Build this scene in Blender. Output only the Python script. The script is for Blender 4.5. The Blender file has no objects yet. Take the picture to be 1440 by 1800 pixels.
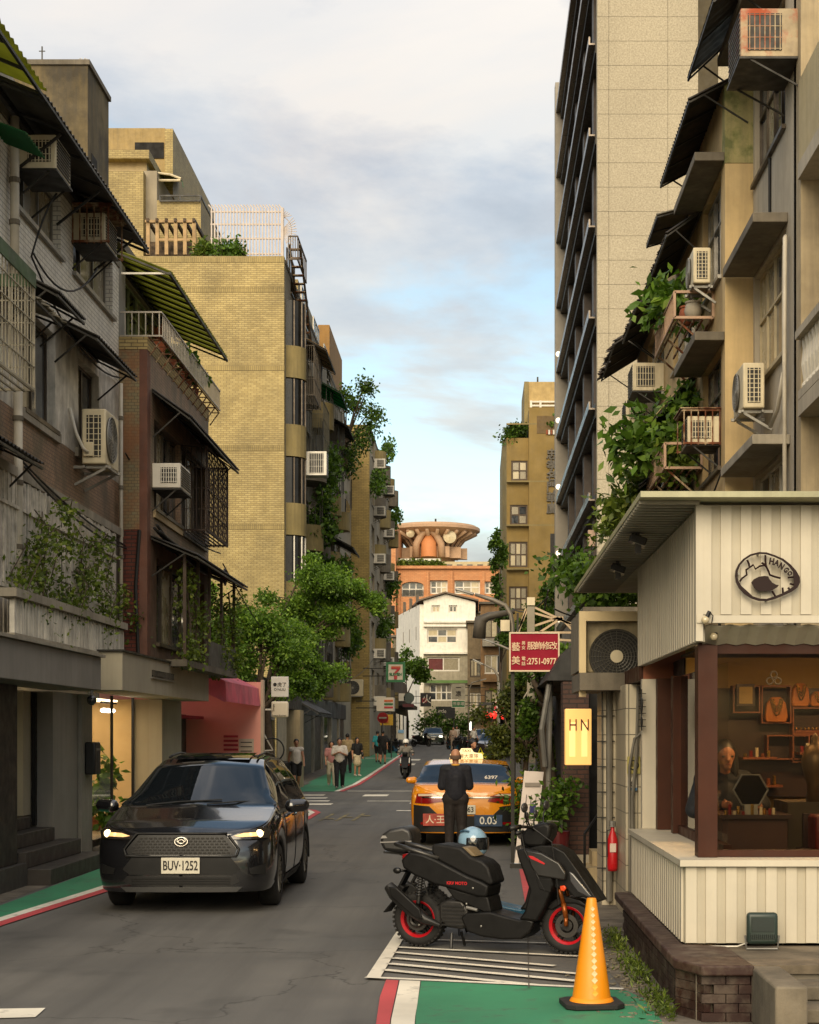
import bpy, bmesh, math, random
import numpy as np
from mathutils import Vector, Matrix
random.seed(11)
rng = np.random.default_rng(11)
sc = bpy.context.scene
COL = sc.collection
PI = math.pi
# -- camera, sky, sun, exposure
FPX, CX, CY, HC = 2900.0, 835.0, 1295.0, 1.8      # survey constants of the 1440x1800 photograph
cam_d = bpy.data.cameras.new('camera')
cam = bpy.data.objects.new('camera', cam_d)
COL.objects.link(cam)
cam.location = (0, 0, HC)
cam.rotation_euler = (math.radians(90), 0, 0)
cam_d.sensor_fit = 'HORIZONTAL'
cam_d.sensor_width = 36.0
cam_d.lens = FPX / 1440 * 36.0
cam_d.shift_x = (720 - CX) / 1440
cam_d.shift_y = (CY - 900) / 1440
cam_d.clip_end = 6000
sc.camera = cam
SUN_EL, SUN_AZ = math.radians(30), math.radians(189)   # azimuth from +Y, clockwise: behind the camera
w = bpy.data.worlds.new('World')
sc.world = w
w.use_nodes = True
nt = w.node_tree
for n in list(nt.nodes):
 nt.nodes.remove(n)
def N(t, tree=None, **kw):
 n = (tree or nt).nodes.new(t)
 for k, v in kw.items():
  setattr(n, k, v)
 return n
def L(a, b, tree=None):
 (tree or nt).links.new(a, b)
def math_n(tree, op, a, b=None, c=None, clamp=False):
 n = tree.nodes.new('ShaderNodeMath'); n.operation = op; n.use_clamp = clamp
 for i, x in enumerate((a, b, c)):
  if x is None: continue
  if hasattr(x, 'is_output'): tree.links.new(x, n.inputs[i])
  else: n.inputs[i].default_value = x
 return n.outputs[0]
def ramp_n(tree, fac, stops, interp='LINEAR'):
 n = tree.nodes.new('ShaderNodeValToRGB'); cr = n.color_ramp; cr.interpolation = interp
 while len(cr.elements) < len(stops): cr.elements.new(0.5)
 for e, (p, c) in zip(cr.elements, stops):
  e.position = p; e.color = (c, c, c, 1) if not hasattr(c, '__len__') else (*c[:3], 1)
 tree.links.new(fac, n.inputs[0])
 return n.outputs[0]
def mix_n(tree, fac, a, b, mode='MIX'):
 n = tree.nodes.new('ShaderNodeMix'); n.data_type = 'RGBA'; n.blend_type = mode
 for s, x in ((n.inputs[0], fac), (n.inputs[6], a), (n.inputs[7], b)):
  if hasattr(x, 'is_output'): tree.links.new(x, s)
  elif hasattr(x, '__len__'): s.default_value = (*x[:3], 1)
  else: s.default_value = x
 return n.outputs[2]
sky = N('ShaderNodeTexSky', sky_type='NISHITA', sun_disc=False)
sky.sun_elevation = SUN_EL
sky.sun_rotation = SUN_AZ
sky.air_density = 1.0; sky.dust_density = 1.2; sky.ozone_density = 1.0
tc = N('ShaderNodeTexCoord')
sep = N('ShaderNodeSeparateXYZ'); L(tc.outputs['Generated'], sep.inputs[0])
zz = math_n(nt, 'MAXIMUM', sep.outputs[2], 0.0)
den = math_n(nt, 'ADD', zz, 0.16)
cb = N('ShaderNodeCombineXYZ')
L(math_n(nt, 'DIVIDE', sep.outputs[0], den), cb.inputs[0])
L(math_n(nt, 'DIVIDE', sep.outputs[1], den), cb.inputs[1])
def wnoise(scale, detail, rough, off, dist=0.0):
 mp = N('ShaderNodeMapping'); mp.inputs['Location'].default_value = off
 L(cb.outputs[0], mp.inputs[0])
 n = N('ShaderNodeTexNoise'); n.inputs['Scale'].default_value = scale
 n.inputs['Detail'].default_value = detail; n.inputs['Roughness'].default_value = rough
 n.inputs['Distortion'].default_value = dist
 L(mp.outputs[0], n.inputs['Vector'])
 return n.outputs[0]
CLOUD_OFF = (3.1, 0.75, 0.0)
n1 = wnoise(0.95, 9, 0.56, CLOUD_OFF, 0.35)
n2 = wnoise(1.7, 8, 0.6, (7.7, 2.2, 1.0), 0.2)
n3 = wnoise(0.7, 5, 0.5, (1.3, 5.2, 2.0))
mask = ramp_n(nt, n1, [(0.40, 0.0), (0.50, 0.72), (0.66, 0.97)], 'EASE')
cshade = ramp_n(nt, n2, [(0.34, (2.0, 2.2, 2.6)), (0.47, (3.3, 3.4, 3.65)), (0.60, (5.2, 4.85, 4.45))])
warm = mix_n(nt, ramp_n(nt, n3, [(0.40, 0.0), (0.62, 0.75)]), cshade, (5.1, 4.45, 3.95))
skyb = mix_n(nt, 1.0, sky.outputs[0], (1.25, 1.2, 1.0), 'MULTIPLY')
lift = math_n(nt, 'MULTIPLY_ADD', zz, 1.3, 0.54)      # cloud deck brighter overhead than at the horizon, added to raise ambient fill
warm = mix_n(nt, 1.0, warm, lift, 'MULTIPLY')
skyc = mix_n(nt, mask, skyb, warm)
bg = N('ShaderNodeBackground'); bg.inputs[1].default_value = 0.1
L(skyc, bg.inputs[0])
wo = N('ShaderNodeOutputWorld'); L(bg.outputs[0], wo.inputs[0])
sun_d = bpy.data.lights.new('sun', 'SUN')
sun_d.energy = 2.1; sun_d.angle = math.radians(44); sun_d.color = (1.0, 0.83, 0.58)
sun = bpy.data.objects.new('sun', sun_d); COL.objects.link(sun)
sd = Vector((math.sin(SUN_AZ) * math.cos(SUN_EL), math.cos(SUN_AZ) * math.cos(SUN_EL), math.sin(SUN_EL)))
sun.rotation_euler = sd.to_track_quat('Z', 'Y').to_euler()
sun.location = sd * 50 + Vector((0, 0, 30))
vs_ = sc.view_settings
vs_.view_transform = 'Standard'; vs_.look = 'None'; vs_.exposure = 0.92; vs_.gamma = 1.0
vs_.use_curve_mapping = False
try:
 sc.cycles.max_bounces = 6; sc.cycles.transparent_max_bounces = 12
 sc.cycles.diffuse_bounces = 3; sc.cycles.glossy_bounces = 3; sc.cycles.use_denoising = True
 sc.cycles.caustics_reflective = False; sc.cycles.caustics_refractive = False
except Exception:
 pass
# -- survey helpers
def at(px, py, Y):                       # a point of the photograph at depth Y
 return Vector(((px - CX) * Y / FPX, Y, HC + (CY - py) * Y / FPX))
def SY(px, X):                           # depth at which the plane X = const meets that column
 return FPX * X / (px - CX)
def SZ(py, Y):
 return HC + (CY - py) * Y / FPX
def XP(px, Y):
 return (px - CX) * Y / FPX
def zg(Y):                               # the road climbs gently beyond 62 m
 return min(max((Y - 62) * 0.0155, 0.0), 1.75)
def G(px, py):                           # flat ground point seen at that pixel
 Y = FPX * HC / (py - CY)
 return ((px - CX) * Y / FPX, Y)
# -- mesh builder
class MB:
 def __init__(s):
  s.v = []; s.f = []
 def add(s, vs, fs):
  o = len(s.v)
  s.v.extend(Vector(p) for p in vs)
  s.f.extend(tuple(i + o for i in f) for f in fs)
  return s
 def box(s, x0, x1, y0, y1, z0, z1):
  x0, x1 = min(x0, x1), max(x0, x1); y0, y1 = min(y0, y1), max(y0, y1); z0, z1 = min(z0, z1), max(z0, z1)
  return s.add([(x0,y0,z0),(x1,y0,z0),(x1,y1,z0),(x0,y1,z0),(x0,y0,z1),(x1,y0,z1),(x1,y1,z1),(x0,y1,z1)],
   [(0,3,2,1),(4,5,6,7),(0,1,5,4),(1,2,6,5),(2,3,7,6),(3,0,4,7)])
 def obox(s, c, size, R=None):
  c = Vector(c); hx, hy, hz = size[0]/2, size[1]/2, size[2]/2
  pts = [Vector(p) for p in [(-hx,-hy,-hz),(hx,-hy,-hz),(hx,hy,-hz),(-hx,hy,-hz),(-hx,-hy,hz),(hx,-hy,hz),(hx,hy,hz),(-hx,hy,hz)]]
  if R is not None: pts = [R @ p for p in pts]
  return s.add([p + c for p in pts], [(0,3,2,1),(4,5,6,7),(0,1,5,4),(1,2,6,5),(2,3,7,6),(3,0,4,7)])
 def beam(s, a, b, w_, h_=None):
  a = Vector(a); b = Vector(b); d = b - a; l = d.length
  if l < 1e-6: return s
  R = d.to_track_quat('X', 'Z').to_matrix()
  return s.obox((a + b) / 2, (l, w_, h_ or w_), R)
 def tube(s, pts, r, n=8, cap=True):
  pts = [Vector(p) for p in pts]; m = len(pts)
  rs = r if hasattr(r, '__len__') else [r] * m
  rings = []; ref = None
  for i, p in enumerate(pts):
   t = (pts[min(i+1, m-1)] - pts[max(i-1, 0)]).normalized()
   if ref is None:
    ref = Vector((0,0,1)) if abs(t.z) < 0.9 else Vector((1,0,0))
   u = t.cross(ref)
   if u.length < 1e-5: u = t.cross(Vector((0,1,0)))
   u.normalize(); v_ = t.cross(u).normalized(); ref = u.cross(t).normalized()
   rings.append([p + (u*math.cos(a) + v_*math.sin(a)) * rs[i] for a in [2*PI*k/n for k in range(n)]])
  vs = [q for rg in rings for q in rg]; fs = []
  for i in range(m-1):
   for k in range(n):
    fs.append((i*n+k, i*n+(k+1)%n, (i+1)*n+(k+1)%n, (i+1)*n+k))
  if cap:
   fs.append(tuple(range(n-1, -1, -1))); fs.append(tuple((m-1)*n+k for k in range(n)))
  return s.add(vs, fs)
 def cyl(s, a, b, r, n=12, r2=None):
  return s.tube([a, b], [r, r if r2 is None else r2], n)
 def prism(s, poly, axis, a0, a1):
  n = len(poly)
  def P(p, a):
   return {'x': (a, p[0], p[1]), 'y': (p[0], a, p[1]), 'z': (p[0], p[1], a)}[axis]
  vs = [P(p, a0) for p in poly] + [P(p, a1) for p in poly]
  fs = [tuple(range(n)), tuple(range(2*n-1, n-1, -1))]
  for i in range(n):
   j = (i+1) % n
   fs.append((i, i+n, j+n, j))
  return s.add(vs, fs)
 def lathe(s, prof, c=(0,0,0), axis='z', n=20, a0=0.0, a1=2*PI):
  full = abs(a1 - a0 - 2*PI) < 1e-6
  k = n if full else n + 1
  vs = []
  for i in range(k):
   a = a0 + (a1-a0)*i/n
   for r, h in prof:
    q = (r*math.cos(a), r*math.sin(a), h)
    if axis == 'x': q = (q[2], q[0], q[1])
    elif axis == 'y': q = (q[0], q[2], q[1])
    vs.append((c[0]+q[0], c[1]+q[1], c[2]+q[2]))
  m = len(prof); fs = []
  for i in range(n):
   j = (i+1) % k
   for t in range(m-1):
    fs.append((i*m+t, j*m+t, j*m+t+1, i*m+t+1))
  return s.add(vs, fs)
 def torus(s, c, R_, r, axis='y', n=28, m=10, a0=0, a1=2*PI):
  prof = [(R_ + r*math.cos(2*PI*k/m), r*math.sin(2*PI*k/m)) for k in range(m)]
  prof.append(prof[0])
  return s.lathe(prof, c, axis, n, a0, a1)
 def grid(s, P):
  m = len(P); n = len(P[0])
  return s.add([q for row in P for q in row],
   [(i*n+j, i*n+j+1, (i+1)*n+j+1, (i+1)*n+j) for i in range(m-1) for j in range(n-1)])
 def plate(s, pts, t):
  """thick polygon: pts (a planar 3D loop) and its copy shifted by vector t"""
  t = Vector(t); n = len(pts)
  vs = [Vector(p) for p in pts] + [Vector(p) + t for p in pts]
  fs = [tuple(range(n)), tuple(range(2*n-1, n-1, -1))] + [(i, i+n, (i+1)%n+n, (i+1)%n) for i in range(n)]
  return s.add(vs, fs)
 def sphere(s, c, r, n=12, m=8, sc_=(1,1,1)):
  prof = [(r*math.sin(PI*k/m), -r*math.cos(PI*k/m)) for k in range(m+1)]
  o = len(s.v); s.lathe(prof, (0,0,0), 'z', n)
  for i in range(o, len(s.v)):
   q = s.v[i]; s.v[i] = Vector((c[0]+q.x*sc_[0], c[1]+q.y*sc_[1], c[2]+q.z*sc_[2]))
  return s
 def xf(s, M):
  s.v = [M @ p for p in s.v]; return s
 def mesh(s, name, off=None):
  me = bpy.data.meshes.new(name)
  o = off or Vector((0,0,0))
  me.from_pydata([tuple(p - o) for p in s.v], [], s.f)
  bm = bmesh.new(); bm.from_mesh(me)
  bmesh.ops.remove_doubles(bm, verts=bm.verts, dist=1e-5)
  bmesh.ops.recalc_face_normals(bm, faces=bm.faces)
  bm.to_mesh(me); bm.free()
  return me
 def build(s, name, m, parent=None, smooth=False, bevel=0.0, seg=2, angle=None, **tags):
  off = world_loc(parent)
  me = s.mesh(name, off)
  if m is not None: me.materials.append(m)
  if smooth or angle:
   me.polygons.foreach_set('use_smooth', [True] * len(me.polygons))
  if angle:
   try: me.set_sharp_from_angle(angle=math.radians(angle))
   except Exception: pass
  ob = bpy.data.objects.new(name, me); COL.objects.link(ob)
  if parent is not None: ob.parent = parent
  if bevel:
   b = ob.modifiers.new('bevel', 'BEVEL'); b.width = bevel; b.segments = seg; b.limit_method = 'ANGLE'
   b.angle_limit = math.radians(35); b.harden_normals = False
   me.polygons.foreach_set('use_smooth', [True] * len(me.polygons))
   try: me.set_sharp_from_angle(angle=math.radians(40))
   except Exception: pass
  for k, v_ in tags.items(): ob[k] = v_
  return ob
def world_loc(o):
 p = Vector((0,0,0))
 while o is not None:
  p += o.location; o = o.parent
 return p
def bx(*a):
 return MB().box(*a)
def build_split(mb, name, m, parent=None, **kw):
 """every loose piece of the mesh becomes an object of its own"""
 par = list(range(len(mb.v)))
 def find(a):
  while par[a] != a: par[a] = par[par[a]]; a = par[a]
  return a
 for f in mb.f:
  for k in f[1:]: par[find(k)] = find(f[0])
 grp = {}
 for f in mb.f: grp.setdefault(find(f[0]), []).append(f)
 out = []
 for fs in grp.values():
  ids = sorted({k for f in fs for k in f}); mp = {k: i for i, k in enumerate(ids)}
  q = MB(); q.v = [mb.v[k] for k in ids]; q.f = [tuple(mp[k] for k in f) for f in fs]
  out.append(q.build(name, m, parent, **kw))
 return out
def thing(name, label, cat, loc=(0,0,0), group=None):
 o = bpy.data.objects.new(name, None); COL.objects.link(o)
 o.empty_display_size = 0.2; o.location = loc
 o['label'] = label; o['category'] = cat
 if group: o['group'] = group
 return o
def tag(o, label, cat, group=None):
 o['label'] = label; o['category'] = cat
 if group: o['group'] = group
 return o
def struct(o, label=None):
 o['kind'] = 'structure'
 if label: o['label'] = label
 return o
def place(o, loc, rz=0.0, s=None):
 o.location = loc; o.rotation_euler = (0, 0, rz)
 if s: o.scale = (s, s, s) if not hasattr(s, '__len__') else s
 return o
def copy_tree(o, parent=None):
 c = o.copy(); COL.objects.link(c)
 if parent is not None: c.parent = parent
 for ch in list(o.children): copy_tree(ch, c)
 return c
def pieces(name, mb, m, locs, parent, rz=0.0):
 """alike pieces that share one mesh; mb is modelled about the origin, locs are world positions"""
 me = mb.mesh(name); me.materials.append(m)
 off = world_loc(parent); out = []
 for p in locs:
  o = bpy.data.objects.new(name, me); COL.objects.link(o)
  o.parent = parent; o.location = Vector(p) - off
  if rz: o.rotation_euler = (0, 0, rz)
  out.append(o)
 return out
def link_raw(name, V, F, m, parent=None, smooth=False):
 """big meshes straight from numpy arrays (quads)"""
 me = bpy.data.meshes.new(name)
 nv, nf = len(V), len(F)
 off = np.array(world_loc(parent))
 me.vertices.add(nv); me.vertices.foreach_set('co', (np.asarray(V, dtype=np.float32) - off.astype(np.float32)).ravel())
 k = F.shape[1]
 me.loops.add(nf*k); me.loops.foreach_set('vertex_index', np.asarray(F, dtype=np.int32).ravel())
 me.polygons.add(nf); me.polygons.foreach_set('loop_start', np.arange(0, nf*k, k, dtype=np.int32))
 try: me.polygons.foreach_set('loop_total', np.full(nf, k, dtype=np.int32))
 except Exception: pass
 me.update(calc_edges=True); me.validate()
 me.materials.append(m)
 ob = bpy.data.objects.new(name, me); COL.objects.link(ob)
 if parent is not None: ob.parent = parent
 return ob
# -- materials
def c(h):
 h = h.lstrip('#')
 o = []
 for i in (0, 2, 4):
  x = int(h[i:i+2], 16) / 255
  o.append(x/12.92 if x <= 0.04045 else ((x+0.055)/1.055)**2.4)
 return tuple(o)
_M = {}
def newmat(name):
 m = bpy.data.materials.new(name); m.use_nodes = True
 t = m.node_tree
 for n in list(t.nodes): t.nodes.remove(n)
 out = t.nodes.new('ShaderNodeOutputMaterial')
 p = t.nodes.new('ShaderNodeBsdfPrincipled')
 t.links.new(p.outputs[0], out.inputs[0])
 _M[name] = m
 return m, t, p, out
def noise_n(t, vec, scale, detail=5, rough=0.55, vscale=None):
 if vscale:
  mp = t.nodes.new('ShaderNodeMapping'); mp.inputs['Scale'].default_value = vscale
  t.links.new(vec, mp.inputs[0]); vec = mp.outputs[0]
 n = t.nodes.new('ShaderNodeTexNoise'); n.inputs['Scale'].default_value = scale
 n.inputs['Detail'].default_value = detail; n.inputs['Roughness'].default_value = rough
 t.links.new(vec, n.inputs['Vector'])
 return n.outputs[0]
def bump_n(t, p, h, strength, dist=0.01):
 b = t.nodes.new('ShaderNodeBump'); b.inputs['Strength'].default_value = strength
 b.inputs['Distance'].default_value = dist
 t.links.new(h, b.inputs['Height']); t.links.new(b.outputs[0], p.inputs['Normal'])
def mat(name, col, rough=0.6, metal=0.0, var=0.18, vs=2.5, bump=0.0, bs=40.0, streak=0.0, stain=(0.05,0.045,0.035),
  patch=None, pamt=0.5, pscale=1.2, coat=0.0, spec=0.5, obj=False):
 if name in _M: return _M[name]
 col = c(col) if isinstance(col, str) else col
 m, t, p, out = newmat(name)
 if obj:
  vec = t.nodes.new('ShaderNodeTexCoord').outputs['Object']
 else:
  vec = t.nodes.new('ShaderNodeNewGeometry').outputs['Position']
 base = None
 if var > 0:
  a = noise_n(t, vec, vs, 7, 0.62)
  f = ramp_n(t, a, [(0.3, 1.0 - var*1.6), (0.7, 1.0 + var*0.9)])
  base = mix_n(t, 1.0, col, f, 'MULTIPLY')
 else:
  base = col
 if patch is not None:
  pc = c(patch) if isinstance(patch, str) else patch
  b = noise_n(t, vec, pscale, 8, 0.65)
  base = mix_n(t, ramp_n(t, b, [(0.46, 0.0), (0.62, pamt)]), base, pc)
 if streak > 0:
  s1 = noise_n(t, vec, 1.0, 6, 0.65, (9.0, 9.0, 0.55))
  s2 = noise_n(t, vec, 0.7, 3, 0.5)
  f = math_n(t, 'MULTIPLY', ramp_n(t, s1, [(0.42, 0.0), (0.72, streak)]), ramp_n(t, s2, [(0.3, 0.35), (0.65, 1.0)]))
  base = mix_n(t, f, base, stain)
 if hasattr(base, 'is_output'): t.links.new(base, p.inputs['Base Color'])
 else: p.inputs['Base Color'].default_value = (*base, 1)
 p.inputs['Roughness'].default_value = rough; p.inputs['Metallic'].default_value = metal
 p.inputs['Specular IOR Level'].default_value = spec
 if coat: p.inputs['Coat Weight'].default_value = coat; p.inputs['Coat Roughness'].default_value = 0.04
 if var > 0 and rough > 0.15:
  r = noise_n(t, vec, vs*2.3, 4)
  t.links.new(ramp_n(t, r, [(0.3, max(rough-0.12, 0.02)), (0.7, min(rough+0.12, 1.0))]), p.inputs['Roughness'])
 if bump > 0:
  bump_n(t, p, noise_n(t, vec, bs, 6, 0.6), bump, 0.01)
 return m
def wall_uv(t):
 g = t.nodes.new('ShaderNodeNewGeometry')
 sp = t.nodes.new('ShaderNodeSeparateXYZ'); t.links.new(g.outputs['Position'], sp.inputs[0])
 sn = t.nodes.new('ShaderNodeSeparateXYZ'); t.links.new(g.outputs['True Normal'], sn.inputs[0])
 ax = math_n(t, 'GREATER_THAN', math_n(t, 'ABSOLUTE', sn.outputs[0]), 0.6)
 ay = math_n(t, 'SUBTRACT', 1.0, ax)
 u = math_n(t, 'ADD', math_n(t, 'MULTIPLY', sp.outputs[0], ay), math_n(t, 'MULTIPLY', sp.outputs[1], ax))
 cbn = t.nodes.new('ShaderNodeCombineXYZ')
 t.links.new(u, cbn.inputs[0]); t.links.new(sp.outputs[2], cbn.inputs[1])
 return cbn.outputs[0], g.outputs['Position']
def brick(name, c1, c2, mortar, bw, bh, ms=0.008, rough=0.7, bump=0.5, streak=0.25, offset=0.5, stain=(0.06,0.05,0.035), patch=None, pamt=0.4, var=0.2):
 if name in _M: return _M[name]
 m, t, p, out = newmat(name)
 uv, pos = wall_uv(t)
 b = t.nodes.new('ShaderNodeTexBrick'); b.offset = offset
 b.inputs['Scale'].default_value = 1.0
 b.inputs['Brick Width'].default_value = bw; b.inputs['Row Height'].default_value = bh
 b.inputs['Mortar Size'].default_value = ms; b.inputs['Mortar Smooth'].default_value = 0.15
 b.inputs['Bias'].default_value = -0.1
 for k, v_ in (('Color1', c1), ('Color2', c2), ('Mortar', mortar)):
  b.inputs[k].default_value = (*(c(v_) if isinstance(v_, str) else v_), 1)
 t.links.new(uv, b.inputs['Vector'])
 a = noise_n(t, pos, 0.9, 7, 0.6)
 base = mix_n(t, 1.0, b.outputs['Color'], ramp_n(t, a, [(0.3, 1-var*1.4), (0.7, 1+var)]), 'MULTIPLY')
 if patch:
  q = noise_n(t, pos, 1.6, 8, 0.65)
  base = mix_n(t, ramp_n(t, q, [(0.45, 0.0), (0.6, pamt)]), base, c(patch))
 if streak:
  s1 = noise_n(t, pos, 1.0, 6, 0.65, (7.0, 7.0, 0.4))
  base = mix_n(t, ramp_n(t, s1, [(0.45, 0.0), (0.75, streak)]), base, stain)
 t.links.new(base, p.inputs['Base Color']); p.inputs['Roughness'].default_value = rough
 inv = math_n(t, 'SUBTRACT', 1.0, b.outputs['Fac'])
 bump_n(t, p, inv, bump, 0.01)
 return m
def emit(name, col, strength, base=None):
 if name in _M: return _M[name]
 m, t, p, out = newmat(name)
 col = c(col) if isinstance(col, str) else col
 p.inputs['Base Color'].default_value = (*(base or col), 1)
 p.inputs['Emission Color'].default_value = (*col, 1)
 p.inputs['Emission Strength'].default_value = strength
 p.inputs['Roughness'].default_value = 0.4
 return m
def glass(name, tint=(0.02,0.025,0.03), rough=0.03, spec=0.9, var=0.0):
 if name in _M: return _M[name]
 m, t, p, out = newmat(name)
 if var:
  vec = t.nodes.new('ShaderNodeNewGeometry').outputs['Position']
  t.links.new(mix_n(t, ramp_n(t, noise_n(t, vec, 0.8, 3), [(0.4, 0.0), (0.6, 1.0)]), tint, tuple(min(1, x*3+0.02) for x in tint)), p.inputs['Base Color'])
  bump_n(t, p, noise_n(t, vec, 1.3, 2), 0.12, 0.05)
 else:
  p.inputs['Base Color'].default_value = (*tint, 1)
 p.inputs['Roughness'].default_value = rough; p.inputs['Specular IOR Level'].default_value = spec
 return m
def clear_glass(name, tint=(0.9,0.92,0.9), refl=0.10):
 if name in _M: return _M[name]
 m, t, p, out = newmat(name)
 tr = t.nodes.new('ShaderNodeBsdfTransparent'); tr.inputs[0].default_value = (*tint, 1)
 gl = t.nodes.new('ShaderNodeBsdfGlossy'); gl.inputs['Roughness'].default_value = 0.02
 fr = t.nodes.new('ShaderNodeFresnel'); fr.inputs[0].default_value = 1.25
 f = math_n(t, 'MULTIPLY', fr.outputs[0], refl * 14, clamp=True)
 mx = t.nodes.new('ShaderNodeMixShader'); t.links.new(f, mx.inputs[0])
 t.links.new(tr.outputs[0], mx.inputs[1]); t.links.new(gl.outputs[0], mx.inputs[2])
 t.links.new(mx.outputs[0], out.inputs[0])
 return m
def leaf(name, c1, c2, c3=None, trans=0.35):
 if name in _M: return _M[name]
 m, t, p, out = newmat(name)
 g = t.nodes.new('ShaderNodeNewGeometry')
 a = noise_n(t, g.outputs['Position'], 1.4, 3)
 f = math_n(t, 'ADD', math_n(t, 'MULTIPLY', g.outputs['Random Per Island'], 0.55), math_n(t, 'MULTIPLY', a, 0.5), clamp=True)
 stops = [(0.2, c(c1)), (0.65, c(c2))] + ([(0.95, c(c3))] if c3 else [])
 col = ramp_n(t, f, stops)
 t.links.new(col, p.inputs['Base Color']); p.inputs['Roughness'].default_value = 0.5
 p.inputs['Specular IOR Level'].default_value = 0.35
 tl = t.nodes.new('ShaderNodeBsdfTranslucent'); t.links.new(mix_n(t, 1.0, col, (1.0, 1.15, 0.5), 'MULTIPLY'), tl.inputs[0])
 mx = t.nodes.new('ShaderNodeMixShader'); mx.inputs[0].default_value = trans
 t.links.new(p.outputs[0], mx.inputs[1]); t.links.new(tl.outputs[0], mx.inputs[2])
 t.links.new(mx.outputs[0], out.inputs[0])
 return m
def sheet_plastic(name, col, trans=0.55):
 if name in _M: return _M[name]
 m, t, p, out = newmat(name)
 col = c(col)
 vec = t.nodes.new('ShaderNodeNewGeometry').outputs['Position']
 cc = mix_n(t, 1.0, col, ramp_n(t, noise_n(t, vec, 2.0, 5), [(0.3, 0.7), (0.7, 1.1)]), 'MULTIPLY')
 t.links.new(cc, p.inputs['Base Color']); p.inputs['Roughness'].default_value = 0.4
 tl = t.nodes.new('ShaderNodeBsdfTranslucent'); t.links.new(cc, tl.inputs[0])
 mx = t.nodes.new('ShaderNodeMixShader'); mx.inputs[0].default_value = trans
 t.links.new(p.outputs[0], mx.inputs[1]); t.links.new(tl.outputs[0], mx.inputs[2])
 t.links.new(mx.outputs[0], out.inputs[0])
 return m
# shared palette
DARKIN = mat('dark_interior', (0.012,0.011,0.010), 0.9, var=0.3)
CONC = mat('concrete', '#9c9484', 0.85, var=0.2, vs=1.6, bump=0.25, streak=0.45)
CONC_D = mat('dark_concrete', '#70685a', 0.88, var=0.28, vs=1.4, bump=0.3, streak=0.6)
CONC_L = mat('warm_plaster', '#b5a17c', 0.85, var=0.16, vs=1.2, bump=0.2, streak=0.4)
RENDER_G = mat('grey_render', '#89847b', 0.85, var=0.12, vs=0.9, bump=0.15, streak=0.22)
WHITE_P = mat('white_paint', '#d8d2c4', 0.55, var=0.1, streak=0.18)
CREAM = mat('cream_enamel', '#cfc2a2', 0.45, var=0.14, streak=0.25)
DARK_MET = mat('dark_metal', '#2a2824', 0.5, metal=0.4, var=0.25)
BLACK_MET = mat('black_metal', '#171615', 0.45, metal=0.2, var=0.2)
RUST = mat('rusty_metal', '#6b3a1c', 0.8, metal=0.2, var=0.35, vs=9, patch='#b8a787', pamt=0.8, pscale=5)
STEEL = mat('galvanised_steel', '#8d8b85', 0.45, metal=0.6, var=0.2)
ALU = mat('aluminium_frame', '#8e8a82', 0.4, metal=0.5, var=0.12)
ALU_D = mat('bronze_frame', '#4a4034', 0.4, metal=0.4, var=0.12)
GLASS_D = glass('dark_window_glass', (0.018,0.02,0.022), 0.04, 0.7, var=1)
GLASS_C = mat('curtained_glass', '#8b8168', 0.25, var=0.06, vs=1, spec=0.8, streak=0.6, stain=(0.12,0.1,0.07))  # streaks are the shade of curtain folds put into the colour
GLASS_B = mat('blind_behind_glass', '#b9ab88', 0.25, var=0.05, vs=1, spec=0.8, streak=0.35, stain=(0.25,0.2,0.14))
PVC = mat('pvc_pipe', '#b9b1a0', 0.5, var=0.14, streak=0.3)
CABLE = mat('black_cable', '#191817', 0.6, var=0.1)
BROWN = mat('brown_painted_frame', '#3d1e10', 0.5, var=0.14, vs=3, bump=0.08, streak=0.15, spec=0.2)
LEAF_T = leaf('tree_leaf', '#344c16', '#648528', '#98b142')
LEAF_D = leaf('dark_leaf', '#26380f', '#4d6b20', '#7a9636')
LEAF_V = leaf('vine_leaf', '#344214', '#65782a', '#969c48')
LEAF_B = leaf('broad_leaf', '#2f4616', '#5e7f2a', '#98aa48')
BARK = mat('bark', '#4c4032', 0.9, var=0.3, vs=12, bump=0.5, bs=30)
TERRA = mat('terracotta', '#8a4a2c', 0.8, var=0.2)
# -- text as mesh
_txt = {}
def text_mesh(s, size=1.0, ext=0.004, align='CENTER', bold=0.0):
 k = (s, size, ext, align, bold)
 if k in _txt: return _txt[k]
 cu = bpy.data.curves.new('lettering', 'FONT'); cu.body = s; cu.size = size
 cu.extrude = ext; cu.align_x = align; cu.align_y = 'CENTER'; cu.resolution_u = 3; cu.offset = bold
 ob = bpy.data.objects.new('lettering', cu); COL.objects.link(ob)
 dg = bpy.context.evaluated_depsgraph_get()
 me = bpy.data.meshes.new_from_object(ob.evaluated_get(dg))
 bpy.data.objects.remove(ob); bpy.data.curves.remove(cu)
 _txt[k] = me
 return me
TEXTS = [('BUV·1252', 0.135, 0.003, 'CENTER', 0.004)]
def lettering(s, size, loc, m, parent, facing='-y', ext=0.004, bold=0.0, sx=1.0, name='lettering', align='CENTER'):
 me = text_mesh(s, size, ext, align, bold).copy()
 me.materials.clear(); me.materials.append(m)
 R = {'-y': Matrix(((1,0,0),(0,0,-1),(0,1,0))),
  '+x': Matrix(((0,0,1),(1,0,0),(0,1,0))),
  '-x': Matrix(((0,0,-1),(-1,0,0),(0,1,0))),
  '+y': Matrix(((-1,0,0),(0,0,1),(0,1,0))),
  '+z': Matrix.Identity(3)}[facing] if isinstance(facing, str) else facing
 me.transform((R @ Matrix.Diagonal((sx, 1, 1))).to_4x4())
 o = bpy.data.objects.new(name, me); COL.objects.link(o)
 o.parent = parent; o.location = Vector(loc) - world_loc(parent)
 return o
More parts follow.
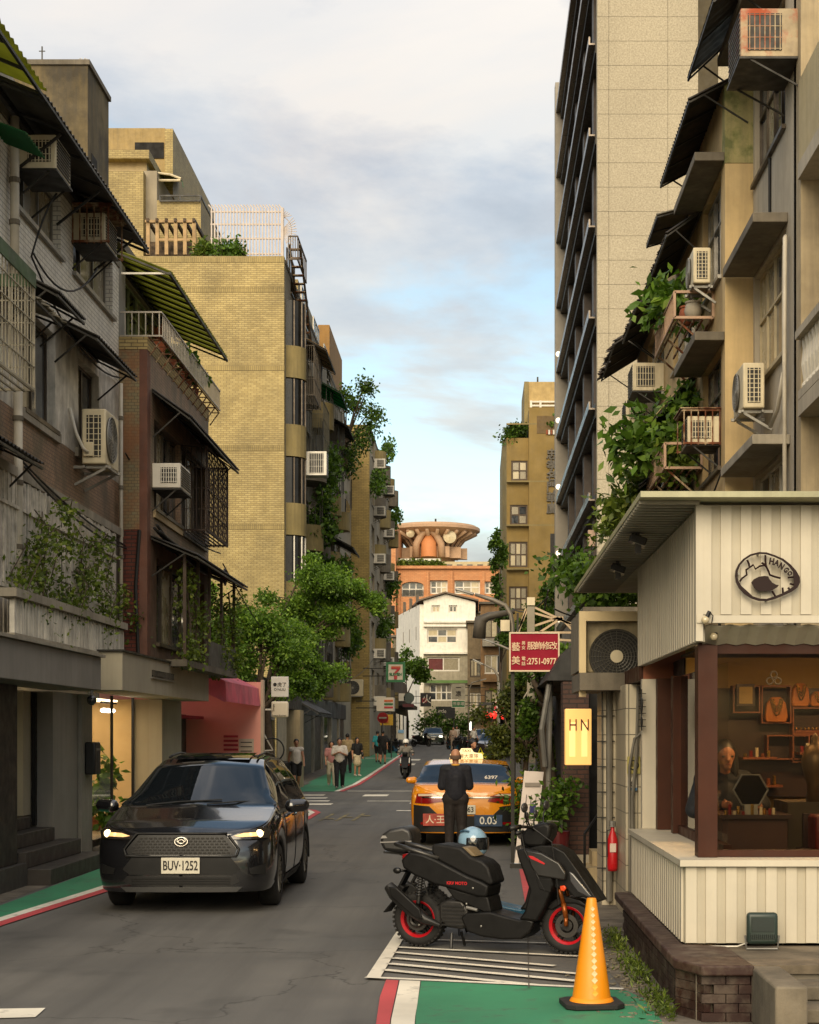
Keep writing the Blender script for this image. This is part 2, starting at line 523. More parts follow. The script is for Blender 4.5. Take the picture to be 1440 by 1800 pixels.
# -- wall frames
class Wall:
 """vertical wall plane: side='+x' (left row), '-x' (right row), '-y' (faces the camera)"""
 def __init__(s, side, pos):
  s.side = side; s.pos = pos
 def box(s, mb, u0, u1, z0, z1, n0, n1):
  p = s.pos
  if s.side == '+x': return mb.box(p+n0, p+n1, u0, u1, z0, z1)
  if s.side == '-x': return mb.box(p-n0, p-n1, u0, u1, z0, z1)
  return mb.box(u0, u1, p-n0, p-n1, z0, z1)
 def P(s, u, z, n=0.0):
  if s.side == '+x': return Vector((s.pos+n, u, z))
  if s.side == '-x': return Vector((s.pos-n, u, z))
  return Vector((u, s.pos-n, z))
 def holes(s, mb, u0, u1, z0, z1, hs, t=0.25):
  us = sorted({u0, u1, *[max(u0, min(u1, h[i])) for h in hs for i in (0, 1)]})
  zs = sorted({z0, z1, *[max(z0, min(z1, h[i])) for h in hs for i in (2, 3)]})
  for i in range(len(us)-1):
   run = None
   for j in range(len(zs)-1):
    um, zm = (us[i]+us[i+1])/2, (zs[j]+zs[j+1])/2
    inh = any(h[0] < um < h[1] and h[2] < zm < h[3] for h in hs)
    if not inh:
     run = [zs[j], zs[j+1]] if run is None else [run[0], zs[j+1]]
    if (inh or j == len(zs)-2) and run:
     s.box(mb, us[i], us[i+1], run[0], run[1], -t, 0.0); run = None
  return mb
def window(W, parent, u0, u1, z0, z1, nu=2, nz=1, fm=None, gm=None, rec=0.12, fw=0.05, sill=True, split=None, name='window', bw=None):
 """window part (frame mesh) with panes as sub-parts"""
 fm = fm or ALU
 mb = MB(); e = 0.004
 n0, n1 = -rec-0.03, -rec+0.03
 W.box(mb, u0+e, u1-e, z1-fw, z1-e, n0, n1); W.box(mb, u0+e, u1-e, z0+e, z0+fw, n0, n1)
 W.box(mb, u0+e, u0+fw, z0+fw, z1-fw, n0, n1); W.box(mb, u1-fw, u1-e, z0+fw, z1-fw, n0, n1)
 us = [u0+fw + (u1-u0-2*fw)*k/nu for k in range(nu+1)]
 zs = split or [z0+fw + (z1-z0-2*fw)*k/nz for k in range(nz+1)]
 for k in range(1, nu): W.box(mb, us[k]-fw*0.4, us[k]+fw*0.4, z0+fw, z1-fw, n0+0.006, n1+0.006)
 for k in range(1, len(zs)-1): W.box(mb, u0+fw, u1-fw, zs[k]-fw*0.4, zs[k]+fw*0.4, n0+0.01, n1+0.01)
 if sill: W.box(mb, u0-0.05, u1+0.05, z0-0.06, z0-0.003, -0.1, 0.06)
 o = mb.build(name, fm, parent)
 gs = gm if isinstance(gm, (list, tuple)) else [gm or GLASS_D]
 for i in range(nu):
  for j in range(len(zs)-1):
   g = MB(); W.box(g, us[i]+0.012, us[i+1]-0.012, zs[j]+0.012, zs[j+1]-0.012, -rec-0.012, -rec+0.004)
   g.build('pane', gs[(i*7+j*3+int(u0*5)) % len(gs)], o)
 return o
# -- foliage
def leaves(centers, radii, n, size, aspect=0.3, droop=0.3, shell=0.35, seed=1):
 """n leaf quads scattered through ellipsoids; returns numpy V, F (kite-shaped folded leaves)"""
 r = np.random.default_rng(seed)
 C = np.array(centers, float); R = np.array(radii, float)
 if R.ndim == 1: R = np.repeat(R[:, None], 3, 1)
 wts = (R[:,0]*R[:,1]*R[:,2])**(0.7); wts /= wts.sum()
 idx = r.choice(len(C), n, p=wts)
 d = r.normal(size=(n, 3)); d /= np.linalg.norm(d, axis=1)[:, None]
 rad = np.abs(r.normal(0.62, 0.34, n))
 P = C[idx] + d * rad[:, None] * R[idx]
 return leaf_quads(P, size, aspect, droop, r, d)
def leaf_quads(P, size, aspect, droop, r, d=None):
 n = len(P)
 a = r.normal(size=(n, 3))
 if d is not None: a = a*0.8 + d*0.7
 a[:, 2] -= droop
 a /= np.linalg.norm(a, axis=1)[:, None]
 b = np.cross(a, r.normal(size=(n, 3))); b /= np.linalg.norm(b, axis=1)[:, None]
 s = size * (0.6 + 0.8*r.random(n))[:, None]
 nn = np.cross(a, b)
 v0 = P; v1 = P + a*s*0.5 + b*s*aspect + nn*s*0.08; v2 = P + a*s; v3 = P + a*s*0.5 - b*s*aspect + nn*s*0.08
 V = np.stack([v0, v1, v2, v3], 1).reshape(-1, 3)
 F = np.arange(4*n).reshape(n, 4)
 return V, F
def foliage(name, parent, centers, radii, n, size, m=None, **kw):
 V, F = leaves(centers, radii, n, size, **kw)
 return link_raw(name, V, F, m or LEAF_T, parent)
def blade_plant(mb, base, n, length, spread, width, seed=0, up=0.6):
 """arching strap leaves"""
 r = random.Random(seed)
 for k in range(n):
  a = r.uniform(0, 2*PI); l = length * r.uniform(0.6, 1.1); el = r.uniform(up-0.35, up+0.35)
  d = Vector((math.cos(a), math.sin(a), 0)); s_ = Vector((-d.y, d.x, 0))
  pts = []
  for i in range(5):
   t = i/4
   p = Vector(base) + d*(l*spread*t*math.cos(el)*1.2) + Vector((0,0,l*(math.sin(el)*t - 0.55*t*t)))
   wv = width*(1 - (2*t-0.7)**2*0.55) * (1 if i < 4 else 0.1)
   pts.append((p - s_*wv, p + s_*wv))
  mb.grid([[p[0], p[1]] for p in pts])
def plant(label, loc, h, r_, n, size, m=None, seed=1, pot=None, group=None, cat='plant', stems=4, clumps=6, name='potted_plant'):
 t = thing(name, label, cat, loc, group)
 rr = random.Random(seed)
 base = Vector(loc)
 z0 = 0.0
 if pot:
  pr, ph, pm = pot
  MB().lathe([(0.001,0), (pr*0.75,0), (pr,ph), (pr*0.88,ph), (pr*0.85,ph*0.9), (0.001,ph*0.9)], base, n=14).build('pot', pm, t, smooth=False)
  z0 = ph*0.85
 cs, rs = [], []
 st = MB()
 for k in range(clumps):
  p = base + Vector((rr.uniform(-1,1)*r_*0.7, rr.uniform(-1,1)*r_*0.7, z0 + h*rr.uniform(0.35, 0.95)))
  cs.append(p); rs.append([r_*rr.uniform(0.35,0.6)]*2 + [h*rr.uniform(0.15,0.3)])
  if k < stems:
   st.tube([base+Vector((0,0,z0)), base.lerp(p, 0.5)+Vector((rr.uniform(-.05,.05),rr.uniform(-.05,.05),z0*0.5)), p], [0.012*max(1,h), 0.009*max(1,h), 0.004], 5)
 st.build('stem', BARK, t)
 foliage('foliage', t, cs, rs, n, size, m or LEAF_B, seed=seed)
 return t
def tree(label, base, trunk_h, crown, n, size, m=None, seed=1, tr=0.16, group=None, name='street_tree', lean=(0,0)):
 """crown: list of (x,y,z,rx,ry,rz) world blobs; trunk with limbs reaching to each"""
 t = thing(name, label, 'tree', base, group)
 b = Vector(base); rr = random.Random(seed)
 top = b + Vector((lean[0], lean[1], trunk_h))
 mb = MB()
 mb.tube([b, b.lerp(top, 0.35)+Vector((0.06,0.03,0)), b.lerp(top, 0.7)+Vector((-0.05,0.02,0)), top], [tr*1.25, tr, tr*0.85, tr*0.7], 9)
 trunk = mb.build('trunk', BARK, t, smooth=True)
 cs, rs = [], []
 lm = MB()
 for (x, y, z, rx, ry, rz) in crown:
  p = Vector((x, y, z))
  mid = top.lerp(p, 0.5) + Vector((rr.uniform(-.2,.2), rr.uniform(-.2,.2), rr.uniform(0,.25)))
  lm.tube([top - Vector((0,0,trunk_h*0.15*rr.random())), mid, p], [tr*0.5, tr*0.3, tr*0.12], 6)
  k = max(5, int(7*rx))
  for i in range(k):                      # break every blob into ragged sub-clumps
   d = Vector((rr.gauss(0,1), rr.gauss(0,1), rr.gauss(0,1))).normalized() * rr.uniform(0.35, 1.0)
   q = Vector((x+d.x*rx, y+d.y*ry, z+d.z*rz))
   cs.append(q); f = rr.uniform(0.28, 0.55); rs.append([rx*f, ry*f, rz*f*0.95])
   if i < 4: lm.tube([p, p.lerp(q, 0.6)+Vector((0,0,.05)), q], [tr*0.13, tr*0.09, tr*0.04], 5)
 lm.build('limbs', BARK, t, smooth=True)
 foliage('crown', t, cs, rs, n, size, m or LEAF_T, seed=seed, shell=0.5)
 return t
# -- corrugated and plain awnings
def corrugated(p00, p01, p10, p11, ribs, amp, t=0.012, rows=2, ragged=0.0, seed=3):
 """sheet between edge p00-p01 (along) and p10-p11 (outer); ribs run outward"""
 r = random.Random(seed)
 p00, p01, p10, p11 = map(Vector, (p00, p01, p10, p11))
 nn = (p01-p00).cross(p10-p00).normalized()
 n = ribs*4
 top = []; bot = []
 for j in range(rows+1):
  row = []; row2 = []
  for i in range(n+1):
   u = i/n; v_ = j/rows
   if ragged and j == rows: v_ += ragged*(r.random()-0.5)
   p = (p00.lerp(p01, u)).lerp(p10.lerp(p11, u), v_)
   w_ = amp*math.sin(u*ribs*2*PI)
   row.append(p + nn*w_); row2.append(p + nn*(w_ - t))
  top.append(row); bot.append(row2)
 mb = MB(); mb.grid(top); mb.grid(bot)
 m_, k_ = rows+1, n+1
 edge = [(0,i) for i in range(k_)] + [(j,n) for j in range(1,m_)] + [(rows,i) for i in range(n-1,-1,-1)] + [(j,0) for j in range(rows-1,0,-1)]
 for a, b in zip(edge, edge[1:]+edge[:1]):
  mb.add([top[a[0]][a[1]], top[b[0]][b[1]], bot[b[0]][b[1]], bot[a[0]][a[1]]], [(0,1,2,3)])
 return mb
def awning(label, W, u0, u1, zin, zout, out, m, group=None, ribs=None, nin=0.0, fr=None, braces=True, ragged=0.0, cat='awning', amp=0.012, name='metal_awning', loc=None):
 base = W.P((u0+u1)/2, min(zin, zout), nin)
 t = thing(name, label, cat, base, group)
 ribs = ribs or max(4, int((u1-u0)/0.12))
 corrugated(W.P(u0, zin, nin), W.P(u1, zin, nin), W.P(u0, zout, out), W.P(u1, zout, out), ribs, amp, ragged=ragged).build('sheet', m, t)
 f = MB(); fr = fr or DARK_MET
 dz = -0.045
 f.beam(W.P(u0, zout+dz, out-0.02), W.P(u1, zout+dz, out-0.02), 0.03)
 f.beam(W.P(u0, zin+dz, nin+0.02), W.P(u1, zin+dz, nin+0.02), 0.03)
 k = max(2, int((u1-u0)/0.9)+1)
 for i in range(k):
  u = u0+0.03 + (u1-u0-0.06)*i/(k-1)
  f.beam(W.P(u, zin+dz, nin+0.02), W.P(u, zout+dz, out-0.02), 0.025)
  if braces and i in (0, k-1):
   f.beam(W.P(u, min(zin, zout)-0.35, nin+0.01), W.P(u, zin+(zout-zin)*.75+dz, out*0.75+nin*0.25), 0.022)
 f.build('bracket', fr, t)
 return t
# -- air conditioners  (local: x along wall, +y outward, z up)
ROT = {'+x': -PI/2, '-x': PI/2, '-y': PI, '+y': 0.0}
def ac_window(label, W, u, z, w_=0.66, d=0.5, h=0.42, body=None, nin=0.0, cage=False, group='window air conditioners', tray=True):
 t = thing('window_air_conditioner', label, 'air conditioner', (0,0,0), group)
 body = body or CREAM
 bx(-w_/2, w_/2, 0.0, d, 0, h).build('housing', body, t, bevel=0.012)
 g = MB()
 for k in range(9):
  zk = 0.05 + (h-0.1)*k/8
  g.box(-w_/2+0.05, w_/2-0.05, d+0.004, d+0.014, zk-0.008, zk+0.008)
 g.build('grille', DARK_MET, t)
 for s_ in (-1, 1):
  l = MB(); l.box(s_*(w_/2+0.004), s_*(w_/2+0.010), d*0.30, d*0.88, 0.08, h-0.07); v_ = l.build('side_vent', DARK_MET, t)
  l = MB()
  for k in range(7):
   y = d*0.33 + d*0.52*k/6
   l.box(s_*(w_/2+0.011), s_*(w_/2+0.018), y-0.006, y+0.006, 0.08, h-0.07)
  for k in range(4):
   zk = 0.10+(h-0.19)*k/3
   l.box(s_*(w_/2+0.011), s_*(w_/2+0.016), d*0.3, d*0.88, zk-0.004, zk+0.004)
  l.build('louvre', body, v_)
 if tray:
  b = MB(); b.box(-w_/2-0.03, w_/2+0.03, 0, d+0.02, -0.035, -0.006)
  b.build('tray', DARK_MET, t)
  b = MB()
  for s_ in (-1, 1):
   b.beam((s_*w_/2, 0.0, -0.38), (s_*w_/2, d*0.85, -0.03), 0.022)
  build_split(b, 'bracket', DARK_MET, t)
 if cage:
  b = MB()
  for s_ in (-1, 1):
   x = s_*(w_/2+0.05)
   for k in range(6):
    y = 0.02 + (d+0.04)*k/5
    b.beam((x, y, -0.03), (x, y, h+0.08), 0.018)
   b.beam((x, 0, h+0.08), (x, d+0.08, h+0.08), 0.03); b.beam((x, 0, 0.0), (x, d+0.08, 0.0), 0.03)
  b.beam((-w_/2-0.05, d+0.08, h+0.08), (w_/2+0.05, d+0.08, h+0.08), 0.03)
  b.box(-w_/2-0.09, w_/2+0.09, 0, d+0.12, h+0.1, h+0.115)
  b.build('cage', RUST, t)
 p = W.P(u, z, nin); place(t, p, ROT[W.side])
 return t
def fan_grille(mb, cx, y, cz, r, rings=7, spokes=16):
 for k in range(1, rings+1):
  rr = r*k/rings
  mb.torus((cx, y, cz), rr, 0.005 if k < rings else 0.010, 'y', 28, 5)
 for k in range(spokes):
  a = 2*PI*k/spokes
  mb.beam((cx + r*0.14*math.cos(a), y, cz + r*0.14*math.sin(a)), (cx + r*math.cos(a), y, cz + r*math.sin(a)), 0.006)
def ac_outdoor(label, W, u, z, w_=0.8, d=0.3, h=0.58, body=None, nin=0.1, group='outdoor air conditioner units', bracket=True, pipe=True):
 t = thing('outdoor_air_conditioner', label, 'air conditioner', (0,0,0), group)
 body = body or CREAM
 bx(-w_/2, w_/2, 0.0, d, 0, h).build('housing', body, t, bevel=0.02)
 r = h*0.41
 m = MB(); m.lathe([(0.001, d+0.003), (r, d+0.003), (r, d+0.010), (0.001, d+0.010)], (w_*0.12, 0, h/2), 'y', 28); m.build('fan_opening', BLACK_MET, t)
 m = MB(); fan_grille(m, w_*0.12, d+0.022, h/2, r); m.lathe([(0.001,d+0.03),(r*0.17,d+0.03),(r*0.17,d+0.016)], (w_*0.12,0,h/2), 'y', 16); m.build('fan_guard', STEEL, t)
 m = MB()
 for s_ in (-1, 1):
  m.box(s_*(w_/2+0.003), s_*(w_/2+0.009), d*0.2, d*0.8, h*0.12, h*0.88)
 build_split(m, 'side_coil', DARK_MET, t)
 for s_ in (-1, 1):
  m = MB()
  for k in range(3):
   y = d*(0.3+0.2*k); m.box(s_*(w_/2+0.01), s_*(w_/2+0.016), y-0.006, y+0.006, h*0.12, h*0.88)
  for k in range(8):
   zk = h*(0.14+0.1*k); m.box(s_*(w_/2+0.0105), s_*(w_/2+0.0155), d*0.2, d*0.8, zk-0.004, zk+0.004)
  m.build('side_grille', CREAM, t)
 m = MB(); m.box(w_/2+0.002, w_/2+0.05, 0.03, d*0.5, 0.1, 0.3); m.build('valve_cover', body, t, bevel=0.01)
 if bracket:
  m = MB()
  for s_ in (-1, 1):
   m.beam((s_*w_*0.36, -nin, -0.03), (s_*w_*0.36, d+0.05, -0.03), 0.04)
   m.beam((s_*w_*0.36, -nin+0.01, -0.28), (s_*w_*0.36, d*0.9, -0.05), 0.035)
  m.beam((-w_*0.45, 0.02, -0.03), (w_*0.45, 0.02, -0.03), 0.03)
  m.beam((-w_*0.45, d, -0.03), (w_*0.45, d, -0.03), 0.03)
  m.build('bracket', STEEL, t)
 if pipe:
  MB().tube([(w_/2+0.05, 0.1, 0.15), (w_/2+0.14, 0.05, 0.2), (w_/2+0.2, -0.03, 0.4), (w_/2+0.2, -nin+0.02, 0.75)], 0.022, 8).build('coolant_pipe', WHITE_P, t, smooth=True)
 place(t, W.P(u, z, nin), ROT[W.side])
 return t
# -- iron-work
def grille_cage(label, W, u0, u1, z0, z1, out, m, nb=10, nh=5, mesh=False, group=None, name='window_cage', floor=True, bar=0.014):
 t = thing(name, label, 'window cage', W.P((u0+u1)/2, z0, 0), group)
 f = MB()
 for n_ in (0.01, out):
  for z in (z0, z1):
   f.beam(W.P(u0, z, n_), W.P(u1, z, n_), 0.03)
 for u in (u0, u1):
  for z in (z0, z1): f.beam(W.P(u, z, 0.01), W.P(u, z, out), 0.03)
  f.beam(W.P(u, z0, out), W.P(u, z1, out), 0.03)
 f.build('frame', m, t)
 hb = MB()
 for j in range(1, nh):
  z = z0+(z1-z0)*j/nh
  hb.beam(W.P(u0, z, out+0.008), W.P(u1, z, out+0.008), bar)
  for u in (u0, u1): hb.beam(W.P(u, z, 0.01), W.P(u, z, out), bar)
 hb.build('cross_bars', m, t)
 h = z1-z0
 vb = MB(); vb.box(-bar/2, bar/2, -bar/2, bar/2, 0, h)
 locs = [W.P(u0+(u1-u0)*k/nb, z0, out) for k in range(1, nb)]
 ns = max(2, int(out/0.09))
 for u in (u0, u1): locs += [W.P(u, z0, out*k/ns) for k in range(1, ns)]
 pieces('bar', vb, m, locs, t)
 if mesh:
  d = MB(); k = int((u1-u0)/0.12)
  for i in range(-k, k*2):
   ua = u0+i*0.12
   for s_ in (1, -1):
    pts = []
    a, b = ua, ua + h*0.7*s_
    # clip the diagonal to the cage's face
    for (uu, zz_) in ((a, z0), (b, z1)):
     pts.append((uu, zz_))
    (ua1, za1), (ub1, zb1) = pts
    def cut(u_):
     return za1 + (u_-ua1)*(zb1-za1)/(ub1-ua1)
    lo, hi = min(ua1, ub1), max(ua1, ub1)
    lo2, hi2 = max(lo, u0), min(hi, u1)
    if hi2-lo2 > 0.02:
     d.beam(W.P(lo2, cut(lo2), out-0.012), W.P(hi2, cut(hi2), out-0.012), 0.008)
  d.build('lattice', m, t)
 if floor:
  fl = MB()
  for k in range(6):
   n_ = 0.02+(out-0.02)*k/5; fl.beam(W.P(u0, z0-0.02, n_), W.P(u1, z0-0.02, n_), 0.02)
  fl.build('floor_bars', m, t)
 return t
def railing(mb, a, b, z0, z1, n, bar=0.016, rail=0.03):
 a = Vector(a); b = Vector(b)
 for z in (z0, z1): mb.beam((a.x,a.y,z), (b.x,b.y,z), rail)
 for k in range(n+1):
  p = a.lerp(b, k/n); mb.beam((p.x,p.y,z0), (p.x,p.y,z1), bar)
# -- soft bodies: tapered limbs fused by a voxel remesh
def limb(mb, a, b, ra, rb, n=10, flat=1.0):
 a = Vector(a); b = Vector(b); d = b-a; l = d.length
 if l < 1e-5: d = Vector((0,0,1))
 R = d.to_track_quat('Z', 'Y').to_matrix()
 prof = []
 for k in range(5):
  t = PI/2*k/4; prof.append((ra*math.sin(t), -ra*math.cos(t)))
 for k in range(5):
  t = PI/2*k/4; prof.append((rb*math.cos(t), l + rb*math.sin(t)))
 o = len(mb.v); mb.lathe(prof, (0,0,0), 'z', n)
 for i in range(o, len(mb.v)):
  mb.v[i] = a + R @ mb.v[i]
def fused(mb, name, m, parent, voxel=0.016, smooth=3, **kw):
 ob = mb.build(name, m, parent, smooth=True, **kw)
 r = ob.modifiers.new('remesh', 'REMESH'); r.mode = 'VOXEL'; r.voxel_size = voxel; r.use_smooth_shade = True
 if smooth:
  s_ = ob.modifiers.new('smooth', 'SMOOTH'); s_.factor = 0.6; s_.iterations = smooth
 return ob
# -- ground, road, paint
def asphalt():
 m, t, p, out = newmat('asphalt')
 pos = t.nodes.new('ShaderNodeNewGeometry').outputs['Position']
 fine = noise_n(t, pos, 140, 3, 0.7)
 mid = noise_n(t, pos, 0.55, 8, 0.65)
 lane = noise_n(t, pos, 1.0, 5, 0.6, (2.6, 0.11, 1.0))
 base = mix_n(t, ramp_n(t, mid, [(0.32, 0.0), (0.68, 1.0)]), (0.068,0.066,0.061), (0.118,0.113,0.104))
 base = mix_n(t, ramp_n(t, lane, [(0.42, 0.0), (0.68, 0.8)]), base, (0.050,0.048,0.045))
 base = mix_n(t, ramp_n(t, fine, [(0.35, 0.0), (0.75, 0.5)]), base, (0.15,0.145,0.132))
 base = mix_n(t, ramp_n(t, noise_n(t, pos, 0.9, 4, 0.5), [(0.60, 0.0), (0.72, 0.6)]), base, (0.045,0.044,0.042))
 vo = t.nodes.new('ShaderNodeTexVoronoi'); vo.feature = 'DISTANCE_TO_EDGE'; vo.inputs['Scale'].default_value = 0.33
 wp = t.nodes.new('ShaderNodeVectorMath'); wp.operation = 'ADD'
 nz = t.nodes.new('ShaderNodeTexNoise'); nz.inputs['Scale'].default_value = 1.6; nz.inputs['Detail'].default_value = 5
 t.links.new(pos, nz.inputs['Vector']); t.links.new(pos, wp.inputs[0]); t.links.new(nz.outputs['Color'], wp.inputs[1])
 t.links.new(wp.outputs[0], vo.inputs['Vector'])
 crack = ramp_n(t, vo.outputs['Distance'], [(0.0, 0.65), (0.006, 0.0)])
 base = mix_n(t, crack, base, (0.015,0.014,0.013))
 t.links.new(base, p.inputs['Base Color'])
 t.links.new(ramp_n(t, mid, [(0.3, 0.72), (0.7, 0.92)]), p.inputs['Roughness'])
 bump_n(t, p, fine, 0.35, 0.004)
 return m
ASPHALT = asphalt()
def paint(name, col, wear=0.55, lo=0.56, hi=0.66):
 m, t, p, out = newmat(name)
 pos = t.nodes.new('ShaderNodeNewGeometry').outputs['Position']
 a = noise_n(t, pos, 3.2, 9, 0.68); b = noise_n(t, pos, 0.8, 5, 0.6); f = noise_n(t, pos, 120, 3, 0.7)
 cc = mix_n(t, 1.0, c(col), ramp_n(t, b, [(0.3, 0.72), (0.7, 1.12)]), 'MULTIPLY')
 cc = mix_n(t, ramp_n(t, a, [(lo, 0.0), (hi, wear)]), cc, (0.055,0.052,0.046))
 t.links.new(cc, p.inputs['Base Color']); p.inputs['Roughness'].default_value = 0.75
 bump_n(t, p, f, 0.25, 0.004)
 return m
P_GREEN = paint('green_road_paint', '#33805a', 0.6, 0.53, 0.66)
P_RED = paint('red_road_paint', '#b8474a', 0.5)
P_WHITE = paint('white_road_paint', '#ded8c8', 0.6, 0.55, 0.66)
P_YEL = paint('worn_yellow_paint', '#8f8152', 0.85, 0.42, 0.56)
APRON = mat('worn_concrete_apron', '#6f675b', 0.9, var=0.3, vs=3, bump=0.4, patch='#3b362f', pamt=0.7, pscale=2.2)
ys = [-60,-20,0,30,58,60,62,64,66,70,75] + list(range(80, 190, 6)) + [240, 400, 900, 2500]
mb = MB(); mb.grid([[(x, y, zg(y)) for x in (-900,-40,-12,-6,0,6,12,40,900)] for y in ys])
struct(mb.build('ground', ASPHALT), 'grey worn asphalt street running away between the buildings')
def strip(name, pts, m, k=1, label=None):
 """pts: [(xl, xr, y)...] a painted sheet that follows the road; k = layer"""
 out = []
 for a, b in zip(pts[:-1], pts[1:]):
  n = max(1, int((b[2]-a[2])/4)) if b[2] > 60 else 1
  for i in range(n):
   t = i/n; out.append((a[0]+(b[0]-a[0])*t, a[1]+(b[1]-a[1])*t, a[2]+(b[2]-a[2])*t))
 out.append(pts[-1])
 mb = MB(); mb.grid([[(l, y, zg(y)+0.004*k), (r, y, zg(y)+0.004*k)] for l, r, y in out])
 o = mb.build(name, m); struct(o)
 if label: o['label'] = label
 return o
def decal(name, pix, m, k=1):
 mb = MB(); mb.add([(*G(*p), 0.004*k) for p in pix], [tuple(range(len(pix)))])
 return struct(mb.build(name, m))
def gline(name, a, b, wd, m, k=2):
 a = Vector((*G(*a), 0.004*k)); b = Vector((*G(*b), 0.004*k))
 d = (b-a); s_ = Vector((-d.y, d.x, 0)).normalized()*wd/2
 mb = MB(); mb.add([a-s_, b-s_, b+s_, a+s_], [(0,1,2,3)])
 return struct(mb.build(name, m))
# left: worn apron, green walking lane with white and red edge lines
strip('pavement', [(-9,-4.95,5), (-9,-5.15,20), (-9,-5.3,30), (-9,-5.2,42), (-9.0,-6.1,50), (-9,-6.3,64), (-7.4,-6.4,78), (-7.4,-6.3,100), (-6.5,-6.2,128)], APRON, 1, 'cracked concrete apron along the left shopfronts')
gl = [(8,-4.9), (12,-4.82), (15.7,-4.74), (19.2,-4.50), (24,-4.25), (30,-4.0), (36,-3.85), (39.0,-3.9), (40.3,-4.15), (41.0,-4.6)]
strip('cycle_lane', [(-4.95-0.012*(y-10), x, y) for y, x in gl], P_GREEN, 2, 'green painted walking lane beside the left shopfronts')
strip('road_marking', [(x-0.006, x+0.12, y) for y, x in gl], P_WHITE, 3)
strip('road_marking', [(x+0.124, x+0.26, y) for y, x in gl], P_RED, 3)
mb = MB()                                  # rounded tip of the lane
tip = [(-5.35, 41.0), (-4.6, 41.0), (-4.15, 40.3), (-3.9, 39.0)]
strip('cycle_lane', [(-6.35,-4.62,54), (-6.5,-4.6,70), (-6.55,-4.75,100), (-6.55,-4.9,118)], P_GREEN, 2, 'far green painted walking lane with pedestrians on it')
strip('road_marking', [(-4.615,-4.46,54), (-4.595,-4.44,70), (-4.745,-4.6,100), (-4.9,-4.75,118)], P_WHITE, 3)
strip('road_marking', [(-4.455,-4.3,54), (-4.435,-4.28,70), (-4.595,-4.45,100), (-4.745,-4.6,118)], P_RED, 3)
# crossing stripes and dashes near the pedestrians
for y in (43.4, 45.6, 47.8, 50.2):
 strip('road_marking', [(-6.3, -3.75-0.12*(y-43), y), (-6.3, -3.75-0.12*(y-43), y+0.85)], P_WHITE, 2)
strip('road_marking', [(-4.2, 1.2, 54.2), (-4.2, 1.2, 54.55)], P_WHITE, 2)
strip('road_marking', [(-3.0, 1.2, 45.8), (-3.0, 1.2, 46.1)], P_WHITE, 2)
strip('road_marking', [(-1.9, 1.2, 39.8), (-1.9, 1.2, 40.15)], P_WHITE, 2)
for y in (49.6,):
 for x in (-3.4, -1.9, -0.4): strip('road_marking', [(x, x+0.75, y), (x, x+0.75, y+1.5)], P_WHITE, 2)
for x in (-1.75, -0.2): strip('road_marking', [(x, x+0.6, 44.0), (x, x+0.6, 46.8)], P_WHITE, 3)
for y in (84, 92):
 for x in (-3.9, -2.4, -0.9): strip('road_marking', [(x, x+0.8, y), (x, x+0.8, y+2.6)], P_WHITE, 2)
for y in (96.0,): strip('road_marking', [(-6.4, -4.0, y), (-6.4, -4.0, y+0.7)], P_WHITE, 4)
# worn yellow lettering, faint lines, nearest white dash
for k, x in enumerate((-3.35, -3.0, -2.65)):
 strip('road_marking', [(x, x+0.08, 35.2), (x+0.02, x+0.10, 38.4)], P_YEL, 2)
 strip('road_marking', [(x, x+0.28, 35.8+k*0.7), (x, x+0.28, 36.1+k*0.7)], P_YEL, 3)
decal('road_marking', [(-40,1776), (80,1774), (62,1790), (-40,1793)], P_WHITE, 2)
# right: hatched bay, green start of the lane, kerb lines
struct(MB().add([(0.95,2,0.004), (1.06,11,0.004), (1.02,13,0.004), (1.1,20,0.004), (1.15,34,0.004), (3.4,34,0.004), (3.4,2,0.004)], [tuple(range(7))]).build('pavement', APRON), 'dirty concrete strip along the right shopfronts')
gb = G(733,1840)
decal('cycle_lane', [(741,1727), (1100,1744), (1135,1760), (1165,1800), (1178,1850), (726,1850), (730,1790)], P_GREEN, 3)
decal('road_marking', [(703,1726), (739,1727), (731,1790), (729,1850), (684,1850), (688,1795)], P_WHITE, 3)
decal('road_marking', [(679,1725), (701,1726), (686,1795), (682,1850), (655,1850), (663,1790), (668,1755)], P_RED, 3)
decal('road_marking', [(643,1723), (668,1723), (717,1640), (700,1636)], P_WHITE, 4)
for a, b, wd in (((700,1653),(1010,1662),.05), ((700,1668),(1016,1684),.07), ((695,1677),(975,1701),.075), ((690,1687),(1016,1715),.08),
    ((684,1697),(1016,1728),.085), ((676,1708),(940,1735),.085)):
 gline('road_marking', a, b, wd, P_WHITE, 4)
gline('road_marking', (643,1722), (1096,1743), 0.07, P_WHITE, 5)
for a, b in (((915,1535),(921,1590)),):
 decal('road_marking', [(913,1530), (931,1530), (944,1600), (925,1600)], P_RED, 4)
 decal('road_marking', [(933,1530), (949,1530), (966,1600), (946,1600)], P_WHITE, 4)
decal('road_marking', [(926,1597), (927.5,1597), (931,1742), (929,1742)], mat('seam', '#4d4840', 0.9), 6)
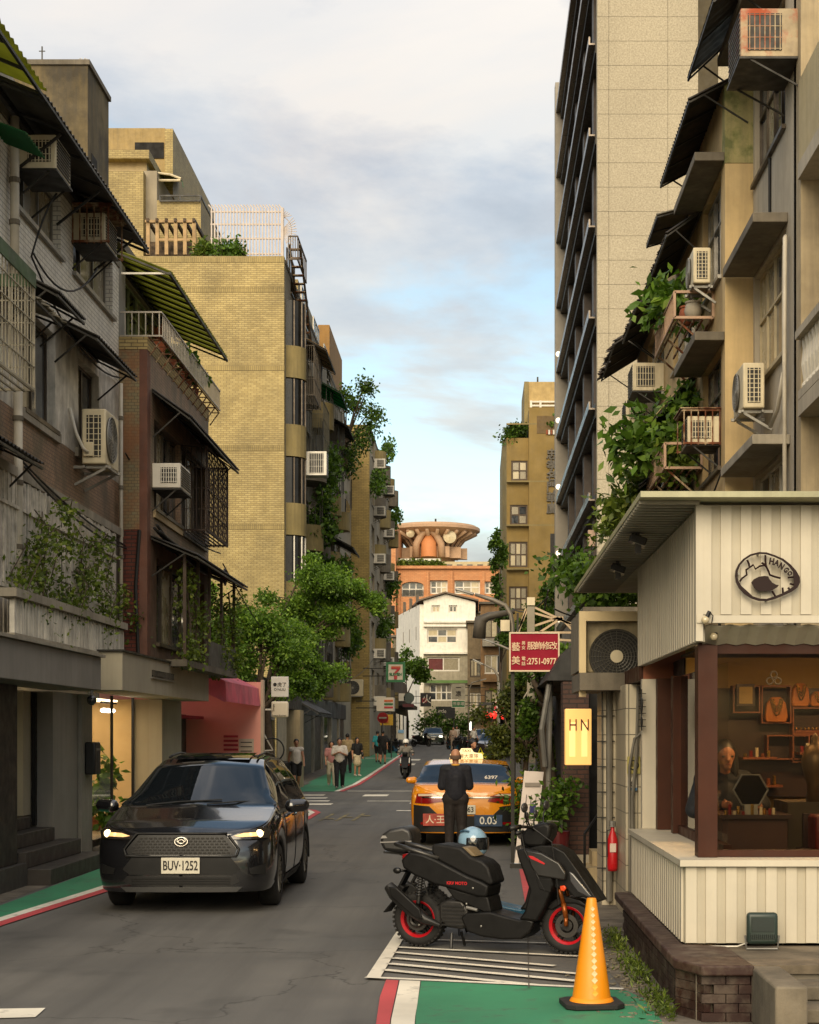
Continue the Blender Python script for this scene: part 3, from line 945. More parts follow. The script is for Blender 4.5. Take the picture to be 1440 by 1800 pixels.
# weeds, litter and grit at the foot of the plinth
def weeds():
 r = np.random.default_rng(5)
 n = 1500
 Yv = 10.4 + r.random(n)*4.4
 Xv = 1.27 - np.abs(r.normal(0, 0.07, n))
 dens = np.sin(Yv*3.1)+np.sin(Yv*7.3+1) > -0.7
 P = np.stack([Xv[dens], Yv[dens], r.random(dens.sum())**2*0.09 + 0.01], 1)
 V, F = leaf_quads(P, 0.05, 0.12, -0.9, r)
 o = link_raw('weeds', V, F, LEAF_V); o['kind'] = 'stuff'; o['label'] = 'weeds growing along the foot of the brown plinth'
weeds()
def litter():
 r = random.Random(3); mb = MB()
 for k in range(260):
  y = r.uniform(9.5, 15.5); x = 1.22 - abs(r.gauss(0, 0.16)); s_ = r.uniform(0.008, 0.03)
  mb.obox((x, y, 0.012), (s_*1.6, s_, 0.008), Matrix.Rotation(r.uniform(0, 6), 3, 'Z'))
 o = mb.build('gravel', mat('grit', '#7d7461', 0.9, var=0.5, vs=20)); o['kind'] = 'stuff'; o['label'] = 'grit and litter beside the plinth'
litter()
# -- LEFT ROW
TILE_W = brick('white_wall_tile', '#d8d3c8', '#e2ddd0', '#97928a', 0.23, 0.065, 0.006, rough=0.45, bump=0.5, streak=0.3, var=0.12)
TILE_B = brick('brown_mosaic_tile', '#8d7058', '#9c8068', '#65544a', 0.1, 0.05, 0.005, rough=0.6, bump=0.35, streak=0.35, patch='#4c4a3a', pamt=0.6)
TILE_M = brick('mottled_mosaic_tile', '#8a7450', '#7c785a', '#5c523c', 0.1, 0.05, 0.005, rough=0.65, bump=0.3, streak=0.3, patch='#8a5632', pamt=0.75)
BRICK_R = brick('red_brick', '#5c2417', '#6f3120', '#37201a', 0.2, 0.062, 0.009, rough=0.75, bump=0.6, streak=0.25)
SILVERP = mat('silver_painted_wall', '#d5d0c5', 0.45, metal=0.1, var=0.3, vs=3, streak=0.7, stain=(0.12,0.11,0.09))
LIME = sheet_plastic('lime_plastic_sheet', '#a9ab58', 0.72)
GREENSH = sheet_plastic('green_plastic_sheet', '#2f7a4a', 0.6)
GREEN_IRON = mat('green_iron', '#2f4a22', 0.6, var=0.3)
GRV = mat('anthracite_panel', '#141516', 0.5, var=0.12)
L1X, L2X = -5.7, -5.25
W1 = Wall('+x', L1X)
b1 = thing('tiled_apartment_building', 'white tiled three storey building at left with dark roof awning', 'building', (L1X-3, 19, 0))
# the third and second floor openings
H3 = [(20.45, 22.7, 8.4, 9.24), (23.4, 25.95, 8.4, 9.24)]
H2 = [(20.8, 22.4, 5.95, 7.25), (23.7, 25.0, 5.95, 7.25)]
mb = MB()
W1.holes(mb, 10, 26.4, 7.42, 9.3, H3)
mb.build('upper_wall', TILE_W, b1)
mb = MB(); W1.holes(mb, 10, 26.4, 5.85, 7.415, H2); mb.build('middle_wall', SILVERP, b1)
mb = MB(); W1.holes(mb, 10, 26.4, 5.05, 5.845, []); mb.build('spandrel', TILE_B, b1)
mb = MB(); W1.holes(mb, 10, 26.4, 2.9, 5.045, [(19.0, 25.9, 3.0, 4.98)]); mb.build('lower_wall', CONC_D, b1)
bx(-12, L1X-0.26, 10, 26.38, 2.95, 9.28).build('core', DARKIN, b1)
bx(-12, L1X+0.02, 10, 26.4, 9.3, 9.42).build('roof_slab', CONC_D, b1)
for i, (u0, u1, z0, z1) in enumerate(H3): window(W1, b1, u0, u1, z0, z1, 3, 1, ALU, [GLASS_D, GLASS_C, GLASS_C], 0.14)
for i, (u0, u1, z0, z1) in enumerate(H2): window(W1, b1, u0, u1, z0, z1, 2, 1, ALU_D, [GLASS_C, GLASS_D], 0.14)
mb = MB(); W1.box(mb, 20.6, 22.55, 5.80, 5.93, -0.05, 0.05); W1.box(mb, 23.5, 25.2, 5.80, 5.93, -0.05, 0.05); W1.box(mb, 19, 26.3, 4.98, 5.1, -0.05, 0.10); mb.build('window_ledge', CONC, b1)
# pipes
for x_, z0, z1 in ((20.1, 7.3, 9.35), (20.25, 2.95, 6.1), (26.15, 3.0, 7.4)):
 o = MB().tube([W1.P(x_, z0, 0.09), W1.P(x_+0.01, (z0+z1)/2, 0.09), W1.P(x_, z1, 0.09)], 0.055 if x_ < 26 else 0.03, 10).build('drainpipe', PVC, b1, smooth=True)
 mb = MB()
 for k in range(4):
  mb.cyl(W1.P(x_, z0+(z1-z0)*(k+.5)/4-0.03, 0.09), W1.P(x_, z0+(z1-z0)*(k+.5)/4+0.03, 0.09), 0.066 if x_ < 26 else 0.04, 10)
 build_split(mb, 'pipe_joint', CONC_D, o)
# sagging cables over the tiles
def cable(parent, pts, sag, r=0.014, n=10):
 a, b = Vector(pts[0]), Vector(pts[-1])
 q = []
 for i in range(n+1):
  t = i/n; p = a.lerp(b, t); p.z -= sag*4*t*(1-t); q.append(p)
 return MB().tube(q, r, 6).build('cable', CABLE, parent, smooth=True)
cable(b1, [W1.P(21.0, 7.95, 0.08), W1.P(23.6, 8.5, 0.3)], 0.4)
cable(b1, [W1.P(21.0, 7.9, 0.06), W1.P(26.2, 7.5, 0.06)], 0.35)
cable(b1, [W1.P(21.1, 8.75, 0.35), W1.P(21.0, 7.9, 0.05)], -0.1)
cable(b1, [W1.P(20.3, 5.2, 0.12), W1.P(26.3, 4.85, 0.12)], 0.1)
cable(b1, [W1.P(20.3, 5.12, 0.16), W1.P(26.3, 4.8, 0.14)], 0.16)
# roof awning: dark corrugated sheet, its near bay in lime plastic
mb = corrugated((-6.35,19.3,9.85), (-6.35,25.4,9.85), (-5.02,19.3,9.3), (-5.02,25.4,9.3), 40, 0.014)
ra = thing('roof_awning', 'long dark corrugated awning along the roof edge of the white tiled building', 'awning', (-5.6,22.3,9.3))
mb.build('sheet', mat('dark_corrugated_sheet', '#4d4943', 0.55, metal=0.2, var=0.2, streak=0.3), ra)
mb = MB(); mb.beam((-5.03,16,9.25), (-5.03,25.4,9.25), 0.035); mb.beam((-5.65,16,9.50), (-5.65,25.4,9.50), 0.04)
for y in np.linspace(19.35, 25.35, 7): mb.beam((-6.3,y,9.77), (-5.04,y,9.25), 0.035)
for y in (20.3, 22.4, 24.6): mb.beam((-5.68,y,8.75), (-5.1,y+0.02,9.22), 0.03)
mb.build('bracket', DARK_MET, ra)
la = thing('lime_awning', 'lime green translucent plastic awning at the top left corner', 'awning', (-5.6,17.6,9.3))
mb = corrugated((-6.5,15.5,9.95), (-6.5,19.25,9.95), (-5.0,15.5,9.33), (-5.0,19.25,9.33), 22, 0.014); mb.build('sheet', LIME, la)
mb = MB()
for y in np.linspace(15.6, 19.2, 6): mb.beam((-6.4,y,9.84), (-5.03,y,9.27), 0.035)
mb.build('bracket', DARK_MET, la)
mb = corrugated((-5.62,18.9,8.9), (-5.62,19.75,8.9), (-5.15,18.9,8.72), (-5.15,19.75,8.72), 8, 0.012)
tag(mb.build('green_awning', GREENSH), 'small curved green awning under the lime sheet at far left', 'awning')
# roof room
rr1 = thing('roof_room', 'pale grey roof room behind the dark roof awning', 'roof room', (-7.2,23,9.4))
bx(-8.6, -6.62, 20.6, 25.5, 9.43, 10.75).build('wall', mat('pale_sheet_wall', '#a3a39f', 0.6, var=0.1, streak=0.3), rr1)
bx(-8.8, -6.45, 20.4, 26.0, 10.75, 11.0).build('eave', CONC, rr1)
tank = thing('concrete_stair_tower', 'stained dark concrete stair tower rising behind the left roofs', 'building', (-11.4,43,0))
bx(-13.0, -9.86, 42, 44.4, 0, 18.9).build('wall', mat('mouldy_concrete', '#6d6044', 0.9, var=0.35, vs=0.6, bump=0.3, streak=0.9, patch='#2f2a22', pamt=0.8, pscale=0.5), tank)
bx(-13.05, -9.8, 41.95, 44.45, 18.903, 19.03).build('coping', CONC_D, tank)
mb = MB(); mb.beam((-11.1,42.3,19.0), (-11.1,42.3,19.5), 0.03); mb.beam((-11.18,42.3,19.38), (-11.02,42.3,19.38), 0.02); mb.build('antenna', DARK_MET, tank)
mb = MB(); mb.tube([(-10.15,42.3,19.0), (-10.15,42.3,19.18), (-10.1,42.3,19.2), (-10.05,42.3,19.12), (-10.0,42.3,19.2), (-9.95,42.3,19.18), (-9.95,42.3,19.0)], 0.012, 6); mb.build('handrail', WHITE_P, tank)
bx(-9.88, -9.845, 42.4, 43.0, 15.8, 16.8).build('window', DARKIN, tank)
# air conditioners, cage and awnings on the facade
ac_window('white window air conditioner under the roof awning at far left', W1, 20.75, 8.82, 0.75, 0.5, 0.42, nin=0.02)
ac_window('window air conditioner in a rusty orange cage on the white tiles', W1, 23.75, 8.80, 0.8, 0.46, 0.42, cage=True, nin=0.0)
ac_outdoor('tall white outdoor unit beside the second floor windows', W1, 23.75, 5.66, 0.85, 0.34, 0.78, nin=0.14)
grille_cage('cream iron window cage with green top at the left edge', W1, 17.2, 19.25, 5.85, 7.15, 0.55, mat('cream_iron', '#a39a84', 0.55, var=0.2), 16, 5)
mb = MB(); mb.box(-5.14, -5.12, 17.2, 19.25, 7.03, 7.2); mb.box(-5.68, -5.13, 19.232, 19.268, 7.05, 7.2)
tag(mb.build('cage_valance', GREEN_IRON), 'green painted iron valance along the top of the window cage', 'valance')
DKSH = mat('old_zinc_sheet', '#2d2a26', 0.6, metal=0.15, var=0.3, streak=0.3)
awning('dark tin awning over the near second floor window', W1, 20.2, 21.6, 7.55, 7.25, 0.6, DKSH, ribs=18)
awning('dark tin awning over the farther second floor window', W1, 22.3, 24.9, 7.5, 7.22, 0.6, DKSH, ribs=18)
awning('narrow sagging tin awning just below the near dark awning', W1, 19.6, 20.8, 7.2, 7.02, 0.5, mat('weathered_sheet', '#77705f', 0.7, var=0.3), ribs=9, ragged=0.25)
awning('dark tin ledge above the ivy covered slats at the left edge', W1, 17.5, 19.9, 5.3, 5.08, 0.5, DKSH, ribs=16)
# second floor balcony with white slats, balustrade and vine
bal = thing('slatted_balcony', 'ivy covered balcony of weathered white slats on the left building', 'balcony', (-5.5,22.5,2.95))
sl = MB(); sl.box(-0.012, 0.012, -0.035, 0.035, 0, 1.95)
locs = []; r = random.Random(4)
for k in range(74):
 if r.random() < 0.07: continue
 locs.append((-5.62 + r.uniform(-.008,.008), 19.2 + k*0.09, 3.02+r.uniform(-.02,.02)))
SLAT = mat('weathered_white_slat', '#d2cabb', 0.75, var=0.3, vs=5, streak=0.6, stain=(0.1,0.085,0.06))
pieces('slat', sl, SLAT, locs, bal)
mb = MB(); mb.beam((-5.6,19.1,3.6), (-5.6,25.95,3.6), 0.04); mb.beam((-5.6,19.1,4.6), (-5.6,25.95,4.6), 0.04); mb.build('rail', SLAT, bal)
mb = MB(); mb.box(-5.56, -5.30, 19.0, 25.1, 2.89, 3.0); mb.box(-5.5, -5.28, 19.0, 25.1, 3.42, 3.52); mb.build('ledge', CONC, bal)
bl = MB(); bl.prism([(-0.055,0), (0.055,0), (0.055,0.30), (0.035,0.39), (0,0.42), (-0.035,0.39), (-0.055,0.30)], 'x', -0.03, 0.03)
pieces('baluster', bl, mat('old_white_baluster', '#d8d2c4', 0.7, var=0.25, streak=0.6), [(-5.36, 19.15+0.15*k, 3.0) for k in range(40)], bal)
vn = thing('ivy', 'green ivy hanging over the white slatted balcony', 'plant', (-5.4,22,3.0))
st = MB(); r = random.Random(9); cs = []; rs = []
for k in range(30):
 y = r.uniform(20.3, 25.9); z = r.uniform(3.6, 4.9); n_ = r.uniform(0.1, 0.4)
 y2 = y + r.uniform(-1.2, 1.2); z2 = z - r.uniform(0.2, 1.0)
 st.tube([W1.P(y, z, n_*0.7), W1.P((y+y2)/2, (z+z2)/2+0.15, n_+0.08), W1.P(y2, z2, n_)], 0.008, 5)
 for t_ in (0.2, 0.5, 0.8, 1.0):
  cs.append(W1.P(y+(y2-y)*t_, z+(z2-z)*t_, n_)); rs.append([0.16, 0.28, 0.16])
st.build('stem', BARK, vn); foliage('foliage', vn, cs, rs, 3600, 0.07, LEAF_V, seed=4, shell=0.6)
# concrete canopy and ground floor
can = thing('concrete_canopy', 'plain grey rendered canopy over the dark shop entrance at left', 'canopy', (-5.3,18,2.4))
bx(L1X+0.003, -5.02, 9, 22.15, 2.42, 2.86).build('fascia', RENDER_G, can, bevel=0.01)
bx(L1X+0.003, -4.97, 9, 22.2, 2.863, 2.9).build('capping', CONC, can)
gf = thing('dark_shopfront', 'dark shop entrance with lit glass doorway at the left edge', 'shop', (-5.8,20,0))
bx(-7.5, -5.48, 9, 19.75, 0.28, 2.415).build('black_panel', GRV, gf)
bx(-7.5, -5.40, 9, 19.9, 0, 0.275).build('plinth', mat('dark_grey_stone', '#3d3b38', 0.6, var=0.15), gf)
ZSTONE = mat('dark_step_stone', '#38332e', 0.65, var=0.2, vs=3, bump=0.1)
for k, (x1, y0, y1, z0, z1) in enumerate(((-5.12,19.92,23.0,0,.2), (-5.42,19.92,22.7,.203,.40), (-5.68,19.9,22.3,.403,.58), (-5.9,19.9,21.9,.583,.74))):
 bx(-7.4, x1, y0, y1, z0, z1).build('step', ZSTONE, gf, bevel=0.008)
bx(-7.5, -5.72, 22.35, 24.35, 0, 2.415).build('pillar', RENDER_G, gf)
bx(-5.715, -5.66, 23.75, 24.4, 0.02, 2.415).build('corner_post', mat('light_render', '#8d887d', 0.85, var=0.1, streak=0.25), gf)
bx(-7.9, -6.0, 21.9, 22.3, 0.75, 2.415).build('door_jamb', mat('pale_door_panel', '#aaa08a', 0.6, var=0.08), gf)
bx(-5.98, -5.93, 22.26, 22.34, 0.6, 2.4).build('door_edge', BLACK_MET, gf)
mb = MB(); mb.box(-7.2, -7.17, 19.76, 21.9, 0.78, 2.41); mb.build('door_glass', clear_glass('shop_door_glass', (0.85,0.87,0.82), 0.08), gf)
mb = MB(); mb.beam((-7.14,20.9,1.1), (-7.14,20.9,1.9), 0.03); mb.build('door_handle', STEEL, gf)
bx(-9.6, -7.25, 19.8, 23.0, 0.7, 0.745).build('shop_floor', mat('pale_floor', '#9a8a6c', 0.5), gf)
bx(-9.65, -9.6, 19.8, 23.0, 0.75, 2.4).build('back_wall', mat('cream_shop_wall', '#c9b48a', 0.8, var=0.06), gf)
bx(-8.6, -8.3, 20.6, 21.4, 0.75, 1.95).build('clothes_rack', mat('dark_clothes', '#3b332c', 0.9, var=0.4, vs=9), gf)
bx(-9.0, -7.6, 20.2, 22.6, 2.33, 2.36).build('ceiling_lamp', emit('shop_lamp', (1.0,0.78,0.5), 3.0), gf)
# wall mailbox and dome lamp
mbx = thing('mailbox', 'dark letter box on the concrete pillar by the shop entrance', 'mailbox', (-5.6,24.2,1.1))
bx(-5.655, -5.5, 23.9, 24.25, 1.25, 1.72).build('box', GRV, mbx, bevel=0.02); bx(-5.5, -5.49, 23.95, 24.2, 1.6, 1.63).build('slot', STEEL, mbx)
dl = thing('dome_camera', 'small dark dome camera hanging under the left canopy end', 'camera', (-5.25,22.6,2.3))
MB().sphere((-5.25,22.6,2.3), 0.07).build('dome', GLASS_D, dl, smooth=True); MB().cyl((-5.25,22.6,2.36), (-5.25,22.6,2.5), 0.02).build('stem', STEEL, dl)
# -- L2: brown and red brick building with beige shop canopy
W2 = Wall('+x', L2X); W2e = Wall('-y', 26.4)
b2 = thing('brown_apartment_building', 'brown tiled and red brick building above the beige shop canopy', 'building', (-8,29.5,0))
G2 = [(27.0, 29.4, 5.55, 7.0), (29.5, 32.1, 5.45, 7.05)]
G1 = [(27.2, 32.0, 3.35, 4.75)]
mb = MB(); W2.holes(mb, 26.65, 32.5, 5.05, 8.1, G2); mb.build('side_wall', TILE_B, b2)
mb = MB(); W2.holes(mb, 26.65, 32.5, 3.0, 5.045, G1); mb.build('lower_side_wall', mat('brown_render', '#6a5240', 0.85, var=0.3, streak=0.4), b2)
bx(-12, L2X, 26.4, 26.645, 5.12, 8.0).build('end_wall', TILE_M, b2)
bx(-12, L2X-0.004, 26.4, 26.645, 3.0, 5.115).build('lower_end_wall', BRICK_R, b2)
bx(L2X-0.12, L2X+0.006, 26.395, 26.655, 3.0, 8.0).build('corner_pilaster', mat('dark_red_tile', '#6a4232', 0.7, var=0.25, streak=0.4), b2)
bx(-12, L2X+0.01, 26.39, 32.5, 8.003, 8.2).build('floor_slab', brick('yellow_edge_brick', '#a08a55', '#b09a64', '#6b5c3c', 0.2, 0.06), b2)
bx(-12, L2X-0.27, 26.66, 32.4, 3.0, 8.0).build('core', DARKIN, b2)
for i, (u0, u1, z0, z1) in enumerate(G2): window(W2, b2, u0, u1, z0, z1, 3 if i else 4, 1, ALU_D, [GLASS_D, GLASS_C, GLASS_D], 0.12)
window(W2, b2, 27.2, 32.0, 3.35, 4.75, 5, 1, ALU_D, [GLASS_D, GLASS_D, GLASS_C], 0.14)
mb = MB(); W2.box(mb, 26.9, 29.5, 5.38, 5.52, -0.02, 0.04); mb.build('window_ledge', CONC_L, b2)
# recessed top floor with pale corner wall and sliding windows
W2t = Wall('+x', -5.95)
bx(-12, -5.7, 26.42, 26.9, 8.203, 9.45).build('top_corner_wall', mat('pale_cement', '#8f8c84', 0.85, var=0.15, streak=0.5), b2)
mb = MB(); W2t.holes(mb, 26.9, 32.3, 8.203, 9.75, [(27.2, 32.0, 8.3, 9.6)], 0.15); mb.build('top_wall', CONC, b2)
window(W2t, b2, 27.2, 32.0, 8.3, 9.6, 7, 2, mat('pale_green_frame', '#8f9a72', 0.5), [GLASS_D, GLASS_C, GLASS_D], 0.08, split=[8.35, 9.15, 9.55])
bx(-12, -6.12, 26.9, 32.3, 8.203, 9.74).build('top_core', DARKIN, b2)
bx(-12, -5.72, 26.4, 32.4, 9.76, 9.9).build('top_roof', CONC_D, b2)
t = thing('lime_awning', 'lime green ribbed awning over the top floor of the brown building', 'awning', (-5.4,29.5,9.3))
NB = 13
sheetp = MB(); 
for k in range(NB):
 y0 = 26.6 + 6.1*k/NB; y1 = y0 + 6.1/NB - 0.05
 corrugated((-5.95,y0,9.72), (-5.95,y1,9.72), (-4.9,y0,9.3), (-4.9,y1,9.3), 3, 0.01).build('sheet', LIME, t)
mb = MB(); mb.beam((-4.92,26.55,9.26), (-4.92,32.75,9.26), 0.04); mb.beam((-5.93,26.55,9.66), (-5.93,32.75,9.66), 0.04)
for k in range(NB+1):
 y = 26.6 + 6.1*k/NB - 0.025; mb.beam((-5.93,y,9.66), (-4.92,y,9.25), 0.03)
mb.build('bracket', DARK_MET, t)
mb = MB(); mb.beam((-5.9,26.6,9.27), (-4.95,26.6,9.27), 0.03); mb.build('cross_bar', WHITE_P, t)
# white planter railing hung on the slab edge
rl = thing('planter_railing', 'white iron planter railing hung along the top floor of the brown building', 'railing', (-5.1,29.5,8.2))
IRON_W = mat('white_iron', '#b9b0a0', 0.55, var=0.15, streak=0.3)
mb = MB(); 
for z in (8.24, 8.62):
 mb.beam((-5.95,26.5,z), (-5.04,26.5,z), 0.025); mb.beam((-5.04,26.5,z), (-5.04,32.6,z), 0.025)
mb.build('rail', IRON_W, rl)
vb = MB(); vb.box(-0.008, 0.008, -0.008, 0.008, 0, 0.38)
pieces('bar', vb, IRON_W, [(-5.04, 26.5+0.14*k, 8.24) for k in range(1, 44)] + [(-5.95+0.11*k, 26.5, 8.24) for k in range(9)], rl)
mb = MB()
for k in range(6): mb.beam((-5.92+0.17*k,26.5,8.22), (-5.92+0.17*k,32.6,8.22), 0.02)
for y in np.arange(26.6, 32.7, 0.5): mb.beam((-5.24,y,8.2), (-5.04,y,8.2), 0.02); mb.beam((-5.24,y,7.95), (-5.06,y,8.2), 0.02)
mb.build('rack', RUST, rl)
pt = thing('cordyline', 'reddish spiky cordyline on the planter railing', 'plant', (-5.35,27.9,8.26))
MB().lathe([(0.001,0),(0.1,0),(0.13,0.2),(0.001,0.2)], (-5.35,27.9,8.26)).build('pot', TERRA, pt)
mb = MB(); blade_plant(mb, (-5.35,27.9,8.46), 34, 0.75, 0.5, 0.022, 3, 1.0); mb.build('foliage', leaf('red_blade', '#4a2a1c', '#7a4a34', '#8d6a4a'), pt)
for k, (y, hh) in enumerate(((29.8,0.4), (30.5,0.5), (31.3,0.45), (28.9,0.3))):
 plant(['bushy pale green plant on the white planter railing, nearest the middle', 'tall leafy plant in the middle of the white planter railing', 'leafy plant near the far end of the white planter railing', 'small low plant beside the reddish cordyline'][k],
  (-5.32,y,8.25), hh, 0.28, 260, 0.11, LEAF_B, seed=20+k, pot=(0.09,0.15,TERRA), group='plants on the white planter railing')
# second storey dark awning, window unit, cage
awning('wide dark tin awning over the brown second floor', W2, 26.8, 32.4, 7.45, 7.02, 0.62, DKSH, ribs=44)
ac_window('boxy white window unit on the brown building', W2, 27.3, 5.85, 0.95, 0.46, 0.40, body=WHITE_P)
grille_cage('rusty lattice window cage on the brown building', W2, 29.5, 32.0, 5.5, 7.0, 0.45, mat('brown_iron', '#3a2a1f', 0.7, var=0.3), 14, 4, mesh=True)
# lower balcony with dark posts and plants
lb = thing('dark_balcony', 'dark balcony smothered in climbing plants above the beige canopy', 'balcony', (-5,29.5,3.0))
mb = MB(); W2.box(mb, 26.9, 32.6, 2.95, 3.06, 0.005, 0.55); mb.build('slab', CONC_D, lb)
mb = MB(); W2.box(mb, 29.4, 32.6, 3.06, 3.5, 0.5, 0.54); mb.build('parapet', mat('grey_sheet', '#4b4842', 0.6, var=0.15), lb)
mb = MB()
for y in (27.0, 28.3, 29.5, 30.9, 32.5): mb.beam(W2.P(y, 3.06, 0.5), W2.P(y, 4.85, 0.5), 0.05)
mb.beam(W2.P(26.9, 4.85, 0.5), W2.P(32.6, 4.85, 0.5), 0.05); mb.build('post', mat('brown_post', '#4a3c30', 0.7, var=0.2), lb)
awning('sloping dark eave above the plant filled balcony', W2, 26.7, 32.7, 5.05, 4.75, 0.75, DKSH, ribs=46)
vb_ = thing('climbing_plant', 'climber trailing from the dark balcony over the beige canopy', 'plant', (-4.9,28.5,3.0))
r = random.Random(12); cs = []; rs = []; st = MB()
for k in range(34):
 y = r.choice((27.3,27.8,28.2,30.9,32.0,32.4)) + r.gauss(0,0.22); z = r.uniform(2.95, 4.5)
 cs.append(W2.P(y, z, 0.42+r.uniform(-.1,.2))); rs.append([0.16,0.24,0.26])
for y in (27.4, 28.1, 31.2, 32.2): st.tube([W2.P(y, 2.98, 0.45), W2.P(y+0.1, 3.7, 0.5), W2.P(y-0.05, 4.6, 0.45)], 0.016, 6)
st.build('stem', BARK, vb_); foliage('foliage', vb_, cs, rs, 2500, 0.075, LEAF_V, seed=7, shell=0.6)
cb_ = thing('cable_bundle', 'thick black cable bundle looping along the brown building', 'cable', (-5.1,29,5.0))
for k, (z0, z1, s_) in enumerate(((5.15,4.85,.12), (5.2,4.9,.2), (5.1,4.95,.05))):
 a = W2.P(26.5, z0, 0.1+k*0.04); b = W2.P(32.6, z1, 0.3); q = []
 for i in range(13):
  t_ = i/12; p = a.lerp(b, t_); p.z -= s_*4*t_*(1-t_); q.append(p)
 MB().tube(q, 0.025, 6).build('cable', CABLE, cb_, smooth=True)
MB().torus(W2.P(32.55, 4.95, 0.32), 0.16, 0.016, 'x', 20, 6).build('coil', CABLE, cb_)
MB().tube([W2e.P(-5.36, 5.1, 0.05), W2e.P(-5.42, 4.2, 0.06), W2e.P(-5.38, 3.1, 0.05)], 0.03, 6).build('riser', CABLE, cb_)
# beige canopy and the lit clothes shop below it
cn2 = thing('shop_canopy', 'beige rendered canopy with small lettering over the lit clothes shop', 'canopy', (-5.2,27,2.45))
BEIGE = mat('beige_render', '#a69e8a', 0.85, var=0.08, vs=0.8, bump=0.1, streak=0.2)
bx(-5.75, -4.98, 23.3, 30.85, 2.46, 3.0).build('fascia', BEIGE, cn2)
bx(-5.9, -4.95, 23.25, 30.9, 3.003, 3.03).build('flashing', DARK_MET, cn2)
mb = MB(); r = random.Random(2); y = 25.42
while y < 27.15:
 w_ = r.uniform(0.03, 0.07); mb.box(-4.979, -4.955, y, y+w_*0.35, 2.73, 2.83)
 if r.random() < 0.7: mb.box(-4.979, -4.957, y, y+w_, 2.805, 2.83)
 if r.random() < 0.6: mb.box(-4.979, -4.958, y, y+w_, 2.73, 2.75)
 y += w_ + 0.03
mb.build('lettering', mat('dark_letter', '#3a342a', 0.6), cn2)
bx(-4.978, -4.95, 25.35, 27.25, 2.70, 2.715).build('letter_rail', STEEL, cn2)
shop2 = thing('clothes_shop', 'warmly lit clothes shop behind full height glass at left', 'shop', (-6.5,27,0))
bx(-6.9, -5.5, 29.0, 30.9, 0, 2.455).build('pillar', BEIGE, shop2)
bx(-8.8, -8.7, 24.4, 29.0, 0.25, 2.45).build('back_wall', mat('amber_wall', '#c9aa78', 0.8, var=0.06), shop2)
bx(-8.7, -5.72, 24.4, 29.0, 0.1, 0.25).build('floor', mat('shop_floor_concrete', '#8a7c66', 0.5, var=0.1), shop2)
bx(-8.7, -6.0, 28.92, 28.99, 0.25, 2.45).build('side_wall', mat('amber_wall_2', '#c9ae7e', 0.8, var=0.06), shop2)
bx(-7.9, -6.9, 26.6, 26.75, 0.25, 2.45).build('partition', mat('cream_partition', '#c2a064', 0.8, var=0.06), shop2)
mb = MB()
for y0, y1 in ((24.42,26.0), (26.05,27.6), (27.65,28.98)): mb = MB(); mb.add([(-5.73,y0,0.26),(-5.73,y1,0.26),(-5.73,y1,2.45),(-5.73,y0,2.45)],[(0,1,2,3)]); mb.build('shop_glass', clear_glass('shop_glass', (0.95,0.95,0.92), 0.025), shop2)
mb = MB()
for y in (26.02, 27.62): mb.box(-5.75,-5.71,y-0.02,y+0.02,0.25,2.45)
mb.box(-5.75,-5.70,24.4,29.0,0.1,0.255); mb.build('glass_frame', DARK_MET, shop2)
bx(-7.8, -6.2, 24.8, 28.6, 2.40, 2.43).build('lamp_panel', emit('warm_lamp', (1.0,0.76,0.46), 3.2), shop2)
lt = thing('spot_lamps', 'three bright track spotlights inside the clothes shop window', 'lamp', (-6.1,27.5,2.2))
for k in range(3): MB().sphere((-6.05, 26.9+0.28*k, 2.23), 0.05, sc_=(1.2,1.6,.7)).build('lamp_head', emit('spot_head', (1.0,0.93,0.8), 12), lt, smooth=True)
mb = MB(); mb.beam((-6.05,26.7,2.36), (-6.05,27.8,2.36), 0.03); mb.build('track', BLACK_MET, lt)
cl = thing('hanging_shirts', 'pale shirt hanging on a stand in the clothes shop window', 'clothes', (-6.2,25.1,0.25))
mb = MB(); limb(mb, (-6.2,25.1,1.55), (-6.2,25.1,0.95), 0.16, 0.18); limb(mb, (-6.2,24.95,1.55), (-6.2,24.75,1.15), 0.07, 0.06); limb(mb, (-6.2,25.25,1.55), (-6.2,25.5,1.2), 0.07, 0.06)
fused(mb, 'shirt', mat('cream_cloth', '#c5ad84', 0.9, var=0.15), cl, 0.02)
mb = MB(); mb.cyl((-6.2,25.1,0.25), (-6.2,25.1,2.0), 0.015); mb.beam((-6.2,24.85,1.72), (-6.2,25.35,1.72), 0.02); mb.build('stand', BLACK_MET, cl)
for k, (x, y, hh, s_) in enumerate(((-5.45,24.75,0.6,0.12), (-5.4,25.6,0.45,0.11), (-6.2,27.2,1.0,0.15), (-5.42,26.4,0.35,0.1))):
 plant(['leafy plant beside the letter box in front of the shop glass', 'dark broad leaved plant in front of the shop glass', 'large monstera standing inside the clothes shop window', 'low trailing plant at the foot of the shop glass'][k],
  (x,y,0.02 if k != 2 else 0.26), hh, 0.3, 220, s_, LEAF_D if k == 1 else LEAF_B, seed=40+k, pot=(0.14,0.22,TERRA if k != 1 else WHITE_P), group='plants at the clothes shop')
bx(-5.68, -5.2, 24.5, 28.9, 0.0, 0.16).build('planter_kerb', APRON, shop2)
# -- MIDDLE LEFT
def bxp(px0, px1, py0, py1, Y0, Y1):
 """box whose camera-side face covers those pixels at depth Y0 and which runs back to Y1"""
 a = at(px0, py1, Y0); b = at(px1, py0, Y0)
 return MB().box(a.x, b.x, Y0, Y1, a.z, b.z)
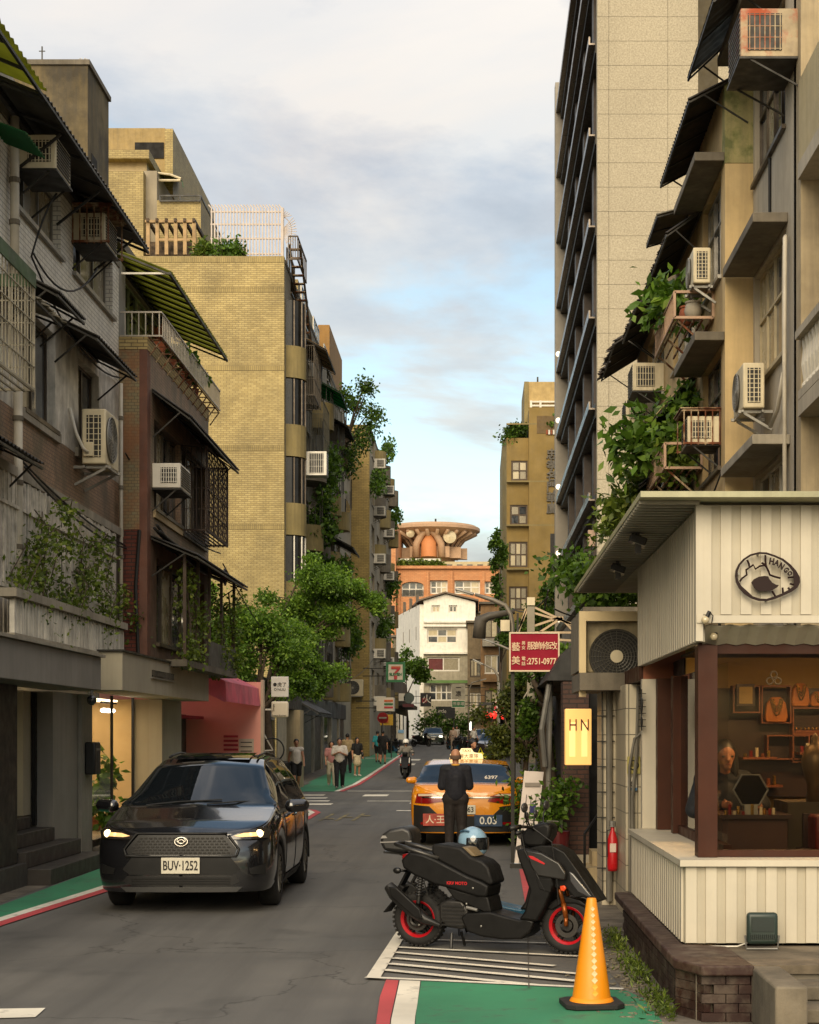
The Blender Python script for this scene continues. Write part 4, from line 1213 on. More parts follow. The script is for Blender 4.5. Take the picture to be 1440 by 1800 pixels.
# pink awning stall
PINK = sheet_plastic('pink_canvas', '#ff93a8', 0.5)
PINKW = mat('salmon_painted_wall', '#f0ab98', 0.8, var=0.06, vs=1.0)
pk = thing('pink_stall', 'pink canvas awning and salmon side wall of the small stall', 'stall', (-6,34.5,0))
zr, ze, zv = 3.75, 2.95, 2.5
mb = MB()
P = [(-8.6,32.7,zr), (-5.5,32.7,3.35), (-8.6,37.6,zr), (-5.5,37.6,3.35)]
mb.grid([[(-8.6,y,4.2) , (-6.6,y,3.66), (-5.35,y,3.1), (-4.95,y,2.90)] for y in (32.7,34.3,36.0,37.75)]); 
o = mb.build('awning_sheet', PINK, pk); sol = o.modifiers.new('thick', 'SOLIDIFY'); sol.thickness = 0.02
mb = MB()
for (x0,y0,x1,y1) in ((-4.95,32.7,-4.95,37.75), (-8.6,32.7,-4.95,32.7)):
 n = 14; rows = [[], []]
 for i in range(n+1):
  t_ = i/n; x = x0+(x1-x0)*t_; y = y0+(y1-y0)*t_
  zt = 2.9 if x0 == x1 else np.interp(x, [-8.6,-6.6,-5.35,-4.95], [4.2,3.66,3.1,2.9])
  w_ = 0.02*math.sin(i*1.9)
  rows[0].append((x, y, zt)); rows[1].append((x+(w_+0.02 if x0 == x1 else 0), y+(0 if x0 == x1 else w_-0.02), 2.5 if x0 == x1 else min(zt-0.42, 2.9)))
 mb.grid(rows)
o = mb.build('valance', PINK, pk); sol = o.modifiers.new('thick', 'SOLIDIFY'); sol.thickness = 0.012
bx(-8.6, -4.9, 37.76, 37.95, 0, 3.05).build('side_wall', PINKW, pk)
bx(-4.9, -4.84, 37.74, 37.97, 0, 3.1).build('corner_post', mat('pale_post', '#c9b49a', 0.7), pk)
bx(-8.6, -6.2, 33.2, 37.7, 2.2, 2.26).build('soffit', mat('deep_pink_soffit', '#8f2f35', 0.8), pk)
bx(-8.7, -6.6, 33.0, 37.7, 0.0, 2.3).build('kitchen_wall', mat('grey_green_wall', '#4d5046', 0.8, var=0.3, streak=0.4), pk)
mb = MB()
for k in range(6): mb.box(-5.75, -5.42, 37.735, 37.752, 1.28+0.1*k, 1.33+0.1*k)
mb.build('red_poster', mat('red_print', '#b3263a', 0.6), pk)
mb = MB(); mb.box(-5.40, -5.06, 37.735, 37.752, 1.3, 1.75); mb.build('menu_sheet', mat('paper', '#d2c5ae', 0.8), pk)
mb = MB()
for k in range(4): mb.box(-5.36, -5.1, 37.728, 37.733, 1.36+0.1*k, 1.38+0.1*k)
mb.build('menu_print', mat('ink', '#2b2623', 0.8), pk)
fe = thing('fire_extinguisher', 'red fire extinguisher hanging in the pink stall', 'fire extinguisher', (-6.45,33.6,1.2))
MB().lathe([(0.001,0),(0.075,0),(0.08,0.05),(0.08,0.38),(0.05,0.45),(0.025,0.47),(0.025,0.52),(0.001,0.52)], (-6.45,33.6,1.25)).build('cylinder', mat('extinguisher_red', '#b3161c', 0.35, var=0.05), fe, smooth=True)
MB().tube([(-6.45,33.6,1.75), (-6.36,33.6,1.76), (-6.35,33.6,1.45)], 0.012, 6).build('hose', BLACK_MET, fe)
t = thing('banana_plant', 'broad banana leaves in front of the pink stall', 'plant', (-5.7,34.6,0))
mb = MB()
for k, (dx, dy, l, a) in enumerate(((0.25,-0.1,0.95,0.3), (-0.2,-0.2,0.8,2.4), (0.1,0.3,0.9,1.2), (-0.1,-0.3,0.75,4.0))):
 d = Vector((math.cos(a), math.sin(a), 0)); s_ = Vector((-d.y, d.x, 0))
 rows = []
 for i in range(7):
  u = i/6; p = Vector((-5.7,34.6,1.05)) + d*l*0.75*u + Vector((0,0,0.75*u-0.75*u*u)); wv = 0.17*math.sin(PI*min(1,u*0.92+0.06))
  rows.append([p-s_*wv-Vector((0,0,0.04)), p, p+s_*wv-Vector((0,0,0.04))])
 mb.grid(rows)
mb.build('foliage', leaf('banana_leaf', '#1e3f16', '#3f6b25', '#5f8a38'), t)
mb = MB(); mb.tube([(-5.7,34.6,0), (-5.72,34.6,0.6), (-5.7,34.6,1.1)], 0.06, 8); mb.build('stem', mat('banana_stem', '#5d6a3a', 0.8), t)
# two white signs on one pole
sg = thing('shop_sign', 'square white lightbox sign with black characters, the upper of two', 'sign', (-4.7,38.3,2.5))
bx(-4.72, -4.32, 38.2, 38.3, 2.72, 3.19).build('panel', mat('white_acrylic', '#dcd7cc', 0.4, var=0.05), sg, bevel=0.01)
INK = mat('sign_ink', '#25211e', 0.7, var=0)
lettering('●虎了', 0.11, (-4.52, 38.19, 3.0), INK, sg, '-y', 0.002); lettering("O'NUU", 0.085, (-4.52, 38.19, 2.89), INK, sg, '-y', 0.002)
mb = MB(); mb.beam((-4.84,38.25,3.15), (-4.7,38.25,3.15), 0.03); mb.build('arm', DARK_MET, sg)
sg = thing('shop_sign', 'rounded cream lightbox sign, the lower of two on the pole', 'sign', (-4.7,38.3,2.2))
bx(-4.72, -4.32, 38.2, 38.3, 2.24, 2.62).build('panel', mat('cream_acrylic', '#d8ccb4', 0.4, var=0.05), sg, bevel=0.05, seg=4)
lettering('Soupy', 0.07, (-4.665, 38.19, 2.47), INK, sg, Matrix(((0,-1,0),(0,0,-1),(1,0,0))), 0.002); lettering('Sweet Kitchen', 0.055, (-4.53, 38.19, 2.29), INK, sg, '-y', 0.002)
mb = MB(); mb.beam((-4.86,38.25,2.43), (-4.72,38.25,2.43), 0.035); mb.build('arm', WHITE_P, sg)
# black cafe front behind the trees
cf = thing('black_cafe', 'black fronted cafe with grey pillar below the street trees', 'shop', (-8,52,0))
BLK = mat('black_cladding', '#121211', 0.5, var=0.2)
bx(-9.8, -6.35, 42.0, 60.5, 2.75, 3.6).build('fascia', BLK, cf)
bx(-9.8, -7.4, 41.8, 42.2, 0, 3.5).build('end_wall', BLK, cf)
bx(-9.8, -8.2, 42.2, 60.5, 0, 2.74).build('back_wall', DARKIN, cf)
bx(-8.2, -6.1, 47.0, 57.5, 0, 0.95).build('counter', BLK, cf)
mb = MB(); W = Wall('+x', -6.4)
for k, (u0, u1) in enumerate(((47.2,49.6), (49.7,52.0), (52.1,54.4))):
 g = MB(); g.box(-6.62,-6.59,u0,u1,0.96,2.7); g.build('pane', clear_glass('cafe_glass', (0.75,0.76,0.72), 0.12), cf)
bx(-6.7, -6.15, 58.0, 59.2, 0, 2.74).build('pillar', CONC_L, cf)
bx(-6.62, -6.58, 55.0, 57.6, 0.96, 2.7).build('cream_panel', mat('cream_panel', '#b8ac92', 0.7), cf)
for k, y in enumerate((48.4, 50.8, 53.4)): MB().sphere((-6.9, y, 2.4), 0.1).build('lamp', emit('cafe_lamp', (1,0.85,0.6), 6), cf, smooth=True)
bx(-7.6, -7.2, 49.2, 50.0, 0.96, 2.0).build('shelf', mat('shop_clutter', '#8a7a66', 0.8, var=0.6, vs=9), cf)
lettering('2.', 0.3, (-7.9, 41.78, 2.15), mat('white_letter', '#d8d4ca', 0.6), cf, '-y', 0.004)
# bicycle frame hung on the cafe front
bk = thing('bicycle', 'white bicycle frame hung up in front of the black cafe', 'bicycle', (-5.75,43.6,1.3))
BW = mat('pale_bike_tube', '#cfc8ba', 0.35, var=0.05)
O = Vector((-5.75,43.6,1.42))
def bp(x, z): return O + Vector((x*0.98, -0.02*x, z))
mb = MB()
for a, b in (((-0.42,0.5),(0.12,0.55)), ((-0.42,0.5),(-0.38,0.36)), ((-0.38,0.38),(0.02,0.0)), ((0.15,0.66),(0.02,0.0)), ((0.12,0.55),(0.42,0.02)), ((0.02,0.0),(0.42,0.02))):
 mb.tube([bp(*a), bp(*b)], 0.018, 8)
mb.build('frame', BW, bk, smooth=True)
MB().torus(bp(0.40,0.03), 0.31, 0.02, 'y', 28, 6).build('wheel', BLACK_MET, bk)
MB().tube([bp(0.1,0.68), bp(0.22,0.7)], 0.03, 8).build('saddle', BLACK_MET, bk)
mb = MB(); mb.torus(bp(0.02,0), 0.09, 0.01, 'y', 16, 5); mb.build('crank', STEEL, bk)
mb = MB(); mb.beam(bp(0.05,0.55), bp(0.05,0.55)+Vector((0,-1.7,0.7)), 0.02); mb.build('hanger', STEEL, bk)
# street trees
tree('bushy street tree with bright leaves at left, beside the pink stall', (-5.62,42.6,0), 2.5,
 [(-6.3,43,3.9,1.25,1.2,0.95), (-5.4,42.8,4.1,1.1,1.1,0.95), (-6.7,43.5,4.9,0.95,1.0,0.85), (-5.6,43.3,4.9,0.8,0.9,0.55), (-4.75,42.8,3.3,0.75,0.9,0.6), (-6.5,42.3,3.1,0.7,0.8,0.55), (-5.0,43.6,4.3,0.6,0.8,0.8), (-4.2,43.2,3.5,0.45,0.6,0.4), (-7.3,44,4.2,0.8,0.9,0.8), (-7.0,43.6,3.2,0.7,0.8,0.6)],
 52000, 0.085, LEAF_T, seed=3, tr=0.16)
tree('tall spreading street tree in front of the yellow building corner', (-6.35,50.6,0), 3.6,
 [(-4.9,50.6,6.4,1.1,1.1,0.7), (-3.6,50.8,6.2,0.75,0.9,0.6), (-5.6,50.4,6.0,0.9,1.1,0.75), (-4.3,50.8,5.5,1.0,1.0,0.6), (-5.3,50.6,4.6,0.9,1.0,0.65), (-5.9,50.2,3.6,0.8,0.9,0.55), (-4.6,50.4,3.5,0.7,0.9,0.6), (-3.25,51.0,5.95,0.45,0.6,0.4), (-5.2,50.4,7.0,0.5,0.6,0.35)],
 46000, 0.09, LEAF_T, seed=8, tr=0.14)
t = thing('fern_clump', 'low strappy fern at the foot of the tree by the white signs', 'plant', (-5.3,41.3,0.0))
mb = MB(); blade_plant(mb, (-5.3,41.3,0.5), 60, 1.0, 0.8, 0.03, 6, 0.9); mb.build('foliage', LEAF_D, t)
bx(-5.75,-4.85,40.9,41.7,0,0.5).build('planter', BLK, t)
# -- yellow brick apartment block
YB = brick('yellow_brick_tile', '#9b8853', '#b09d66', '#7d6d48', 0.235, 0.078, 0.010, rough=0.65, bump=0.5, streak=0.3, var=0.2, stain=(0.16,0.12,0.05))
YB_S = brick('yellow_brick_band', '#8f7d4b', '#a08d58', '#6f6140', 0.075, 0.2, 0.008, rough=0.7, bump=0.5, streak=0.2, offset=0.0)
OLIVE = mat('olive_stucco', '#8a7b50', 0.85, var=0.16, vs=0.9, bump=0.2, streak=0.35)
GREYR = mat('grey_stucco', '#978d79', 0.85, var=0.14, vs=0.9, streak=0.35)
X3, Y3, Z3 = -7.4, 64.0, 20.45
b3 = thing('yellow_brick_apartments', 'yellow brick apartment block with round balconies and blank end wall', 'building', (-12,75,0))
bx(-16.5, X3, Y3, Y3+0.3, 0, Z3).build('end_wall', YB, b3)
for z in (20.3, 19.15, 16.1, 13.0, 9.95, 6.85, 3.75):
 bx(-16.5, X3+0.004, Y3-0.012, Y3+0.28, z-0.1, z+0.1).build('soldier_course', YB_S, b3)
W3 = Wall('+x', X3)
holes = []
for f in range(6):
 z0 = 3.9 + 3.08*f
 for k in range(5):
  holes.append((66.2+5.4*k, 69.0+5.4*k, z0+0.35, z0+2.15))
mb = MB(); W3.holes(mb, Y3+0.3, 93, 0, 20.2, holes, 0.3); mb.build('street_wall', GREYR, b3)
bx(-17, X3-0.31, Y3+0.31, 92.9, 0, 20.3).build('core', DARKIN, b3)
bx(-17, X3+0.02, Y3+0.305, 93, 20.22, 20.4).build('roof_slab', CONC_D, b3)
r = random.Random(21)
for i, h in enumerate(holes):
 window(W3, b3, *h, 3, 1, r.choice((ALU, ALU_D)), [GLASS_D, GLASS_C, GLASS_D, GLASS_B], 0.15, 0.07)
def drum(parent, W, yc, z0, h, rad, m, name='balcony'):
 """half-round balcony: parapet drum with a floor"""
 c0 = W.P(yc, z0, -0.05)
 mb = MB(); mb.lathe([(rad-0.12,0.0), (rad,0.0), (rad,h), (rad-0.1,h), (rad-0.1,0.1), (0.01,0.1), (0.01,0.0), (rad-0.12,0.0)], c0, 'z', 14, -PI/2, PI/2)
 return mb.build(name, m, parent, smooth=False)
for f in range(5):
 z0 = 3.55 + 3.08*f
 b_ = drum(b3, W3, 65.3, z0, 1.25, 0.78, OLIVE)
 mb = MB(); mb.lathe([(0.72,0), (0.72,1.78)], W3.P(65.3, z0+1.26, -0.05), 'z', 8, -PI/2, PI/2)
 if f not in (0,): mb.build('glazing', mat('dark_bay_glass', '#211f1a', .35, var=.4, vs=1.2), b_)  # dark mottled glass colour for the corner bays
 mb = MB()
 for q in range(7):
  a = -PI/2+PI*q/6; p = W3.P(65.3+.735*math.sin(a), z0+1.26, .735*math.cos(a)-.05); mb.beam(p, p+Vector((0,0,1.78)), .05)
 mb.build('bay_mullions', [ALU_D, WHITE_P][f == 1], b_)
 for k in range(1, 5):
  yy = 65.3 + 5.4*k + r.uniform(-.4,.4)
  kind = r.random()
  b_ = drum(b3, W3, yy + (0.9 if f % 2 else 0), z0 + r.uniform(-.1,.1), r.choice((0.95,1.1,1.2)), r.choice((0.8,0.95,1.05)), OLIVE if r.random() < 0.6 else CONC_D)
  mb = MB()
  for q in range(9):
   a = -PI/2+PI*q/8; p = W3.P(yy+(0.9 if f % 2 else 0)+0.85*math.sin(a), z0+1.1, 0.85*math.cos(a))
   mb.beam(p, p+Vector((0,0,r.choice((0.9,1.6)))), 0.03)
  if kind < 0.6: mb.build('balcony_bars', DARK_MET, b_)
AW3 = [(82.0,16.5,'dark'), (70.0,17.4,'tan'), (77.5,17.2,'green'), (72.0,8.3,'green2'), (85,11,'dark')]
for k, (y, z, kd) in enumerate(AW3):
 m = {'tan': mat('tan_canvas', '#a08662', 0.8, var=0.15), 'green': GREENSH, 'green2': GREENSH, 'dark': DKSH}[kd]
 awning(['black drooping awning high on the round balconied front', 'tan curved awning at the top corner of the yellow block', 'green plastic awning below the roof of the yellow block', 'tattered green awning low on the round balconied front', 'dark tin awning on the far upper bay of the balconied front'][k],
  W3, y-2.3, y+2.3, z+1.0, z+0.3, 1.3, m, ribs=14, braces=False)
# corner flat: white framed folding bars, air conditioner, iron cages
grille_cage('old barred cage hanging on the top corner flat', W3, 66.6, 69.6, 15.6, 17.6, 0.9, mat('faded_iron', '#6f6455', 0.7, var=0.2), 12, 3, name='window_cage')
grille_cage('grey barred cage on the fifth floor of the yellow block', W3, 71.8, 74.6, 14.2, 16.4, 0.8, mat('faded_iron2', '#75705f', 0.7, var=0.2), 12, 3)
grille_cage('dark barred cage beyond the hanging shrubs on the yellow block', W3, 79.5, 82.5, 14.6, 16.8, 0.8, DARK_MET, 12, 3)
ac_window('white window unit at the corner balcony of the yellow block', W3, 66.0, 12.2, 0.8, 1.0, 0.95, body=WHITE_P, nin=0.5, tray=False)
ac_window('grey boxy unit below the hanging shrubs on the yellow block', W3, 72.5, 11.2, 0.9, 0.9, 0.8, body=ALU, nin=0.1)
for k, (y, z, ry, rz) in enumerate(((74.5,14.0,2.6,1.9), (71.5,11.2,1.6,1.4), (75.5,8.9,2.2,1.2), (70.5,7.2,1.4,1.0), (83,9.8,1.6,1.0), (89.5,7.0,1.6,1.0))):
 t = thing('hanging_shrub', ['large shrub spilling from the fifth floor balconies', 'green shrub on the corner side of the fourth floor', 'trailing shrub in the middle of the balconied front', 'low shrub near the tree top on the balconied front', 'shrub on the far bay of the balconied front', 'lowest far shrub on the balconied front'][k], 'plant', W3.P(y, z, 0.5), 'shrubs on the yellow block balconies')
 cs = []; rs = []; q = random.Random(50+k)
 for i in range(9): cs.append(W3.P(y+q.uniform(-ry,ry)*0.6, z+q.uniform(-rz,rz)*0.7, 0.6+q.uniform(-.3,.4))); rs.append([0.5, ry*0.4, rz*0.4])
 foliage('foliage', t, cs, rs, 1500, 0.2, LEAF_D, seed=60+k, shell=0.6)
 MB().tube([W3.P(y, z-rz*0.5, 0.1), W3.P(y, z, 0.5), W3.P(y, z+rz*0.4, 0.6)], 0.05, 6).build('stem', BARK, t)
rt = thing('roof_tree', 'small tree growing on the roof edge against the sky', 'tree', W3.P(84, 19, 0.2))
cs = []; rs = []; q = random.Random(5); st = MB()
for i in range(16):
 p = W3.P(86+q.uniform(-2.5,3), 17.5+q.uniform(-1.6,2.6), 1.3+q.uniform(-.9,1.0)); cs.append(p); rs.append([0.55,0.8,0.5]); st.tube([W3.P(85,15.8,0.1), W3.P(85.5,17,0.7), p], [0.09,0.06,0.02], 6)
st.build('trunk', BARK, rt); foliage('crown', rt, cs, rs, 3200, 0.18, LEAF_D, seed=6, shell=0.6)
# penthouse, pergola, spiked fence
ph = thing('penthouse', 'stepped yellow brick penthouse above the end wall', 'building', (-12.5,70,20.45))
YB2 = YB
CONC_Y = mat('weathered_tan_concrete', '#a08a5c', 0.85, var=0.15, streak=0.35)
bxp(120, 290, 225, 345, 73, 80).build('upper_parapet', CONC_Y, ph)
bxp(289.8, 304, 226, 345, 72.6, 84).build('pier', YB2, ph)
bxp(237, 288, 250, 278, 72.95, 73.2).build('opening', DARKIN, ph)
bxp(110, 262, 263, 278, 69.5, 76).build('balcony_brick_edge', YB2, ph)
bxp(110, 258, 278.5, 300, 70.0, 75).build('balcony_soffit', mat('tan_soffit', '#b5a27c', 0.8), ph)
bxp(110, 252, 300, 450, 68.5, 76).build('tower', YB2, ph)
bxp(276, 353, 352, 447, 67.5, 78).build('terrace_wall', YB2, ph)
bxp(252.5, 276, 300, 447, 69.0, 76).build('return_wall', GREYR, ph)
t = thing('green_canopy', 'curved green plastic canopy on the penthouse terrace', 'awning', at(310,345,68.5))
mb = MB(); A = at(279,305,69.5); B = at(300,312,69.5)
mb.grid([[at(279+x_,305+y_,Yq) for x_, y_ in ((0,0),(20,2),(36,8),(42,14),(44,24))] for Yq in (69.5,71,72.5,74)])
o = mb.build('sheet', GREENSH, t); so = o.modifiers.new('thick', 'SOLIDIFY'); so.thickness = 0.03
mb = MB(); mb.tube([at(278,317,69.4), at(278,304,69.4), at(300,307,69.4), at(318,314,69.4), at(317,317,69.4), at(278,317,69.4)], 0.05, 6); mb.build('frame', CREAM, t)
mb = MB(); railing(mb, at(281,345,67.4), at(352,345,67.4), at(281,353,67.4).z, at(281,344,67.4).z, 2, 0.05, 0.06); mb.beam(at(352,344,67.4), at(352,344,67.4)+Vector((0,9,-0.0)), 0.06); mb.build('terrace_rail', BLACK_MET, ph)
pg = thing('pergola', 'timber pergola frame on the roof behind the end wall', 'pergola', at(297,447,66))
WOOD = mat('bleached_timber', '#a98d65', 0.8, var=0.2, vs=4)
za, zb = at(0,447,65.6).z, at(0,391,65.6).z
for k in range(6):
 x = XP(257+16.2*k, 65.6)
 bx(x, x+0.14, 65.6, 65.74, za, zb).build('post', WOOD, pg)
 mb = MB(); mb.beam((x+0.07,65.5,zb+0.08), (x+0.07,69.0,zb+0.08), 0.1, 0.14); mb.build('rafter', mat('dark_timber', '#4a3b2b', 0.8, var=0.2), pg)
bx(XP(255,65.6), XP(341,65.6), 65.58, 65.76, zb-0.001, zb+0.1).build('beam', WOOD, pg)
bx(XP(275,65.6), XP(340,65.6), 65.62, 65.72, za+0.55, za+0.64).build('rail', WOOD, pg)
mb = MB(); mb.box(XP(262,66.5), XP(335,66.5), 66.6, 66.8, za-0.3, za+0.8); mb.build('clutter', mat('roof_clutter', '#5a4b3a', 0.9, var=0.6, vs=4), pg)
for k, (px, py, rx) in enumerate(((357,437,0.35), (392,436,0.75), (415,440,0.35))):
 t = thing('roof_shrub', ['dull green shrub right of the timber pergola', 'largest green shrub on the roof of the yellow block', 'small green shrub below the white spiked fence'][k], 'plant', at(px, 450, 65.2), 'shrubs on the yellow block roof')
 p = at(px, py, 65.2); foliage('foliage', t, [p, p+Vector((rx*.5,.2,-.1)), p+Vector((-rx*.6,.1,-.15))], [[rx*.7,.6,.4]]*3, 700, 0.16, LEAF_B if k else LEAF_V, seed=80+k)
 MB().tube([at(px,452,65.2), p], 0.05, 6).build('stem', BARK, t)
sf = thing('spiked_fence', 'white spiked iron fence fanning out over the roof corner', 'fence', at(440,440,65.3))
FW = mat('white_fence_iron', '#b5a9a0', 0.5, var=0.05)
zb0 = at(0,453,65.3).z; zt0 = at(0,366,65.3).z
mb = MB(); mb.box(-0.025, 0.025, -0.025, 0.025, 0, zt0-zb0)
pieces('bar', mb, FW, [(XP(372+5.6*k,65.3), 65.3, zb0) for k in range(23)], sf)
tipm = MB(); tipm.beam((0,0,0), (-0.12,0,0.14), 0.045)
pieces('spike', tipm, FW, [(XP(372+5.6*k,65.3), 65.3, zt0) for k in range(23)], sf)
mb = MB()
for py in (372, 394, 419, 446): mb.beam((XP(370,65.3),65.33,at(0,py,65.3).z), (XP(498,65.3),65.33,at(0,py,65.3).z), 0.06)
mb.build('rail', FW, sf)
bx(XP(494,65.3), XP(499,65.3), 65.2, 65.4, zb0, zt0).build('end_post', FW, sf)
cpt = at(494,405,65.3)
for k in range(17):
 a = math.radians(72 - 8.3*k); mb = MB(); mb.beam(cpt + Vector((0.1*math.cos(a),0,0.1*math.sin(a)+(0.9 if k<4 else 0.0)*0.5)), cpt + Vector((0.62*math.cos(a),0,0.82*math.sin(a))), 0.028); mb.build('fan_spike', FW, sf)
mb = MB(); mb.tube([cpt+Vector((0.42*math.cos(math.radians(a)),0.02,0.55*math.sin(math.radians(a)))) for a in range(72,-64,-12)], 0.02, 5); mb.build('fan_ring', FW, sf)
rh = thing('roof_stair_house', 'tan roof stair house with iron stairs at the far end of the yellow block', 'building', (-8,74,20.4))
bx(-10.5, -8.05, 75, 83, 20.4, 22.6).build('wall', YB, rh); bx(-8.04, -7.45, 84.5, 92.5, 20.4, 22.9).build('far_wall', mat('tan_stucco', '#a07a45', 0.85, var=0.1, streak=0.2), rh)
st = thing('fire_stairs', 'rusty iron fire stairs climbing the corner of the yellow block', 'stairs', (-7.2,66,18))
mb = MB(); railing(mb, (-7.3,64.6,0), (-6.95,64.6,0), 20.5, 21.4, 4, 0.03, 0.05); railing(mb, (-6.95,64.6,0), (-6.95,68,0), 20.5, 21.4, 8, 0.03, 0.05)
for s_ in (-7.3, -6.9): mb.beam((s_,65.0,21.2), (s_,70.5,17.8), 0.08)
mb.build('frame', mat('stair_iron', '#5b4f40', 0.7, var=0.25), st)
tr_ = MB(); tr_.box(-0.2, 0.2, -0.12, 0.12, -0.02, 0.02); pieces('tread', tr_, RUST, [(-7.1, 65.2+0.38*k, 21.05-0.235*k) for k in range(14)], st)
# -- farther yellow block
b4 = thing('far_yellow_apartments', 'narrow yellow apartment block with barred balconies farther along the left', 'building', (-9,112,0))
zq = zg(100)
bx(-11, -6.4, 100, 100.4, 0, 20.7).build('end_wall', brick('yellow_tile_far', '#8f7a44', '#9d874d', '#6f5e36', 0.3, 0.1, 0.01, streak=0.2, stain=(0.12,0.09,0.04)), b4)
W4 = Wall('+x', -6.4); hs = []
for f in range(6):
 for k in range(4): hs.append((102+5.6*k, 105+5.6*k, 4.2+3.0*f, 6.0+3.0*f))
mb = MB(); W4.holes(mb, 100.4, 126, 0, 20.6, hs, 0.3); mb.build('street_wall', GREYR, b4)
bx(-11, -6.72, 100.41, 125.9, 0, 20.5).build('core', DARKIN, b4); bx(-11, -6.38, 100.4, 126, 20.6, 20.8).build('roof_slab', CONC_D, b4)
for h in hs:
 window(W4, b4, *h, 2, 1, ALU, [GLASS_D, GLASS_C, GLASS_B], 0.15, 0.09)
for f in range(6):
 for k in range(4):
  drum(b4, W4, 106.2+5.6*k, 3.9+3.0*f, 1.2, 0.75, OLIVE if (f+k) % 2 else CONC_D)
for k in range(12):
 f, j = divmod(k, 2)
 ac_window(f'white window unit on floor {["one","two","three","four","five","six"][f]} of the far yellow block, {"nearer" if j == 0 else "farther"} bay', W4, 104.5+11.2*j, 4.1+3.0*f-0.35, 0.8, 0.75, 0.6, body=WHITE_P, group='window units on the far yellow block')
for k, (y, z) in enumerate(((101.5,17.5), (112,21.3), (122,18.0), (118,12.5), (108,9.0))):
 t = thing('hanging_shrub', ['shrub at the near corner of the far yellow block', 'shrub on the roof of the far yellow block', 'upper shrub at the far end of the far yellow block', 'middle shrub at the far end of the far yellow block', 'lower shrub on the far yellow block'][k], 'plant', W4.P(y, z, 0.4), 'shrubs on the far yellow block')
 foliage('foliage', t, [W4.P(y, z, 0.5), W4.P(y+1, z+.4, .5), W4.P(y-.8, z-.5, .4)], [[.5,1.2,.6]]*3, 500, 0.24, LEAF_D, seed=90+k); MB().tube([W4.P(y,z-.7,0.02), W4.P(y,z,.5)], 0.05, 5).build('stem', BARK, t)
bx(-6.37, -6.1, 100.6, 104, 0, 0.4).build('base_step', CONC, b4)
# the row between the blocks: lower linking house, dark set-back
bl = thing('grey_link_building', 'grey rendered link building between the two yellow blocks', 'building', (-9,96,0))
bx(-12, -7.5, 93.02, 99.98, 0, 19.6).build('wall', GREYR, bl)
for f in range(5): bx(-7.49, -7.42, 95, 98, 4.6+3.1*f, 6.2+3.1*f).build('window', GLASS_D, bl)
# ground floor shops of the yellow row
gs = thing('shop_row', 'dim ground floor shops under the round balconies', 'shop', (-7,78,0))
bx(-7.38, -7.25, 64.4, 92.8, 2.75, 3.55).build('fascia', mat('dark_fascia', '#2f2d2a', 0.6, var=0.3, vs=0.5), gs)
for k, y in enumerate(np.arange(64.6, 92, 4.6)):
 bx(-7.38, -7.22, y, y+0.6, 0, 2.75).build('pillar', CONC, gs)
 bx(-7.38, -7.32, y+0.65, y+4.5, 0.05, 2.74).build('shopfront', [GLASS_D, mat('roller_shutter', '#6b675e', 0.6, var=0.1), mat('warm_shopfront', '#4d3a26', 0.5, var=0.5, vs=1.5)][k % 3], gs)
awning('dark canvas awning over the nearest shop of the dim row', Wall('+x', -7.25), 64.5, 70.5, 3.4, 2.75, 1.15, DKSH, ribs=12)
ac_outdoor('big dirty outdoor unit on the end wall of the far yellow block', Wall('-y', 100), -7.25, 4.25, 1.0, 0.4, 1.0, nin=0.2)
# -- RIGHT: JEWELLERY SHOP
SID = mat('cream_painted_siding', '#bdb5a2', 0.5, var=0.08, vs=1.5, streak=0.16, stain=(0.2,0.16,0.1))
SIDB = mat('cream_siding_base', '#afa793', 0.55, var=0.08, vs=1.5, streak=0.3, stain=(0.2,0.16,0.1))
shop = thing('jewellery_shop', 'cream clad jewellery shop with brown framed window at right', 'shop', (2.6,13,0.37))
YF = 11.4
def siding(parent, W, u0, u1, z0, z1, step=0.138, bw=0.074, proud=0.014):
 mb = MB(); W.box(mb, u0, u1, z0, z1, -0.05, 0.0); mb.build('backing_panel', SIDB, parent)
 b_ = MB()
 if W.side == '-y': b_.box(-bw/2, bw/2, -proud, 0.0, 0, z1-z0-0.008)
 else: b_.box(-proud, 0.0, -bw/2, bw/2, 0, z1-z0-0.008)
 n = int((u1-u0-bw)/step)+1
 pieces('siding_board', b_, SID, [W.P(u0+bw/2+0.004+step*k, z0+0.004, 0.0015) for k in range(n)], parent)
siding(shop, Wall('-y', YF), 1.555, 4.6, 2.64, 3.40)
siding(shop, Wall('-x', 1.55), 11.47, 15.55, 2.46, 3.38, 0.138)
bx(1.53, 4.6, YF-0.03, YF+0.02, 2.585, 2.637).build('fascia_trim', SID, shop)
bx(1.525, 1.575, YF-0.02, YF+0.05, 2.46, 3.40).build('corner_trim', SID, shop)
RS = mat('roof_sheet', '#a3a07f', 0.5, var=0.15, streak=0.3)
bx(1.12, 4.6, 11.15, 18.6, 3.42, 3.46).build('roof', RS, shop)
mb = MB()
for k in range(50): mb.box(1.125, 1.54, 11.3+0.14*k, 11.36+0.14*k, 3.395, 3.418)
mb.build('eave_soffit', mat('eave_soffit_sheet', '#8b8676', 0.6, var=0.12), shop)
corrugated((1.6,11.44,2.575), (4.6,11.44,2.575), (1.6,11.62,2.46), (4.6,11.62,2.46), 22, 0.008).build('window_soffit', SIDB, shop)
bx(1.58, 4.6, 11.63, 11.72, 2.385, 2.52).build('window_head', BROWN, shop)
bx(1.565, 1.70, 11.56, 11.74, 0.955, 2.44).build('corner_post', BROWN, shop)
bx(1.70, 4.6, 11.60, 11.72, 0.955, 1.0).build('window_cill', BROWN, shop)
bx(1.703, 4.6, 11.655, 11.665, 1.001, 2.384).build('window_pane', clear_glass('shopfront_glass', (0.72,0.68,0.6), 0.04), shop)
